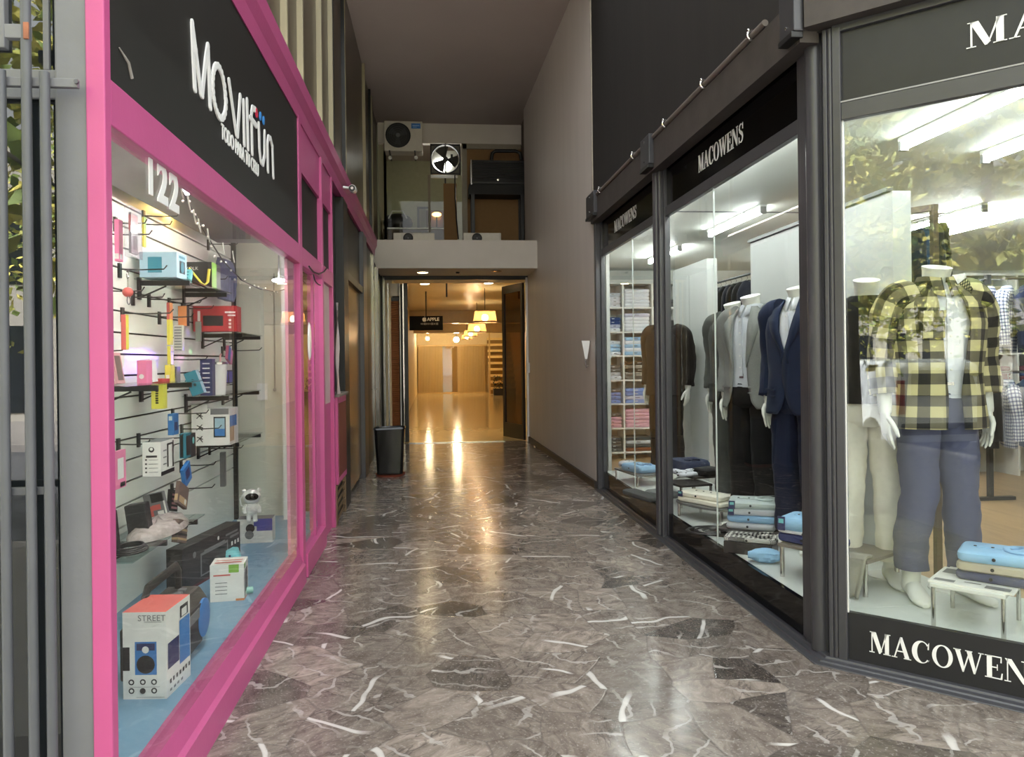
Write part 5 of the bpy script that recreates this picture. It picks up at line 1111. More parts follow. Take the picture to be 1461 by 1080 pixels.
# STREET speaker box: front-left edge, corner and right edge taken on the floor
A = at_z(176, 998, ZF); Bc = at_z(238, 997, ZF); Cc = at_z(268, 948, ZF)
wx = (Bc - A).length; dy = (Cc - Bc).length * .66; ang = math.atan2(Bc.y - A.y, Bc.x - A.x)
hB = (at_d(238, 873, Bc.dot(Dv)).z) - ZF
ctr = Bc + Vector((cos(ang), sin(ang), 0)) * (-wx / 2) + Vector((-sin(ang), cos(ang), 0)) * dy / 2
carton('speaker_carton', 'tall white and coral speaker carton lettered STREET on the blue floor', 'box', (ctr.x, ctr.y, ZF), (wx, dy, hB), ang, (CWHITE, CCORAL, CBLUE, CBLACK, CGREY, CNAVY), fm=(0, 0, 0, 0, 0, 1),
    dec=[('f', .28, .28, .78, .66, 2), ('f', .32, .56, .74, .64, 5), ('f', .5, .885, .9, .89, 4), ('f', .15, .14, .85, .144, 4), ('f', .3, .02, .95, .024, 4), ('f', 0, .33, .16, .6, 3), ('r', .05, .32, .5, .62, 5), ('r', .52, .26, .96, .78, 2), ('r', .58, .3, .9, .55, 3), ('r', .56, .80, .9, .94, 3), ('r', .62, .81, .84, .9, 0)] + [('r', .12 + .13 * i, .14, .18 + .13 * i, .19, 3) for i in range(7)] + [('r', .12 + .15 * i, .05, .2 + .15 * i, .08, 4) for i in range(4)],
    disc=[('f', .53, .40, .034, 3), ('f', .53, .57, .013, 0)] + [('f', .2 + .26 * i, v, .011, 3) for i in range(3) for v in (.10, .2)] + [('f', .2 + .26 * i, v, .006, 0) for i in range(3) for v in (.10, .2)], txt=(('f', .68, .93, .032, 'STREET', 4),))
# boombox with a big handle
Y0 = fl(300, 930); bo = thing('boombox', 'dark grey boombox with a tall handle and blue speaker end', 'boombox', (-1.13, Y0.y, ZF), rad(0))
BBM = mat('boombox_grey', rgb(66, 62, 58), .4, var=.1); BBD = mat('boombox_dark', rgb(34, 33, 32), .45)
y0, y1 = at_x(205, 500, -1.2).y + .12, at_x(296, 500, -1.0).y
L_ = .46; b = MB(); prof = [(-.09, .0), (.085, .0), (.12, .05), (.12, .19), (.085, .245), (-.05, .245), (-.09, .2)]
yc = Y0.y
b.rings([[Vector((x, y, z)) for x, z in prof] for y in (-L_ / 2, L_ / 2)], 0, True, True, True, False); b.build('body', BBM, bo, bevel=.012)
b = MB(); b.bx(.118, .126, -.12, .12, .03, .20); b.build('front_panel', BBD, bo, bevel=.004)
MB().lathe([(.001, .012), (.04, .004), (.066, .012), (.075, .006), (.075, -.004)], (.122, -.17, .125), 26, 0, 'x').build('woofer', BBD, bo)
wb_ = MB().lathe([(.001, .010), (.06, .012), (.083, .006), (.083, -.004)], (.122, .145, .125), 28, 0, 'x').build('woofer', CBLUE, bo); wb_['label'] = 'bright blue woofer cone'
b = MB(); b.tube([(0, -.2, .23), (0, -.2, .32), (0, -.17, .35), (0, .17, .35), (0, .2, .32), (0, .2, .23)], .02, 10, flat=.7); b.build('handle', BBD, bo)
for i in range(6): MB().bx(.02, .05, -.15 + i * .055, -.115 + i * .055, .244, .254).build('button', CGREY, bo)
MB().bx(.126, .13, -.07, .07, .15, .19).build('display', CGREY, bo)
q_ = at_x(293, 866, -1.02); bo.location = (-1.02 - .132, q_.y - .145, ZF)
# wide black radio carton
A = at_z(228, 812, ZF); Bc = at_z(345, 778, ZF)
pA = Vector((-1.38, at_x(262, 500, -1.38).y, ZF)); 
La = Vector((at_x(262, 800, -1.36).x, at_x(262, 800, -1.36).y, ZF)); Lb = Vector((-1.23, at_x(341, 500, -1.23).y, ZF)); vv = (Lb - La); Ln_ = vv.length; an = math.atan2(vv.y, vv.x)
hR = at_x(341, 746, -1.23).z - ZF
mid = (La + Lb) / 2
carton('radio_carton', 'wide black radio carton leaning along the slatwall on the floor', 'box', (mid.x - .05 * sin(an) * -1 * -1, mid.y, ZF), (Ln_, .09, hR), an, (CBLACK, CGREY, c3('deep_red', 90, 30, 36), CWHITE), dec=(('f', .28, .16, .76, .70, 1), ('f', .30, .2, .74, .64, 0), ('f', .34, .64, .70, .74, 1), ('f', .0, .0, 1, .07, 2), ('f', .72, .8, .95, .85, 1), ('f', .8, .7, .97, .76, 1)) + tuple(('f', .82 + .06 * i, .5, .85 + .06 * i, .6, 3) for i in range(3)), disc=(('f', .18, .75, .018, 1), ('f', .58, .86, .012, 3)))
# astronaut lamp box and figure
A = Vector((-1.47, at_x(344, 500, -1.47).y - .02, 0)); pb_ = at_z(366, 774, ZF)
hb = at_d(366, 748, pb_.dot(Dv)).z - ZF
abx = carton('lamp_carton', 'white and blue carton under the white astronaut lamp', 'box', (pb_.x - .01, pb_.y + .05, ZF), (.235, .13, hb + .04), rad(3), (CWHITE, CVIO, CBLACK, CGREY), fm=(0, 0, 0, 0, 0, 3), disc=(('f', .37, .62, .03, 2), ('f', .34, .35, .03, 3)), dec=(('f', .55, .5, 1, 1, 1), ('f', .47, .7, .56, 1, 1)))
zt = ZF + hb + .04
AW = mat('astronaut_white', rgb(236, 236, 232), .3, var=.02)
pa_ = at_z(358, 746, zt); sA = (at_d(358, 700, pa_.dot(Dv)).z - at_d(358, 748, pa_.dot(Dv)).z) / 1.0
an_ = thing('astronaut_lamp', 'white astronaut figure lamp with a dark visor standing on its carton', 'figure lamp', (pa_.x, pa_.y + .03, zt), rad(15))
h = sA * 1.0
b = MB()
b.ball((0, 0, h * .76), (h * .255, h * .235, h * .225), 0, 22, 14)
for sx_ in (-1, 1): b.ball((sx_ * h * .21, 0, h * .94), (h * .065, h * .055, h * .065), 0, 12, 8)
b.tube([(0, 0, h * .24), (0, 0, h * .34), (0, 0, h * .46), (0, 0, h * .56)], [h * .13, h * .165, h * .17, h * .12], 18, 0)
for sx_ in (-1, 1):
    b.tube([(sx_ * h * .14, 0, h * .52), (sx_ * h * .21, -.0, h * .42), (sx_ * h * .21, -h * .04, h * .32), (sx_ * h * .20, -h * .06, h * .27)], [h * .055, h * .06, h * .055, h * .05], 12)
    b.tube([(sx_ * h * .075, 0, h * .30), (sx_ * h * .085, 0, h * .16), (sx_ * h * .09, -.005, h * .05)], [h * .075, h * .07, h * .065], 14)
    b.ball((sx_ * h * .095, -h * .03, h * .045), (h * .07, h * .105, h * .045), 0, 14, 8)
b.build('body', AW, an_)
b = MB(); b.ball((0, -h * .10, h * .77), (h * .205, h * .15, h * .15), 0, 22, 12); b.build('visor', GLOSSK, an_)
b = MB(); b.tube([(-h * .2, h * .05, h * .9), (-h * .33, h * .06, h * .7), (-h * .3, h * .06, h * .5), (-h * .17, h * .04, h * .44)], h * .018, 8); b.build('hose', AW, an_)
b = MB(); b.box((0, -h * .165, h * .42), (h * .16, h * .03, h * .10)); b.build('chest_panel', CWHITE, an_, bevel=.002)
# small speaker carton, aqua speaker, torch
A = at_z(316, 868, ZF); wS = (348 - 316) / F * A.dot(Dv)
pc = at_z(322, 858, ZF); hS = at_d(318, 806, pc.dot(Dv)).z - ZF
carton('speaker_carton', 'small white carton with a black speaker picture near the pink sill', 'box', (pc.x, pc.y + .08, ZF), (.17, .16, hS), rad(6), (CWHITE, CBLACK, CGREEN, CORNG, CCORAL, CGREY), dec=(('r', .28, .16, .8, .8, 1), ('r', .05, .1, .16, .75, 5), ('f', .1, .7, .6, .74, 4), ('f', .55, .78, .85, 1, 2), ('r', 0, .86, .3, 1, 2), ('f', .75, 0, 1, .06, 3), ('r', 0, 0, .5, .05, 3), ('t', .1, .2, .9, .35, 4), ('t', .1, .55, .9, .65, 4)) + tuple(('f', .15, .2 + .1 * i, .5, .22 + .1 * i, 5) for i in range(4)), disc=(('r', .54, .42, .036, 5), ('r', .54, .42, .026, 1), ('r', .54, .42, .012, 5)))
aq = at_z(322, 812, ZF); as_ = thing('mini_speaker', 'small aqua rounded speaker with a face behind the white speaker carton', 'speaker', (aq.x, aq.y + .06, ZF))
hq = at_d(322, 783, aq.dot(Dv) + .06).z - ZF
b = MB(); R = []
for i in range(9):
    t = i / 8; k_ = .8 + .2 * sin(pi * min(1, t * 1.1)); R.append([Vector((v.x * k_, v.y * k_, hq * t)) for v in rr_ring(.15, .12, 0, .05)])
b.rings(R, 0); b.build('body', CAQUA, as_)
for q_ in ((-.025, -.06, hq * .72), (.025, -.06, hq * .72)): MB().ball(q_, .007).build('eye', CNAVY, as_)
MB().ball((0, -.063, hq * .62), .006).build('nose', CNAVY, as_)
to = at_z(352, 848, ZF); tt = thing('torch', 'small pale green torch lying beside the white speaker carton', 'torch', (to.x, to.y, ZF))
MB().cyl((-.05, -.02, .022), (.03, .01, .022), .018, 14).build('barrel', c3('mint', 150, 200, 186), tt); MB().cyl((-.075, -.029, .022), (-.05, -.02, .022), .021, 14).build('head', CGREY, tt)
# tall dark party speaker cut by the corner post
ps = thing('party_speaker', 'tall black party speaker half hidden by the pink corner post', 'speaker', (at_z(158, 1020, ZF).x - .13, at_z(158, 1020, ZF).y + .05, ZF))
b = MB(); R = []
for z, w, d in ((0, .09, .12), (.03, .115, .14), (.20, .12, .15), (.33, .105, .14), (.40, .09, .12), (.42, .075, .1)): R.append([Vector((v.x, v.y, z)) for v in rr_ring(w * 1.5, d * 1.5, 0, .03)])
b.rings(R, 0); b.build('cabinet', CBLACK, ps)
for q_ in ((.088, 0, .12), (.085, 0, .28)): MB().lathe([(.001, .01), (.05, .006), (.06, .012), (.064, 0)], q_, 24, 0, 'x').build('woofer', CGREY, ps)
b = MB(); b.tube([(0, -.06, .41), (0, -.06, .46), (0, .06, .46), (0, .06, .41)], .013, 8); b.build('handle', CBLACK, ps)

# house number on the glass
hn = thing('house_number', 'large white house number 122 on the shop glass under the pink lintel', 'house number', (XG + .006, 2.9, 1.8))
for dch, (px, py0, py1) in zip('122', ((215, 223, 280), (232, 236, 293), (248.5, 250, 304))):
    c0, c1 = at_x(px, py0, XG + .008), at_x(px, py1, XG + .008)
    b = MB(); b.text(dch, (c0.z - c1.z) * 1.38, frame((c0 + c1) / 2, (0, 1, 0), (0, 0, 1)), 0, .004, .006, sx=1.05); b.build('digit', LETW, hn, world=True)
# fairy lights
fl_ = thing('string_lights', 'dark string of tiny fairy lights draped inside the pink-framed window', 'string lights', (-1.0, 4.0, 2.1))
P = [at_x(*q, -1.0) for q in ((255, 262), (275, 300), (290, 328), (318, 372), (345, 400), (370, 412), (392, 416), (412, 412), (420, 409))]
b = MB(); b.tube(P, .003, 6); b.build('cord', BLACKM, fl_, world=True)
b = MB(); rn_ = random.Random(2)
for i in range(len(P) - 1):
    for t in (.15, .4, .65, .9):
        c = P[i].lerp(P[i + 1], t); b.ball(c + Vector((rn_.uniform(-.008, .008), 0, rn_.uniform(-.03, .01))), .006, 0, 8, 6)
b.build('bulbs', mat('fairy_bulb', rgb(220, 215, 205), .2), fl_, world=True)
b = MB()
for px, py in ((258, 268), (268, 285), (276, 305), (283, 318), (296, 332), (318, 352), (332, 364)):
    c = at_x(px, py - 6, -.93); L_ = .05; b.tube([c, c + Vector((0, .01, -L_ * .5)), c + Vector((0, .03, -L_))], .003, 6)
tag(b.build('icicle_garland', mat('clear_icicle', rgb(214, 208, 200), .15)), 'pale icicle garland hanging behind the pink lintel', 'garland')
# lamps of the kiosk
LEDW = lamp_mat('cool_led', (1, .98, .95, 1), LED_S); 
p = at_z(266, 263, 2.39); t = thing('spot_lamp', 'bright white spot lamp under the bulkhead beside the house number', 'ceiling light', (-1.07, p.y + .2, 2.36))
c = at_x(266, 271, -1.05); MB().ball(c, .022).build('bulb', LEDW, t, world=True); MB().cyl(c + Vector((0, 0, .02)), c + Vector((0, 0, .36)), .02, 12).build('stem', CGREY, t, world=True)
c = Vector((-1.55, at_x(240, 330, -1.6).y, 2.40)); t = thing('spot_lamp', 'warm spot lamp shining down the ivory slatwall behind the house number', 'ceiling light', tuple(c)); MB().ball(c, .03).build('bulb', lamp_mat('amber_spot', (1, .66, .2, 1), AMB_S), t, world=True); MB().cyl(c + Vector((0, 0, .024)), c + Vector((0, 0, .045)), .035, 14).build('base', CGREY, t, world=True)
c = at_y(398, 400, 5.9); t = thing('pendant_lamp', 'small lit round pendant lamp deep in the pink shop by the cream wall', 'pendant lamp', tuple(c)); MB().ball(c, (.05, .05, .014)).build('bulb', LEDW, t, world=True); MB().cyl(c + Vector((0, 0, .012)), Vector((c.x, c.y, 2.62)), .006, 8).build('cord', CGREY, t, world=True)
c = at_x(414, 507, -1.05); t = thing('disco_lamp', 'glowing magenta disco lamp by the inner pink stile', 'lamp', tuple(c)); MB().ball(c, .034).build('bulb', lamp_mat('magenta_led', (.72, .10, 1, 1), 9.0), t, world=True); MB().cyl(c + Vector((0, .03, 0)), c + Vector((0, .09, .0)), .03, 14).build('base', CBLACK, t, world=True)
MB().cyl(c + Vector((0, .06, .02)), Vector((c.x, c.y + .06, 2.62)), .008, 8).build('stem', CBLACK, t, world=True)
# disco spots thrown on the slatwall come from small real coloured spot lights beside the disco lamp
def spot(name, loc, tgt, col, power, ang, blend=.6, size=.01):
    l = bpy.data.lights.new(name, 'SPOT'); l.energy = power; l.color = col; l.spot_size = ang; l.spot_blend = blend; l.shadow_soft_size = size
    o = bpy.data.objects.new(name, l); COL.objects.link(o); o.location = loc; d = Vector(tgt) - Vector(loc); o.rotation_euler = d.to_track_quat('-Z', 'Y').to_euler(); return o
for px, py, col in ((178, 512, (.25, .12, 1)), (205, 520, (.3, .15, 1)), (258, 512, (1, .2, .8)), (272, 502, (.2, 1, .3)), (295, 503, (.15, .1, 1)), (305, 505, (1, .25, .15)), (268, 475, (.3, .15, 1))):
    tg = at_x(px, py, XW); spot('disco_beam', c + Vector((-.05, -.02, 0)), tg, col, 10 if px < 230 else 9, rad(9 if px < 230 else 4.5))
# ------------------------------------------------------------------ clothing
def cloth(name, r, g, b_, rough=.85, var=.06, **k): return mat(name, rgb(r, g, b_), rough, var=var, scale=k.pop('scale', 30), sheen=.04, spec=.2, **k)
MANW = mat('mannequin_white', rgb(232, 232, 226), .35, var=.01)
PLAID = check_mat('buffalo_check', rgb(206, 196, 150), rgb(34, 32, 34), rgb(108, 102, 84), .105, .5)
SHCHK = check_mat('small_blue_check', rgb(214, 216, 222), rgb(40, 46, 84), rgb(120, 126, 158), .032, .4)
STRIPE = check_mat('monochrome_check', rgb(220, 218, 210), rgb(30, 30, 34), rgb(150, 148, 144), .03, .5)
GREYS = cloth('grey_tweed', 132, 134, 132, var=.12, scale=120); NAVYS = cloth('navy_wool', 30, 40, 66); DKGREY = cloth('charcoal_wool', 84, 86, 84); BROWNJ = cloth('dark_brown_wool', 24, 18, 15)
BLKT = cloth('black_trouser', 24, 23, 24); NAVYT = cloth('navy_trouser', 24, 31, 56); CREAMT = cloth('cream_chino', 240, 235, 220); SLATET = cloth('slate_blue_chino', 84, 86, 112); BLKTOP = cloth('black_jersey', 24, 24, 26)
WSHIRT = cloth('white_shirt', 224, 226, 234, .7); GSHIRT = cloth('pale_grey_shirt', 198, 202, 210, .7); LBSHIRT = cloth('light_blue_shirt', 150, 192, 228, .75); DENIM = cloth('denim', 58, 82, 120, .85, .15)
def sgnpow(v, p): return math.copysign(abs(v) ** p, v)
def body_ring(z, rx, ry, cy=0.0, e=2.5, f0=0.0, f1=2 * pi, n=48, amp=0.0, seed=0, push=0.0, fr=3.2):
    out = []
    for k in range(n + 1):
        f = f0 + (f1 - f0) * k / n
        d = 1 + (amp * (noise.noise((cos(f) * fr + seed, sin(f) * fr, z * 4.5)) + .6 * noise.noise((cos(f) * 7 + seed, sin(f) * 7, z * 2.0)))) / max(rx, .05)
        out.append(Vector((rx * d * sgnpow(sin(f), 2 / e), cy - ry * d * sgnpow(cos(f), 2 / e) - (push * max(0, cos(f)) if k < 6 else 0), z)))
    return out
def lerp_rows(rows, n):
    """rows: (z, a, b, ...) listed downwards, resampled smoothly to n rows"""
    out = []
    for i in range(n):
        t = i / (n - 1) * (len(rows) - 1); k = min(int(t), len(rows) - 2); u = t - k; u = u * u * (3 - 2 * u) * .5 + u * .5
        out.append(tuple(a + (b_ - a) * u for a, b_ in zip(rows[k], rows[k + 1])))
    return out
def gapf(w, rx, e=2.5): 
    q = max(-.98, min(.98, w / rx)); return math.asin(sgnpow(q, e / 2))
def shell(b, rows, gaps=None, n=48, nz=26, amp=.006, seed=0, m=0, e=2.5):
    """torso cloth; rows (z, rx, ry, cy); gaps rows (z, right edge x, left edge x) open down the front"""
    R = []; U = []
    for z, rx, ry, cy in lerp_rows(rows, nz):
        f0, f1 = 0.0, 2 * pi
        if gaps:
            k = 0
            while k < len(gaps) - 2 and gaps[k + 1][0] > z: k += 1
            g0, g1 = gaps[k], gaps[k + 1]; t = max(0, min(1, (g0[0] - z) / max(1e-5, g0[0] - g1[0])))
            a, c = g0[1] + (g1[1] - g0[1]) * t, g0[2] + (g1[2] - g0[2]) * t
            f0, f1 = gapf(a, rx, e), 2 * pi - gapf(-c, rx, e)
        R.append(body_ring(z, rx, ry, cy, e, f0, f1, n, amp, seed, .008 if gaps else 0)); U.append([((f0 + (f1 - f0) * k / n) * .17, z) for k in range(n + 1)])
    b.rings(R, m, closed=False, uvs=U)
    return R
def tube_uv(b, pts, rad_, n=18, m=0, amp=0.0, seed=0, flat=1.0, caps=(True, True), steps=6, ring_amp=0.0):
    P = [Vector(p) for p in pts]; Q = []; Rr = []
    for i in range(len(P) - 1):
        for s_ in range(steps):
            t = s_ / steps; p0, p1, p2, p3 = P[max(i - 1, 0)], P[i], P[i + 1], P[min(i + 2, len(P) - 1)]
            Q.append(.5 * ((2 * p1) + (p2 - p0) * t + (2 * p0 - 5 * p1 + 4 * p2 - p3) * t * t + (3 * p1 - p0 - 3 * p2 + p3) * t ** 3)); Rr.append(rad_[i] + (rad_[i + 1] - rad_[i]) * t)
    Q.append(P[-1]); Rr.append(rad_[-1])
    R = []; U = []; L_ = 0; prev = None
    for i, p in enumerate(Q):
        d = (Q[min(i + 1, len(Q) - 1)] - Q[max(i - 1, 0)]).normalized(); a = Vector((1, 0, 0)) if prev is None else prev
        u = (a - d * a.dot(d)).normalized(); prev = u; w = d.cross(u)
        if i: L_ += (p - Q[i - 1]).length
        ring = []
        for k in range(n):
            an = 2 * pi * k / n; q = 1 + amp * (noise.noise((cos(an) * 2 + seed, sin(an) * 2, L_ * 9)) + .7 * noise.noise((cos(an) + seed, sin(an), L_ * 22))) / max(Rr[i], .02) + ring_amp * sin(L_ * 90 + 2 * cos(an + seed))
            ring.append(p + (u * cos(an) + w * sin(an) * flat) * Rr[i] * q)
        R.append(ring); U.append([(2 * pi * k / n * Rr[0], -L_) for k in range(n + 1)])
    b.rings(R, m, caps[0], caps[1], uvs=U); return R
def hand(b, wrist, side, tip=Vector((0, -.12, -.99)), curl=.5, S=1.0):
    """open relaxed hand: palm facing the thigh, thumb to the front; side = +1 on local +x"""
    d = tip.normalized(); inn = Vector((-side, 0, 0)); inn = (inn - d * inn.dot(d)).normalized(); w = Vector((0, -1, 0)); w = (w - d * w.dot(d) - inn * w.dot(inn)).normalized()
    o = Vector(wrist)
    R = []
    for t, hw, th in ((-.02, .028, .024), (.0, .029, .022), (.03, .038, .018), (.07, .043, .016), (.095, .042, .013)):
        R.append([o + d * t * S + (w * hw * cos(a) + inn * th * sin(a)) * S for a in [2 * pi * k / 18 for k in range(18)]])
    b.rings(R, 0)
    for i, (off, L_, r) in enumerate(((.031, .074, .0092), (.0105, .084, .0096), (-.0105, .078, .0092), (-.030, .060, .0082))):
        p = o + (d * .088 + w * off) * S; q = [p]; dd = d.copy()
        for s_ in (.42, .32, .26):
            c = (.25 + .1 * i) * curl; dd = (dd * cos(c) + inn * sin(c)).normalized(); q.append(q[-1] + dd * L_ * s_ * S)
        b.tube(q, [r * S, r * .97 * S, r * .86 * S, r * .6 * S], 10); b.ball(q[-1], r * .62 * S, 0, 8, 6)
    p = o + (d * .022 + w * .030) * S; q = [p, p + (d * .03 + w * .026 + inn * .008) * S, p + (d * .062 + w * .034 + inn * .018) * S, p + (d * .086 + w * .034 + inn * .026) * S]
    b.tube(q, [.0135 * S, .012 * S, .0105 * S, .007 * S], 10); b.ball(q[-1], .0072 * S, 0, 8, 6)
def foot(b, x, y, rz=0.0, s=1.0):
    R = []; M = Matrix.Rotation(rz, 3, 'Z')
    for t, hw, h in ((-.085, .022, .05), (-.07, .034, .085), (-.02, .038, .105), (.03, .040, .085), (.08, .046, .06), (.13, .047, .042), (.165, .036, .032), (.185, .015, .02)):
        R.append([Vector((x, y, 0)) + M @ Vector((hw * s * cos(a), -t * s, max(0.001, h / 2 * (1 + sin(a))) * s)) for a in [2 * pi * k / 16 for k in range(16)]])
    b.rings(R, 0)
def mannequin(label, px, D, rz, jacket=None, jtype='closed', shirt=None, trousers=None, S=1.05, cat='mannequin', hem=.10, rod=False, arms='down', top=None, loc=None, neck=True, stance=.11):
    p = loc or at_d(px, 500, D); t = thing('mannequin', label, cat, (p.x, p.y, .2), rz)
    k = lambda v: v * S
    AR = {}
    for sd in (-1, 1):
        AR[sd] = [Vector((sd * .150, .0, 1.475)), Vector((sd * .215, .005, 1.43)), Vector((sd * .243, .045, 1.19)), Vector((sd * .250, .015, .955))]
        if arms == 'out': AR[sd] = [Vector((sd * .150, 0, 1.475)), Vector((sd * .225, .0, 1.42)), Vector((sd * .30, .03, 1.20)), Vector((sd * .345, -.05, 1.0))]
    # body: one continuous white figure, mostly covered
    b = MB()
    if neck:
        R = [[Vector((rx * cos(a), cy + ry * sin(a), z + sl * sin(a))) for a in [2 * pi * q / 28 for q in range(28)]] for z, rx, ry, cy, sl in ((.95, .15, .095, 0, 0), (1.1, .135, .085, 0, 0), (1.3, .15, .095, 0, 0), (1.44, .165, .085, .005, 0), (1.50, .11, .07, .01, 0), (1.525, .068, .062, .01, 0), (1.555, .060, .060, .0, .004), (1.60, .064, .064, -.010, .014), (1.622, .068, .068, -.014, .02))]
        b.rings(R, 0)
    for sd in (-1, 1):
        w = AR[sd][-1]; dv = (w - AR[sd][-2]).normalized(); tube_uv(b, AR[sd] + [w + dv * .05], [.05, .05, .042, .033, .028], 14)
        hand(b, w + dv * .055, sd, dv + Vector((-sd * .05, 0, -.3)), .5, 1.0)
        tube_uv(b, [(sd * .09, 0, .95), (sd * .10, -.01, .55), (sd * stance, .01, .12), (sd * stance, .01, .05)], [.07, .055, .042, .040], 14); foot(b, sd * stance, -.0, sd * .18)
    b.v = [v * S for v in b.v]; b.build('body', MANW, t)
    # trousers
    if trousers:
        b = MB(); rows = [(1.06, .152, .108, 0), (1.0, .165, .118, .004), (.93, .178, .125, .008), (.87, .18, .12, .008), (.835, .16, .09, .004)]
        shell(b, rows, None, nz=12, amp=.004, seed=3)
        for sd in (-1, 1): tube_uv(b, [(sd * .088, .006, .90), (sd * .095, .0, .72), (sd * .100, -.012, .52), (sd * (stance - .004), .012, .30), (sd * stance, .012, hem)], [.094, .094, .082, .078, .076], 26, 0, .009, 7 * sd, 1.08, (True, False), 8)
        b.v = [v * S for v in b.v]; to = b.build('trousers', trousers, t)
        b = MB(); R = body_ring(1.045, .156, .112, 0, 2.5, n=40); R2 = body_ring(1.075, .156, .112, 0, 2.5, n=40); b.rings([R, R2], 0, closed=False); b.box((0, -.114, 1.06), (.035, .008, .03), 1)
        b.v = [v * S for v in b.v]; b.build('belt', [BLACKM, CHROME], to)
    TOR = [(1.535, .080, .072, .012), (1.515, .118, .082, .012), (1.488, .168, .094, .01), (1.44, .205, .112, .006), (1.35, .212, .128, 0), (1.22, .198, .125, 0), (1.10, .19, .12, 0), (.98, .20, .124, 0), (.90, .208, .128, 0), (.835, .212, .130, 0)]
    def collar(m, par, r0=.072, z0=1.565, drop=.055, nm='collar'):
        b = MB(); n = 36; R = [[], [], []]
        for q in range(n + 1):
            f = .12 + (2 * pi - .24) * q / n; fr = max(0, cos(f)) ** 3
            for j, (r, z) in enumerate(((r0 * .97, z0 - .035), (r0, z0 - .012 * fr), (r0 * 1.30 + .012 * fr, z0 - drop + .012 - .05 * fr))): R[j].append(Vector((r * sin(f), .006 - r * 1.0 * cos(f) - (.006 * fr if j == 2 else 0), z)))
        b.rings(R, 0, closed=False); b.v = [v * S for v in b.v]; o = b.build(nm, m, par); sm = o.modifiers.new('s', 'SOLIDIFY'); sm.thickness = .004; sm.offset = 0; return o
    if shirt:
        b = MB(); rows = [(z, rx * .93, ry * .93, cy) for z, rx, ry, cy in TOR if z > .89]; rows[-1] = (1.0, .175, .118, 0); shell(b, rows, None, nz=20, amp=.005, seed=9)
        b.bx(-.016, .016, -.127, -.119, 1.06, 1.46)
        b.v = [v * S for v in b.v]; so_ = b.build('shirt', shirt, t)
        for q in range(5):
            b = MB(); b.lathe([(.001, .004), (.006, .003), (.006, 0)], (0, -.128, 1.12 + q * .08), 10, 0, 'y'); b.v = [v * S for v in b.v]; b.build('button', WHITEG, so_)
        collar(shirt, so_)
    if jacket:
        b = MB()
        if jtype == 'closed': G = [(1.54, .055, -.055), (1.46, .062, -.062), (1.34, .042, -.042), (1.16, -.022, .004), (1.05, -.022, .004), (.96, .0, -.008), (.88, .03, -.03), (.83, .075, -.075)]
        elif jtype == 'open': G = [(1.54, .055, -.055), (1.46, .07, -.065), (1.34, .075, -.06), (1.16, .06, -.055), (1.05, .065, -.06), (.96, .08, -.075), (.88, .10, -.1), (.83, .14, -.13)]
        elif jtype == 'overshirt': G = [(1.54, .05, -.05), (1.46, .065, -.05), (1.34, .085, -.05), (1.16, .06, -.03), (1.0, .035, -.02), (.83, .05, -.03)]
        elif jtype == 'zip': G = [(1.54, -.02, .006), (.83, -.02, .006)]
        else: G = None
        rows = TOR if jtype != 'jersey' else [r for r in TOR if r[0] > .95] + [(.96, .186, .122, 0)]
        wide = 1.06 if jtype == 'overshirt' else 1.03
        rows = [(z, rx * wide, ry * wide + .006, cy) for z, rx, ry, cy in rows]
        shell(b, rows, G, nz=34, amp=.006 if jtype != 'overshirt' else .010, seed=px * .1)
        for sd in (-1, 1):
            A = AR[sd]; dv = (A[3] - A[2]).normalized(); end = A[3] + dv * .02 if jtype != 'overshirt' else A[2].lerp(A[3], .82)
            rr = [.088, .084, .070, .058] if jtype != 'overshirt' else [.088, .082, .072, .070]
            if jtype != 'jersey': tube_uv(b, [A[0] + Vector((-sd * .03, 0, .0)), A[1], A[2], end], rr, 22, 0, .010 if jtype != 'overshirt' else .015, px * .1 + sd, 1.0, (True, False), 8)
        b.v = [v * S for v in b.v]; jo = o = b.build('jacket' if jtype not in ('jersey',) else 'top', jacket, t); sm = o.modifiers.new('s', 'SOLIDIFY'); sm.thickness = .005; sm.offset = 0
        if jtype in ('closed', 'open'):
            for sd in (-1, 1):   # lapels
                b = MB(); E0 = []; E1 = []
                zb = 1.15 if jtype == 'closed' else 1.12
                for q in range(15):
                    z = 1.545 - (1.545 - zb) * q / 14; rx, ry = None, None
                    for a_, c_ in zip(rows, rows[1:]):
                        if a_[0] >= z >= c_[0]: u = (a_[0] - z) / (a_[0] - c_[0]); rx = a_[1] + (c_[1] - a_[1]) * u; ry = a_[2] + (c_[2] - a_[2]) * u; cyv = a_[3] + (c_[3] - a_[3]) * u
                    if rx is None: rx, ry, cyv = rows[0][1:]
                    kk = 0
                    while kk < len(G) - 2 and G[kk + 1][0] > z: kk += 1
                    tt = max(0, min(1, (G[kk][0] - z) / (G[kk][0] - G[kk + 1][0]))); g = G[kk][1] + (G[kk + 1][1] - G[kk][1]) * tt; g = abs(g)
                    wl_ = (.085 * min(1, (q + 2) / 5) if q not in (3,) else .055) * (1 - max(0, (q - 4) / 10)) + .004
                    for E, xx, ps_ in ((E0, g - .002, .012), (E1, min(g + wl_, rx * .96), .012)):
                        f = gapf(xx, rx); E.append(Vector((sd * rx * sgnpow(sin(f), .8), cyv - ry * sgnpow(cos(f), .8) - ps_, z)))
                R = [E0, E1] if sd > 0 else [E1, E0]; b.rings(R, 0, closed=False)
                b.v = [v * S for v in b.v]; o = b.build('lapel', jacket, jo); sm = o.modifiers.new('s', 'SOLIDIFY'); sm.thickness = .006; sm.offset = 0
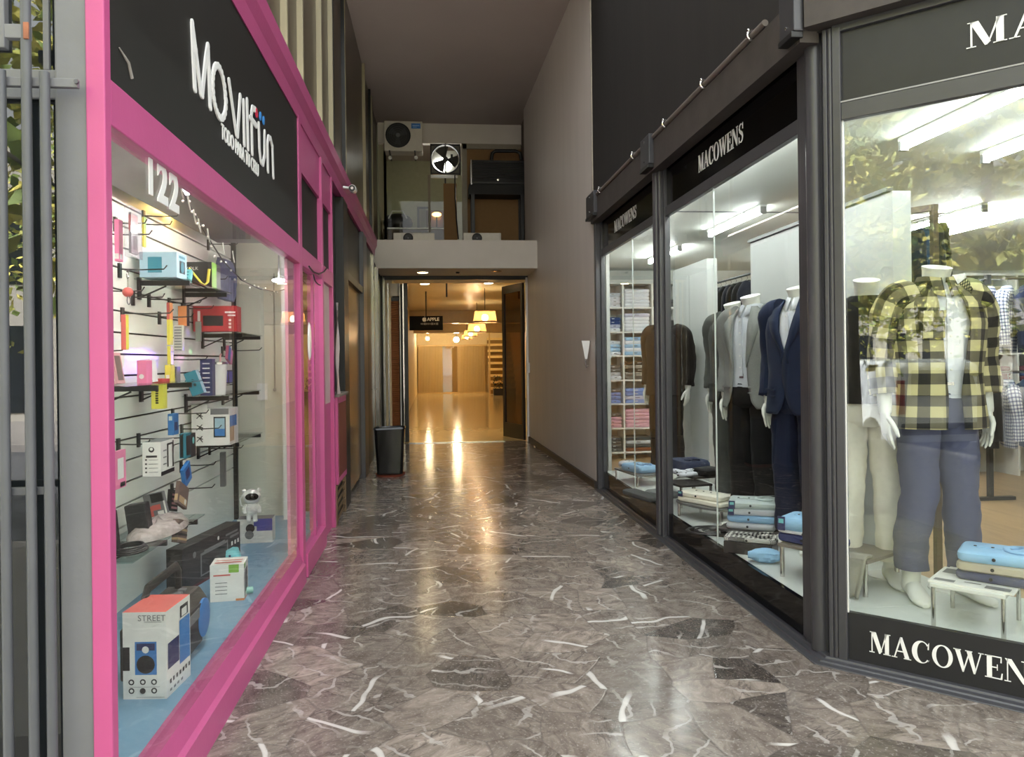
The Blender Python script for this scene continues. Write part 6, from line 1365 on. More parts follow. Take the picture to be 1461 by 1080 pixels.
            for sd in (-1, 1):
                b = MB(); b.box((sd * .13, -.118, .985), (.12, .012, .012), 0, Matrix.Rotation(sd * .42, 3, 'Z')); b.box((sd * .13, -.118, .945), (.12, .012, .005), 0, Matrix.Rotation(sd * .42, 3, 'Z')); b.v = [v * S for v in b.v]; b.build('pocket_flap', jacket, jo)
            b = MB(); b.box((.115, -.128, 1.33), (.075, .012, .010), 0, Matrix.Rotation(.3, 3, 'Z')); b.v = [v * S for v in b.v]; b.build('breast_pocket', jacket, jo)
        if jtype == 'overshirt':
            collar(jacket, jo, .080, 1.575, .07); b = MB(); b.box((-.10, -.148, 1.33), (.11, .012, .12), 0, Matrix.Rotation(-.25, 3, 'Z')); b.box((-.10, -.155, 1.385), (.115, .012, .035), 0, Matrix.Rotation(-.25, 3, 'Z'))
            b.v = [v * S for v in b.v]; b.build('chest_pocket', jacket, jo, bevel=.004)
        if jtype == 'zip':
            b = MB(); R = [[Vector((r * sin(f), .008 - r * cos(f), z)) for f in [2 * pi * q / 30 for q in range(31)]] for r, z in ((.082, 1.52), (.076, 1.60), (.072, 1.60), (.07, 1.54))]; b.rings(R, 0, closed=False); b.v = [v * S for v in b.v]; b.build('stand_collar', jacket, jo)
            b = MB()
            for q in range(6): b.box((.05 + .014 * q, -.139, 1.34 + .012 * sin(q * 1.7)), (.016, .012, .008), 0)
            b.v = [v * S for v in b.v]; b.build('chest_logo', LETW, jo)
    if rod:
        b = MB(); b.cyl((stance * S + .03, .10, .28), (stance * S + .09, .16, 0.005), .006, 8); b.lathe([(.001, 0), (.10, 0), (.10, .008), (.001, .01)], (stance * S - .02, .12, .0), 24); b.build('support_rod', WHITEG, t)
    return t
mannequin('headless mannequin in a grey tweed blazer, pale shirt and black trousers', 1073, 5.7, rad(-62), GREYS, 'open', GSHIRT, BLKT)
mannequin('headless mannequin in a navy suit and white shirt beside the corner column', 1141, 5.02, rad(-64), NAVYS, 'closed', WSHIRT, NAVYT)
mannequin('headless mannequin in a charcoal suit behind the grey blazer', 1047, 6.45, rad(-62), DKGREY, 'closed', WSHIRT, DKGREY)
mannequin('mannequin in a dark brown zipped jacket in front of the shirt shelves', 950, 8.1, rad(-52), BROWNJ, 'zip', None, BROWNJ, S=1.03)
mannequin('headless mannequin in a buffalo-check overshirt and slate blue trousers', 1336, 3.98, rad(-6), PLAID, 'overshirt', WSHIRT, SLATET, S=1.05, hem=.14, rod=True, stance=.13)
mannequin('headless mannequin in a black sleeveless top and cream trousers in the corner window', 1237, 4.28, rad(-26), BLKTOP, 'jersey', None, CREAMT, S=1.03, hem=.12, rod=True)

# ------------------------------------------------------------------ platform, partitions
pf_ = struct(MB().bx(1.90, 2.75, 3.62, 8.45, .03, .2).build('floor_platform', PLATW))
b = MB(); 
pts = [ch(.02, -.04), ch(2.2, -.04), ch(2.2, -.9), ch(-.1, -.9)]; b.rings([[Vector((p.x, p.y, .03)) for p in pts], [Vector((p.x, p.y, .199)) for p in pts]], 0, True, True, True, False); struct(b.build('floor_platform_corner', PLATW))
slab('wall_partition', 2.75, 2.86, 7.5, 8.6, .0, 2.45, GREYW, .004); slab('wall_partition_long', 2.78, 2.9, 4.4, 6.5, .0, 2.45, GREYW, .004)
slab('trim_ceiling_rail', 2.755, 2.80, 4.42, 6.5, 2.451, 2.475, mat('rail_grey', rgb(96, 98, 98), .4))
slab('trim_ceiling_line', 1.95, 6.0, 6.66, 6.68, 2.752, 2.762, CGREY)

# ------------------------------------------------------------------ folded garments
def folded(name, label, cat, loc, rz, size, m, seed=0, collar=True, lab=None, group=None, simple=False, btn=True):
    w, d, h = size; rn = random.Random(seed); b = MB(); R = []
    for i, (zz, ins) in enumerate(((0, .012), (.2, .002), (.5, 0), (.8, .002), (1.0, .014))):
        ring = rr_ring(w - 2 * ins, d - 2 * ins, zz * h, min(.03, d * .2), 6); R.append([Vector((v.x * (1 + .012 * noise.noise((v.x * 9 + seed, v.y * 9, zz * 3))), v.y * (1 + .02 * noise.noise((v.x * 7, v.y * 7 + seed, zz * 3))), v.z + (.10 * h * noise.noise((v.x * 12 + seed, v.y * 12, zz)) if zz > .1 else 0))) for v in ring])
    b.rings(R, 0, uvs=[[(.6 * k / len(r), r[0].z * 4) for k in range(len(r) + 1)] for r in R])
    for f_ in range(len(b.f)):
        if f_ not in b.uv: b.uv[f_] = [(b.v[i].x, b.v[i].y) for i in b.f[f_]]
    if simple:
        cy = -d / 2 - .001
        b.box((w * .12 * rn.uniform(-1, 1), cy - .001, h * .55), (w * .16, .004, h * .16), 1)
        o = b.build(name, [m, CBLACK if seed % 3 else CWHITE]); 
        o.location = loc; o.rotation_euler = (0, 0, rz); return tag(o, label, cat, group)
    t = thing(name, label, cat, loc, rz, group); b.build('body', m, t)
    if collar:
        b = MB(); P = [Vector((w * .30 - .02 + .055 * cos(a), .06 * sin(a), h + .006)) for a in [rad(40 + 28 * i) for i in range(11)]]; b.tube(P, .016, 8, 0, True, .55)
        b.box((-.02, 0, h + .002), (w * .55, .03, .004))
        for sd in (-1, 1): b.poly([Vector((w * .30 - .0, sd * .01, h + .02)), Vector((w * .30 + .05, sd * .05, h + .022)), Vector((w * .30 - .05, sd * .055, h + .014))][::sd])
        b.build('collar', m, t)
    if btn:
        for i in range(3): MB().lathe([(.001, .004), (.007, .003), (.007, 0)], (w * .12 - i * .07, 0, h + .004), 10).build('button', CBLACK, t)
        MB().lathe([(.001, .004), (.008, .003), (.008, 0)], (-w * .05, -d / 2 - .001, h * .5), 10, 0, 'y').build('button', CBLACK, t)
    if lab:
        b = MB(); b.box((-w * .42, -d / 2 - .004, h * .55), (.042, .006, h * 1.1), 0); b.box((-w * .42, -d / 2 - .008, h * .75), (.028, .003, h * .35), 1); b.build('hang_label', lab, t)
    return t
LAB = [CNAVY, CAQUA]
def riser(name, label, cx, cy, rz, w, d, h, m, oval=False, legr=.011, z0=.2, th=.018):
    t = thing(name, label, 'display riser', (cx, cy, z0), rz)
    if oval:
        b = MB(); n = 40; R = [[Vector((w / 2 * k_ * sgnpow(cos(a), .75), d / 2 * k_ * sgnpow(sin(a), .75), z)) for a in [2 * pi * i / n for i in range(n)]] for z, k_ in ((h - th, .985), (h - th + .004, 1), (h - .004, 1), (h, .985))]; b.rings(R, 0)
    else:
        b = MB(); b.bx(-w / 2, w / 2, -d / 2, d / 2, h - th, h)
    b.build('top', m, t, bevel=0 if oval else .003)
    q = .72 if oval else .92
    for sx_ in (-1, 1):
        for sy_ in (-1, 1): MB().cyl((sx_ * w / 2 * q, sy_ * d / 2 * q, 0), (sx_ * w / 2 * q, sy_ * d / 2 * q, h - th), legr, 12).build('leg', CHROME, t)
    return t
GRB = mat('grey_riser_board', rgb(104, 104, 104), .4); DKB = mat('dark_riser_board', rgb(46, 42, 40), .4); WHB = mat('white_riser_board', rgb(226, 226, 222), .3)
STK = 'folded garments on the suit window risers'
# high riser with navy and black knitwear
p = at_d(982, 672, 6.95); riser('riser_table', 'dark riser carrying the navy and black folded knitwear', p.x + .05, p.y, rad(-80), .62, .36, .225, DKB)
zt = .4255
folded('folded_shirt', 'folded white shirt under the navy knitwear on the dark riser', 'shirt', (p.x - .04, p.y - .12, zt), rad(-70), (.30, .22, .03), WSHIRT, 3)
folded('folded_jumper', 'folded navy jumper on top of the dark riser', 'jumper', (p.x + .02, p.y + .06, zt), rad(-78), (.30, .30, .10), cloth('navy_knit', 52, 60, 84, .9), 4, True)
folded('folded_jumper', 'folded black jumper right of the navy jumper on the dark riser', 'jumper', (p.x + .11, p.y - .235, zt), rad(-65), (.22, .24, .06), BLKTOP, 5, False)
folded('folded_shirt', 'small white folded shirt beside the black jumper', 'shirt', (p.x - .12, p.y - .27, zt), rad(-70), (.10, .14, .025), WSHIRT, 6, False)
# oval riser with cream trousers
p = at_d(1010, 722, 5.95); riser('riser_table', 'oval grey riser carrying the folded cream trousers', p.x + .03, p.y + .02, rad(-62), .60, .34, .12, GRB, True)
folded('folded_trousers', 'upper folded pair of cream trousers on the oval riser', 'trousers', (p.x, p.y + .04, .3605), rad(-58), (.40, .20, .04), CREAMT, 8, False, LAB)
folded('folded_trousers', 'lower folded pair of cream trousers on the oval riser', 'trousers', (p.x + .005, p.y + .03, .3205), rad(-62), (.44, .22, .038), CREAMT, 9, False, btn=False)
# small chrome riser left of it
p = at_z(962, 724, .2); riser('riser_table', 'small chrome riser behind the oval grey one', p.x + .16, p.y + .12, rad(-80), .30, .3, .19, DKB)
# stacks near the corner
p = at_z(1066, 770, .2); riser('riser_table', 'low dark riser under the stack of pale shirts', p.x + .10, p.y + .12, rad(-40), .42, .34, .06, DKB, legr=.01)
for i, (m, dz, h, lb) in enumerate(((GSHIRT, .0, .05, 'grey folded shirt at the bottom of the pale stack'), (LBSHIRT, .05, .05, 'light blue folded shirt low in the pale stack'), (GSHIRT, .1, .045, 'pale grey folded shirt second from top of the pale stack'), (cloth('mint_grey_shirt', 196, 208, 208), .145, .05, 'pale mint folded shirt on top of the pale stack'))):
    folded('folded_shirt', lb, 'shirt', (p.x + .10, p.y + .12, .2605 + dz), rad(-34 + 3 * i), (.33, .28, h), m, 20 + i, i == 3, LAB if i > 1 else None)
p = at_z(1066, 792, .2); carton('display_block', 'low dark block in front of the pale shirt stack', 'display block', (p.x + .06, p.y + .08, .2), (.30, .20, .075), rad(-36), (DKB, DKB), bev=.003)
folded('folded_shirt', 'black and white checked shirt spread over the low dark block', 'shirt', (p.x + .06, p.y + .08, .2755), rad(-30), (.32, .20, .03), STRIPE, 31, True)
folded('folded_shirt', 'royal blue folded shirt peeping from under the checked shirt', 'shirt', (at_z(1046, 777, .2).x + .07, at_z(1046, 777, .2).y + .03, .2), rad(-36), (.13, .13, .06), cloth('royal_blue', 62, 70, 140), 32, False, btn=False)
p = at_z(1020, 762, .2); tt = thing('belt', 'black leather belt coiled on the white platform', 'belt', (p.x, p.y + .05, .2))
b = MB(); b.tube([((.03 + .0035 * i) * cos(i * .5) * 1.3, (.03 + .0035 * i) * sin(i * .5), .02) for i in range(40)], .012, 8, 0, True, .4); b.build('strap', mat('leather_black', rgb(28, 26, 26), .35), tt)
MB().box((.14, .11, .02), (.03, .006, .035)).build('buckle', CHROME, tt)
p = at_z(1030, 768, .2); carton('display_mat', 'dark square mat lying behind the royal blue shirt', 'mat', (p.x + .05, p.y + .13, .2), (.22, .2, .01), rad(-40), (DKB,))
p = at_z(1098, 806, .2); b = MB(); R = []
for i in range(11):
    t = i / 10; q = sin(pi * min(.98, max(.06, t))) ** .5; R.append([Vector(((t - .5) * .21, q * .055 * cos(a) * (1 + .5 * noise.noise((t * 9, cos(a) * 2, sin(a) * 2))), .044 + q * .043 * sin(a) * (1 + .25 * noise.noise((t * 8, cos(a) * 3, 2))))) for a in [2 * pi * k / 22 for k in range(22)]])
b.rings(R, 0); M = Matrix.Rotation(rad(-20), 3, 'Z'); b.v = [M @ v + Vector((p.x, p.y + .05, .2)) for v in b.v]; tag(b.build('rolled_shirt', LBSHIRT), 'light blue rolled shirt lying on the platform under the chrome riser', 'shirt')
# chrome riser astride the corner
A, B2 = Vector((1.97, 4.20, 0)), Vector((2.22, 3.79, 0)); ex = (B2 - A).normalized(); ey = Vector((-ex.y, ex.x, 0)); ctr = (A + B2) / 2 + ey * .16
riser('riser_table', 'grey topped chrome riser behind the corner column', ctr.x, ctr.y, math.atan2(ex.y, ex.x), .53, .36, .19, mat('taupe_board', rgb(126, 116, 106), .4), legr=.013)
for i, (m, h, lb) in enumerate(((cloth('navy_polo', 58, 66, 116), .055, 'navy folded polo at the bottom of the corner riser stack'), (WSHIRT, .02, 'white folded shirt between the navy and blue ones on the corner riser'), (LBSHIRT, .07, 'light blue folded shirt on top of the corner riser stack'))):
    folded('folded_shirt', lb, 'shirt', (ctr.x - .08, ctr.y + .09, .3905 + (0, .055, .075)[i]), math.atan2(ex.y, ex.x) + .1 * i, (.36, .24, h), m, 40 + i, i == 2, LAB if i == 2 else None)
b = MB(); R = []   # trousers draped from the riser to the platform
for i in range(15):
    t = i / 14; z = .394 - .185 * min(1, max(0, (t - .25) / .75)); out = .02 + .10 * max(0, t - .25); R.append([ctr + ex * (.01 + .25 * (q / 16)) + ey * (-.10 - .07 * min(1, t / .25) - out * .9 - .018 * sin(q * 1.1 + 2 * t) * t) + Vector((0, 0, z + .006 * (t < .3))) for q in range(17)])
b.rings(R, 0, closed=False); o = tag(b.build('draped_trousers', cloth('stone_trouser', 150, 146, 134)), 'stone grey trousers draped from the corner riser onto the platform', 'trousers'); sm = o.modifiers.new('s', 'SOLIDIFY'); sm.thickness = .012
# left bay: riser with a blue shirt, pale folded pieces
p = at_z(900, 690, .2); riser('riser_table', 'low riser in the shirt-shelf window holding a light blue shirt', p.x + .10, p.y + .05, rad(-80), .55, .30, .12, GRB)
folded('folded_shirt', 'light blue shirt laid on the riser in the shirt-shelf window', 'shirt', (p.x + .10, p.y + .02, .3205), rad(-70), (.34, .24, .07), LBSHIRT, 51, True)
folded('folded_shirt', 'white folded shirt beside the light blue one in the shirt-shelf window', 'shirt', (p.x + .04, p.y + .25, .3205), rad(-70), (.16, .16, .07), WSHIRT, 52, False)
p = at_z(905, 712, .2); folded('folded_trousers', 'dark trousers folded on the platform in front of the low riser', 'trousers', (p.x + .08, p.y + .04, .2), rad(-75), (.50, .14, .05), DKGREY, 53, False, btn=False)
p = at_z(925, 705, .2); folded('folded_trousers', 'grey trousers folded on the platform next to the middle post', 'trousers', (p.x + .12, p.y - .1, .2), rad(-60), (.34, .18, .04), GREYS, 54, False, btn=False)
# white riser in the corner window with magazine and three shirts
L1, L2, L3 = at_z(1333, 893, .2), at_z(1431, 913, .2), at_z(1374, 873, .2)
ex = (L2 - L1).normalized(); ey = Vector((-ex.y, ex.x, 0)); dp = max(.3, (L3 - L1).dot(ey)); wR = (L2 - L1).length
ctr = L1 + ex * (wR / 2) + ey * .17
az = math.atan2(ex.y, ex.x)
riser('riser_table', 'white topped chrome riser in the corner window', ctr.x, ctr.y, az, wR + .03, .37, .20, WHB, legr=.010)
tt = carton('magazine', 'open white magazine lying under the three folded shirts', 'magazine', (ctr.x - .01, ctr.y - .02, .4005), (.34, .30, .008), az, (CWHITE, CGREY, CBLACK), dec=(('t', .05, .08, .3, .22, 1), ('t', .05, .6, .22, .9, 1), ('t', .66, .06, .95, .22, 1), ('t', .4, .2, .6, .23, 2)))
s3 = ctr + ex * .09 + ey * .05
for i, (m, dz, h, lb) in enumerate(((SLATET, 0, .042, 'slate folded shirt at the bottom of the corner window pile'), (cloth('greige_shirt', 186, 176, 158), .042, .045, 'greige folded shirt in the middle of the corner window pile'), (LBSHIRT, .087, .05, 'sky blue folded shirt on top of the corner window pile'))):
    folded('folded_shirt', lb, 'shirt', (s3.x, s3.y, .4090 + dz), az + .05 * i, (.33, .24, h), m, 60 + i, i == 2)

# ------------------------------------------------------------------ shirt shelves at the back of the passage window
YS = 10.8
sx = [at_y(px, 520, YS).x for px in (863, 890, 932, 972, 1012)]
rowz = [2.19, 1.84, 1.5, 1.15, .81, .46, .115]
un = thing('shelf_unit', 'tall white shelf unit filled with folded shirts', 'shelving', ((sx[0] + sx[-1]) / 2, YS + .2, 0.012))
for x in sx: MB().bx(x - .012, x + .012, YS, YS + .38, .012, 2.52).build('side_panel' if x in (sx[0], sx[-1]) else 'divider', WHITEG, un, world=True)
for z in rowz: MB().bx(sx[0], sx[-1], YS + .002, YS + .38, z - .022, z).build('shelf_board', WHITEG, un, world=True)
MB().bx(sx[0] - .02, sx[-1] + .02, YS - .03, YS + .40, 2.52, 2.56).build('top_board', GREYW, un, world=True); MB().bx(sx[0], sx[-1], YS + .38, YS + .4, .012, 2.52).build('back_panel', WHITEW, un, world=True)
SC_ = {'w': WSHIRT, 'g': GSHIRT, 'b': LBSHIRT, 'n': cloth('navy_blue_shirt', 56, 72, 120), 'p': cloth('pink_shirt', 222, 170, 186), 'k': BLKTOP, 'd': cloth('dark_grey_shirt', 84, 84, 84), 'r': cloth('rust_shirt', 132, 76, 48), 'l': cloth('lilac_shirt', 196, 196, 216), 'c': STRIPE, 'm': cloth('blue_shirt', 120, 146, 206)}
grid = [('gwww', 'wwwww', 'dd'), ('nnlw', 'lwwww', 'ww'), ('gbbw', 'bwbwb', 'gg'), ('ddgw', 'kckcd', 'kk'), ('dmmm', 'mmlm', 'nn'), ('dppp', 'ppppp', 'dn'), ('dddd', 'dgdr', 'nnl')]
names = {'w': 'white', 'g': 'pale grey', 'b': 'light blue', 'n': 'navy', 'p': 'pink', 'k': 'black', 'd': 'dark grey', 'r': 'rust', 'l': 'lilac', 'c': 'checked', 'm': 'blue'}
ords = ('top', 'second', 'third', 'fourth', 'fifth', 'sixth', 'bottom'); colsn = ('narrow left column', 'middle column', 'right column')
protos = {}
def stack_shirt(key, w, d, h, pos, label, group, rz=0.0):
    kk = (key, round(w, 2), round(h, 3))
    if kk not in protos: protos[kk] = folded('folded_shirt', label, 'shirt', pos, rz, (w, d, h), SC_[key], len(protos) + 70, simple=True, group=group)
    else:
        o = protos[kk].copy(); COL.objects.link(o); o.location = pos; o.rotation_euler = (0, 0, rz); o['label'] = label; o['group'] = group
rs = random.Random(5)
for r, row in enumerate(grid):
    for c, cell in enumerate(row):
        w = sx[c + 1] - sx[c] - .05; x = (sx[c] + sx[c + 1]) / 2; h = .052 if len(cell) > 3 else .055; z = rowz[r] + .0005
        for ch_ in reversed(cell):
            stack_shirt(ch_, w, .32, h, (x + rs.uniform(-.005, .005), YS + .19, z), f'{names[ch_]} folded shirt on the {ords[r]} shelf of the white unit, {colsn[c]}', f'folded shirts, {ords[r]} shelf, {colsn[c]}'); z += h

# ------------------------------------------------------------------ hanging clothes
def hanging(name, label, cat, loc, rz, m, L_=.75, w=.23, sleeve=.6, group=None, jacket=True, seed=0):
    """loc = hook point on the rail; garment plane runs along local x"""
    t = thing(name, label, cat, loc, rz, group); b = MB(); R = []; U = []
    rows = [(-.06, .05, .035), (-.085, .10, .05), (-.12, w * .92, .055), (-.17, w, .062), (-.35, w * .95, .065), (-.06 - L_ * .8, w, .06), (-.06 - L_, w * 1.04, .055)]
    for z, rx, ry in lerp_rows(rows, 16): R.append(body_ring(z, rx, ry, 0, 2.2, n=30, amp=.008, seed=seed)); U.append([(k * .03, z) for k in range(31)])
    b.rings(R, 0, closed=False, uvs=U)
    for sd in (-1, 1): tube_uv(b, [(sd * (w - .05), 0, -.14), (sd * (w + .02), .0, -.25), (sd * (w + .035), -.02, -.14 - sleeve * .6), (sd * (w + .03), -.03, -.14 - sleeve)], [.062, .062, .052, .046], 14, 0, .006, seed, 1.0, (True, True), 4)
    b.build('garment', m, t)
    b = MB(); b.tube([(0, 0, .0)] + [(.018 * sin(a), 0, .0 - .02 + .02 * cos(a)) for a in [rad(k) for k in (20, 60, 100, 140, 180)]] + [(0, 0, -.07)], .0025, 6); b.tube([(-w * .75, 0, -.115), (0, 0, -.065), (w * .75, 0, -.115)], .006, 6); b.build('hanger', CGREY, t)
    return t
# dark suits between the partitions
rk = thing('clothes_rail', 'black rail of dark suits seen between the pale partitions', 'clothes rail', (3.45, 8.6, .012))
MB().cyl((3.45, 7.55, 2.36), (3.45, 9.6, 2.36), .014, 12).build('rail', BLACKM, rk, world=True)
for y in (7.6, 9.55): MB().cyl((3.45, y, .012), (3.45, y, 2.36), .016, 12).build('upright', BLACKM, rk, world=True); MB().bx(3.2, 3.7, y - .02, y + .02, .012, .04).build('base_bar', BLACKM, rk, world=True)
pr = None
suitm = [BLKTOP, cloth('midnight_suit', 30, 32, 44)]
for i in range(12):
    lb = 'black suit jacket hanging on the rail between the partitions' if i % 3 else 'midnight blue suit jacket hanging on the rail between the partitions'
    if i < 2: o = hanging('suit_jacket', lb, 'jacket', (3.45, 7.72 + i * .155, 2.348), rad(8), suitm[0 if i % 3 else 1], .86, .23, .62, 'dark suit jackets on the rail', seed=i); (pr := (pr or []) + [o])
    else: dup(pr[1 if i % 3 else 0], (3.45, 7.72 + i * .155, 2.348), rad(8 + (i % 2) * 5), lb)
# tall bronze rack with navy jackets
zb = .012; pR = at_d(1336, 600, 5.0); pL = at_d(1292, 600, 5.15)
br = thing('bronze_rack', 'tall bronze garment rack with navy jackets behind the checked overshirt', 'clothes rack', ((pR.x + pL.x) / 2 + .2, (pR.y + pL.y) / 2, zb))
BZ = mat('bronze_tube', rgb(104, 92, 82), .4, .5)
zt_ = at_d(1320, 292, 5.0).z
for p in (pR, pL + Vector((-.05, .05, 0))): MB().bx(p.x - .02, p.x + .02, p.y - .02, p.y + .02, zb, zt_).build('upright', BZ, br, bevel=.003, world=True)
pl2 = pL + Vector((-.05, .05, 0)); MB().bar((pl2.x, pl2.y, zt_ - .02), (pR.x, pR.y, zt_ - .02), .04, .04).build('top_bar', BZ, br, world=True)
ax = Vector((.55, .83, 0)); r0 = Vector((pl2.x, pl2.y, zt_ - .10)); r1 = r0 + ax * .9 + Vector((.2, 0, 0))
MB().cyl(at_d(1294, 318, 5.3), at_d(1345, 305, 6.2), .012, 10).build('hang_rail', BZ, br, world=True)
q0, q1 = at_d(1294, 318, 5.3), at_d(1345, 305, 6.2); pr = []
for i in range(5):
    c = q0.lerp(q1, .25 + .17 * i); lb = f'{("navy", "denim blue", "dark navy", "navy", "dark navy")[i]} jacket on the bronze rack, {("nearest", "second", "third", "fourth", "farthest")[i]} from the glass'
    hanging('hung_jacket', lb, 'jacket', (c.x, c.y, c.z - .012), rad(55), (NAVYS, DENIM, NAVYT, NAVYS, NAVYT)[i], .42, .20, .36, 'navy jackets on the bronze rack', seed=i + 11)
# wall shelves with folded knitwear, far right
X0, X1 = at_d(1379, 500, 9.0).x, at_d(1379, 500, 9.0).x + 1.3; YW = at_d(1379, 500, 9.0).y
un2 = thing('shelf_unit', 'white shelf unit with coloured knitwear at the right of the shop', 'shelving', ((X0 + X1) / 2, YW + .2, .012))
zs_ = [at_d(1395, y, 9.0).z for y in (437, 470, 504, 545, 590, 630)]
for x in (X0, (X0 + X1) / 2, X1): MB().bx(x - .012, x + .012, YW, YW + .38, .012, zs_[0] + .36).build('side_panel', WHITEG, un2, world=True)
for z in zs_: MB().bx(X0, X1, YW + .002, YW + .38, z - .022, z).build('shelf_board', WHITEG, un2, world=True)
MB().bx(X0 - .02, X1 + .02, YW - .02, YW + .4, zs_[0] + .36, zs_[0] + .39).build('top_board', WHITEG, un2, world=True); MB().bx(X0, X1, YW + .38, YW + .4, .012, zs_[0] + .36).build('back_panel', WHITEW, un2, world=True)
SC_.update({'y': cloth('mustard_knit', 190, 160, 90), 'e': cloth('beige_knit', 196, 184, 156), 'x': cloth('crimson_knit', 150, 50, 62), 'u': cloth('burgundy_knit', 98, 40, 52)}); names.update({'y': 'mustard', 'e': 'beige', 'x': 'crimson', 'u': 'burgundy'})
for r, (row, z) in enumerate(zip((('eewe', 'ween'), ('yyex', 'exye'), ('nxn', 'nnk'), ('uuu', 'unu'), ('ddu', 'kdk'), ('kk', 'nn')), zs_)):
    for c, cell in enumerate(row):
        zz = z + .0005
        for ch_ in reversed(cell):
            h = min(.06, (.27 if r < 3 else .3) / len(cell)); stack_shirt(ch_, .54, .3, h, (X0 + .325 + .65 * c, YW + .18, zz), f'{names[ch_]} folded jumper on the {ords[r] if r < 5 else "bottom"} shelf of the knitwear unit, {("left", "right")[c]} half', f'folded jumpers, knitwear unit shelf {ords[r]}'); zz += h
# two-tier rack of checked shirts at the right edge
RK = at_d(1398, 535, 7.6); RE = RK + Vector((1.5, -.35, 0)); zl = at_d(1420, 531, 7.6).z; zu = at_d(1430, 398, 7.6).z
rk2 = thing('clothes_rail', 'two-tier chrome rail of checked shirts at the right of the shop', 'clothes rail', (RK.x + .7, RK.y - .15, .012))
for zz, nm in ((zl, 'rail'), (zu, 'rail')): MB().cyl((RK.x, RK.y, zz), (RE.x, RE.y, zz), .013, 12).build(nm, CHROME, rk2, world=True)
for p in (RK + Vector((.08, -.02, 0)), RE): MB().bx(p.x - .022, p.x + .022, p.y - .022, p.y + .022, .012, zu + .04).build('upright', BLACKM, rk2, world=True); MB().bx(p.x - .25, p.x + .25, p.y - .03, p.y + .03, .012, .045).build('foot_bar', BLACKM, rk2, world=True)
pal = [SHCHK, SHCHK, NAVYT, BLKTOP, SHCHK, DENIM, LBSHIRT, SC_['p']]; pnm = ['blue checked', 'blue checked', 'navy', 'black', 'blue checked', 'denim', 'light blue', 'pink']
for tier, zz, tn in ((0, zu, 'upper'), (1, zl, 'lower')):
    for i in range(8):
        c = RK.lerp(RE, .06 + i * .11); k = (i + 3 * tier) % 8; oi = ('first', 'second', 'third', 'fourth', 'fifth', 'sixth', 'seventh', 'eighth')[i]
        hanging('hung_shirt', f'{pnm[k]} shirt on the {tn} chrome rail, {oi} from the left', 'shirt', (c.x, c.y, zz - .012), rad(64 if tier else 38), pal[k], .66, .20, .5, f'shirts on the {tn} chrome rail', seed=i + 30 + tier * 9)
# ------------------------------------------------------------------ street behind the viewer (seen in the glass)
def tree(label, x, y, h, cr, seed, trunk=.14, n=2600, lean=0.0, z0=-.14):
    rn = random.Random(seed); t = thing('street_tree', label, 'tree', (x, y, z0))
    b = MB(); P = [Vector((0, 0, 0)), Vector((lean * .3, .02, h * .25)), Vector((lean * .7, 0, h * .5)), Vector((lean, 0, h * .75))]; b.tube(P, [trunk * 1.25, trunk, trunk * .8, trunk * .4], 12)
    tips = []
    for i in range(9):
        a = rn.uniform(0, 6.28); s = P[2].lerp(P[3], rn.random()) if i > 2 else P[2].lerp(P[1], .3 * rn.random()); e = s + Vector((cos(a) * cr * .75, sin(a) * cr * .75, rn.uniform(-.05, .35) * h * .6)); m_ = s.lerp(e, .5) + Vector((0, 0, .1 * h)); b.tube([s, m_, e], [trunk * .35, trunk * .22, trunk * .08], 8); tips += [m_, e, s.lerp(e, .75)]
    b.build('trunk', mat('plane_bark', rgb(104, 96, 84), .9, var=.35, scale=6, bump=.3), t)
    b = MB()
    for i in range(n):
        c = rn.choice(tips) + Vector((rn.gauss(0, cr * .32), rn.gauss(0, cr * .32), rn.gauss(0, cr * .28))); s = rn.uniform(.07, .13)
        d = Vector((rn.gauss(0, 1), rn.gauss(0, 1), rn.gauss(0, .7))).normalized() * s; e = d.cross(Vector((rn.gauss(0, 1), rn.gauss(0, 1), rn.gauss(0, 1)))).normalized() * s * .55
        b.quad(c - d, c + e, c + d, c - e, rn.choice((0, 0, 1, 2)))
    b.build('leaves', [mat('leaf_olive', rgb(188, 188, 92), .6, var=.2), mat('leaf_green', rgb(140, 160, 80), .6, var=.2), mat('leaf_yellow', rgb(236, 216, 110), .6, var=.2)], t)
for lab, x, y, h, cr_, sd, tr, z0 in (('street tree on the pavement left of the passage entrance', -6.9, -1.6, 6.6, 1.9, 1, .15, -.14), ('street tree on the kerb whose crown hangs over the corner window reflection', -4.3, -2.1, 6.2, 2.0, 3, .13, -.14),
        ('street tree on the pavement far down the street', -14.5, -1.7, 7, 2.2, 2, .16, -.14), ('street tree across the road, nearest of the left row', -17.0, -11.4, 7.5, 2.9, 4, .2, -.28), ('street tree across the road, middle of the left row', -20.8, -11.2, 7.2, 3.0, 7, .2, -.28),
        ('street tree across the road, farthest of the left row', -25.0, -11.4, 7.6, 3.0, 8, .2, -.28), ('street tree across the road opposite the passage', 3.6, -11.4, 7.2, 2.8, 5, .2, -.28), ('street tree across the road opposite the grey barred window', -6.4, -11.6, 7.4, 2.9, 6, .2, -.28)):
    tree(lab, x, y, h, cr_, sd, tr, 3600, 0, z0)
VW = mat('van_white', rgb(232, 234, 236), .25, var=.02, coat=.5); VG = mat('van_glass', rgb(24, 28, 32), .06, spec=.7); TY = mat('tyre_rubber', rgb(28, 28, 28), .8)
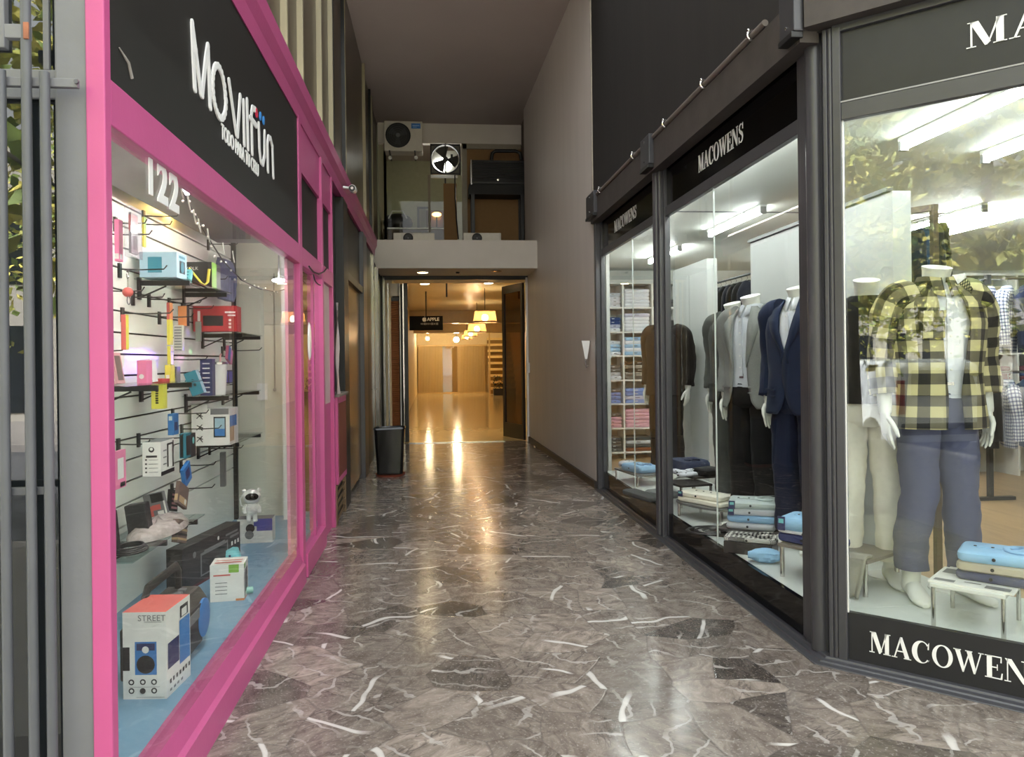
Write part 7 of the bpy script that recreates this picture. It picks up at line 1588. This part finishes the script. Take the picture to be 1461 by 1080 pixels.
def car(name, label, cat, loc, rz, L_=4.2, W=1.75, Ht=1.72, van=True):
    t = thing(name, label, cat, loc, rz)   # nose along +x
    side = [(-L_ / 2, .35), (-L_ / 2 + .02, .95), (-L_ / 2 + .14, Ht - .12), (-L_ / 2 + .4, Ht), (.35, Ht), (.75, Ht - .1), (1.25, 1.08), (L_ / 2 - .25, .92), (L_ / 2, .7), (L_ / 2, .3), (L_ / 2 - .1, .22), (-L_ / 2 + .1, .22)]
    if not van: side = [(-L_ / 2, .4), (-L_ / 2 + .03, .85), (-L_ / 2 + .3, .98), (-L_ / 2 + .75, Ht), (.2, Ht), (.9, .95), (L_ / 2 - .3, .82), (L_ / 2, .62), (L_ / 2, .3), (L_ / 2 - .1, .2), (-L_ / 2 + .1, .2)]
    b = MB(); R = []
    for yy, k in ((-W / 2, .93), (-W / 2 + .06, .985), (-W / 2 + .2, 1), (W / 2 - .2, 1), (W / 2 - .06, .985), (W / 2, .93)): R.append([Vector((x * (1 if k == 1 else .995), yy * (1 - .10 * max(0, z - .9)), .22 + (z - .22) * k)) for x, z in side])
    b.rings(R, 0, True, True, True, False); b.build('body', VW, t, bevel=.03, seg=3)
    b = MB()
    for sy in (-1, 1):
        yb_ = W / 2 * .935
        for x0, x1, z0, z1, sl in ((-.05, .78, 1.02, Ht - .2, -.4), (-1.0, -.12, 1.02, Ht - .2, 0)) + (((-1.85, -1.08, 1.02, Ht - .2, .0),) if van else ()):
            q = [Vector((x0, sy * (yb_ + .005), z0)), Vector((x1, sy * (yb_ + .005), z0)), Vector((x1 + sl * .6, sy * (yb_ - .045), z1)), Vector((x0, sy * (yb_ - .045), z1))]; b.poly(q if sy < 0 else q[::-1])
    b.build('side_window', VG, t)
    b = MB(); xb = -L_ / 2 - .004; b.poly([Vector((xb + .02, W * .36, 1.02)), Vector((xb + .02, -W * .36, 1.02)), Vector((xb + .12, -W * .32, Ht - .2)), Vector((xb + .12, W * .32, Ht - .2))][::-1]) if van else b.poly([Vector((-L_ / 2 + .32, W * .36, 1.0)), Vector((-L_ / 2 + .32, -W * .36, 1.0)), Vector((-L_ / 2 + .7, -W * .32, Ht - .06)), Vector((-L_ / 2 + .7, W * .32, Ht - .06))][::-1]); b.v = [v + Vector((-.03, 0, .01)) for v in b.v]; b.build('rear_window', VG, t)
    b = MB(); q = [Vector((.80, W * .36, Ht - .12)), Vector((.80, -W * .36, Ht - .12)), Vector((1.25, -W * .40, 1.1)), Vector((1.25, W * .40, 1.1))]; b.poly([v + Vector((.03, 0, .02)) for v in q][::-1]); b.build('windscreen', VG, t)
    for sx_ in (-1, 1):
        for sy in (-1, 1):
            w_ = MB(); w_.lathe([(.001, -.09), (.30, -.09), (.32, -.05), (.32, .05), (.30, .09), (.001, .09)], (sx_ * L_ * .31, sy * (W / 2 - .09), .32), 28, 0, 'y'); wo = w_.build('wheel', TY, t)
            h_ = MB(); h_.lathe([(.001, -.10), (.19, -.095), (.2, -.08), (.2, .08), (.19, .095), (.001, .1)], (sx_ * L_ * .31, sy * (W / 2 - .09), .32), 20, 0, 'y'); h_.build('hub_cap', CHROME, wo)
    for sy in (-1, 1): MB().bx(xb, xb + .05, sy * (W * .46) - .07, sy * (W * .46) + .07, .72, 1.3 if van else .95).build('tail_light', CRED, t, bevel=.01)
    MB().bx(xb - .04, xb + .08, -W * .46, W * .46, .36, .56).build('bumper', mat('bumper_grey', rgb(70, 72, 74), .6), t, bevel=.03)
    return t
car('parked_van', 'white parked van with dark windows reflected in the corner window', 'van', (-9.1, -3.35, -.28), pi, 4.2, 1.72, 1.66)
car('parked_car', 'white parked car in front of the van, reflected beside the mannequins', 'car', (-14.2, -3.35, -.28), pi, 4.1, 1.7, 1.42, False)
# building across the street
of = sroot('wall_opposite_facade', (0, -16, 0), 'pale apartment facade across the road', 'building')
b = MB(); b.bx(-45, 45, -19.5, -19, -.3, 8); b.build('facade', mat('opposite_plaster', rgb(172, 166, 154), .8), of, world=True)
b = MB()
for i in range(-14, 15):
    for z0, z1 in ((.1, 2.6), (3.8, 5.6)): b.bx(i * 3 - .8, i * 3 + .8, -19.02, -18.97, z0, z1)
b.build('windows', VG, of, world=True)
slab('kerb', -40, 40, -2.45, -2.3, -.3, -.02, CONC); slab('pavement_far', -45, 45, -19, -12, -.4, -.14, CONC)

# ------------------------------------------------------------------ daylight
wd = bpy.data.worlds.new('overcast'); SC.world = wd; wd.use_nodes = True; nt = wd.node_tree; nt.nodes.clear(); L = nt.links.new
bgn = N(nt, 'ShaderNodeBackground'); out = N(nt, 'ShaderNodeOutputWorld'); tc = N(nt, 'ShaderNodeTexCoord'); sp = N(nt, 'ShaderNodeSeparateXYZ'); L(tc.outputs['Generated'], sp.inputs[0])
cr = N(nt, 'ShaderNodeValToRGB'); cr.color_ramp.elements[0].position = .0; cr.color_ramp.elements[0].color = (.55, .55, .52, 1); cr.color_ramp.elements[1].position = .5; cr.color_ramp.elements[1].color = (.92, .97, 1.0, 1); L(sp.outputs[2], cr.inputs[0]); L(cr.outputs[0], bgn.inputs[0]); bgn.inputs[1].default_value = SKY_S; L(bgn.outputs[0], out.inputs[0])
# high sun added to brighten the street trees mirrored in the glass
sl = bpy.data.lights.new('sun', 'SUN'); sl.energy = SUN_S; sl.angle = rad(4); so = bpy.data.objects.new('sun', sl); COL.objects.link(so); so.location = (0, -10, 12); so.rotation_euler = Vector((.10, -.57, -.82)).to_track_quat('-Z', 'Y').to_euler()
SC.view_settings.exposure = EXPO
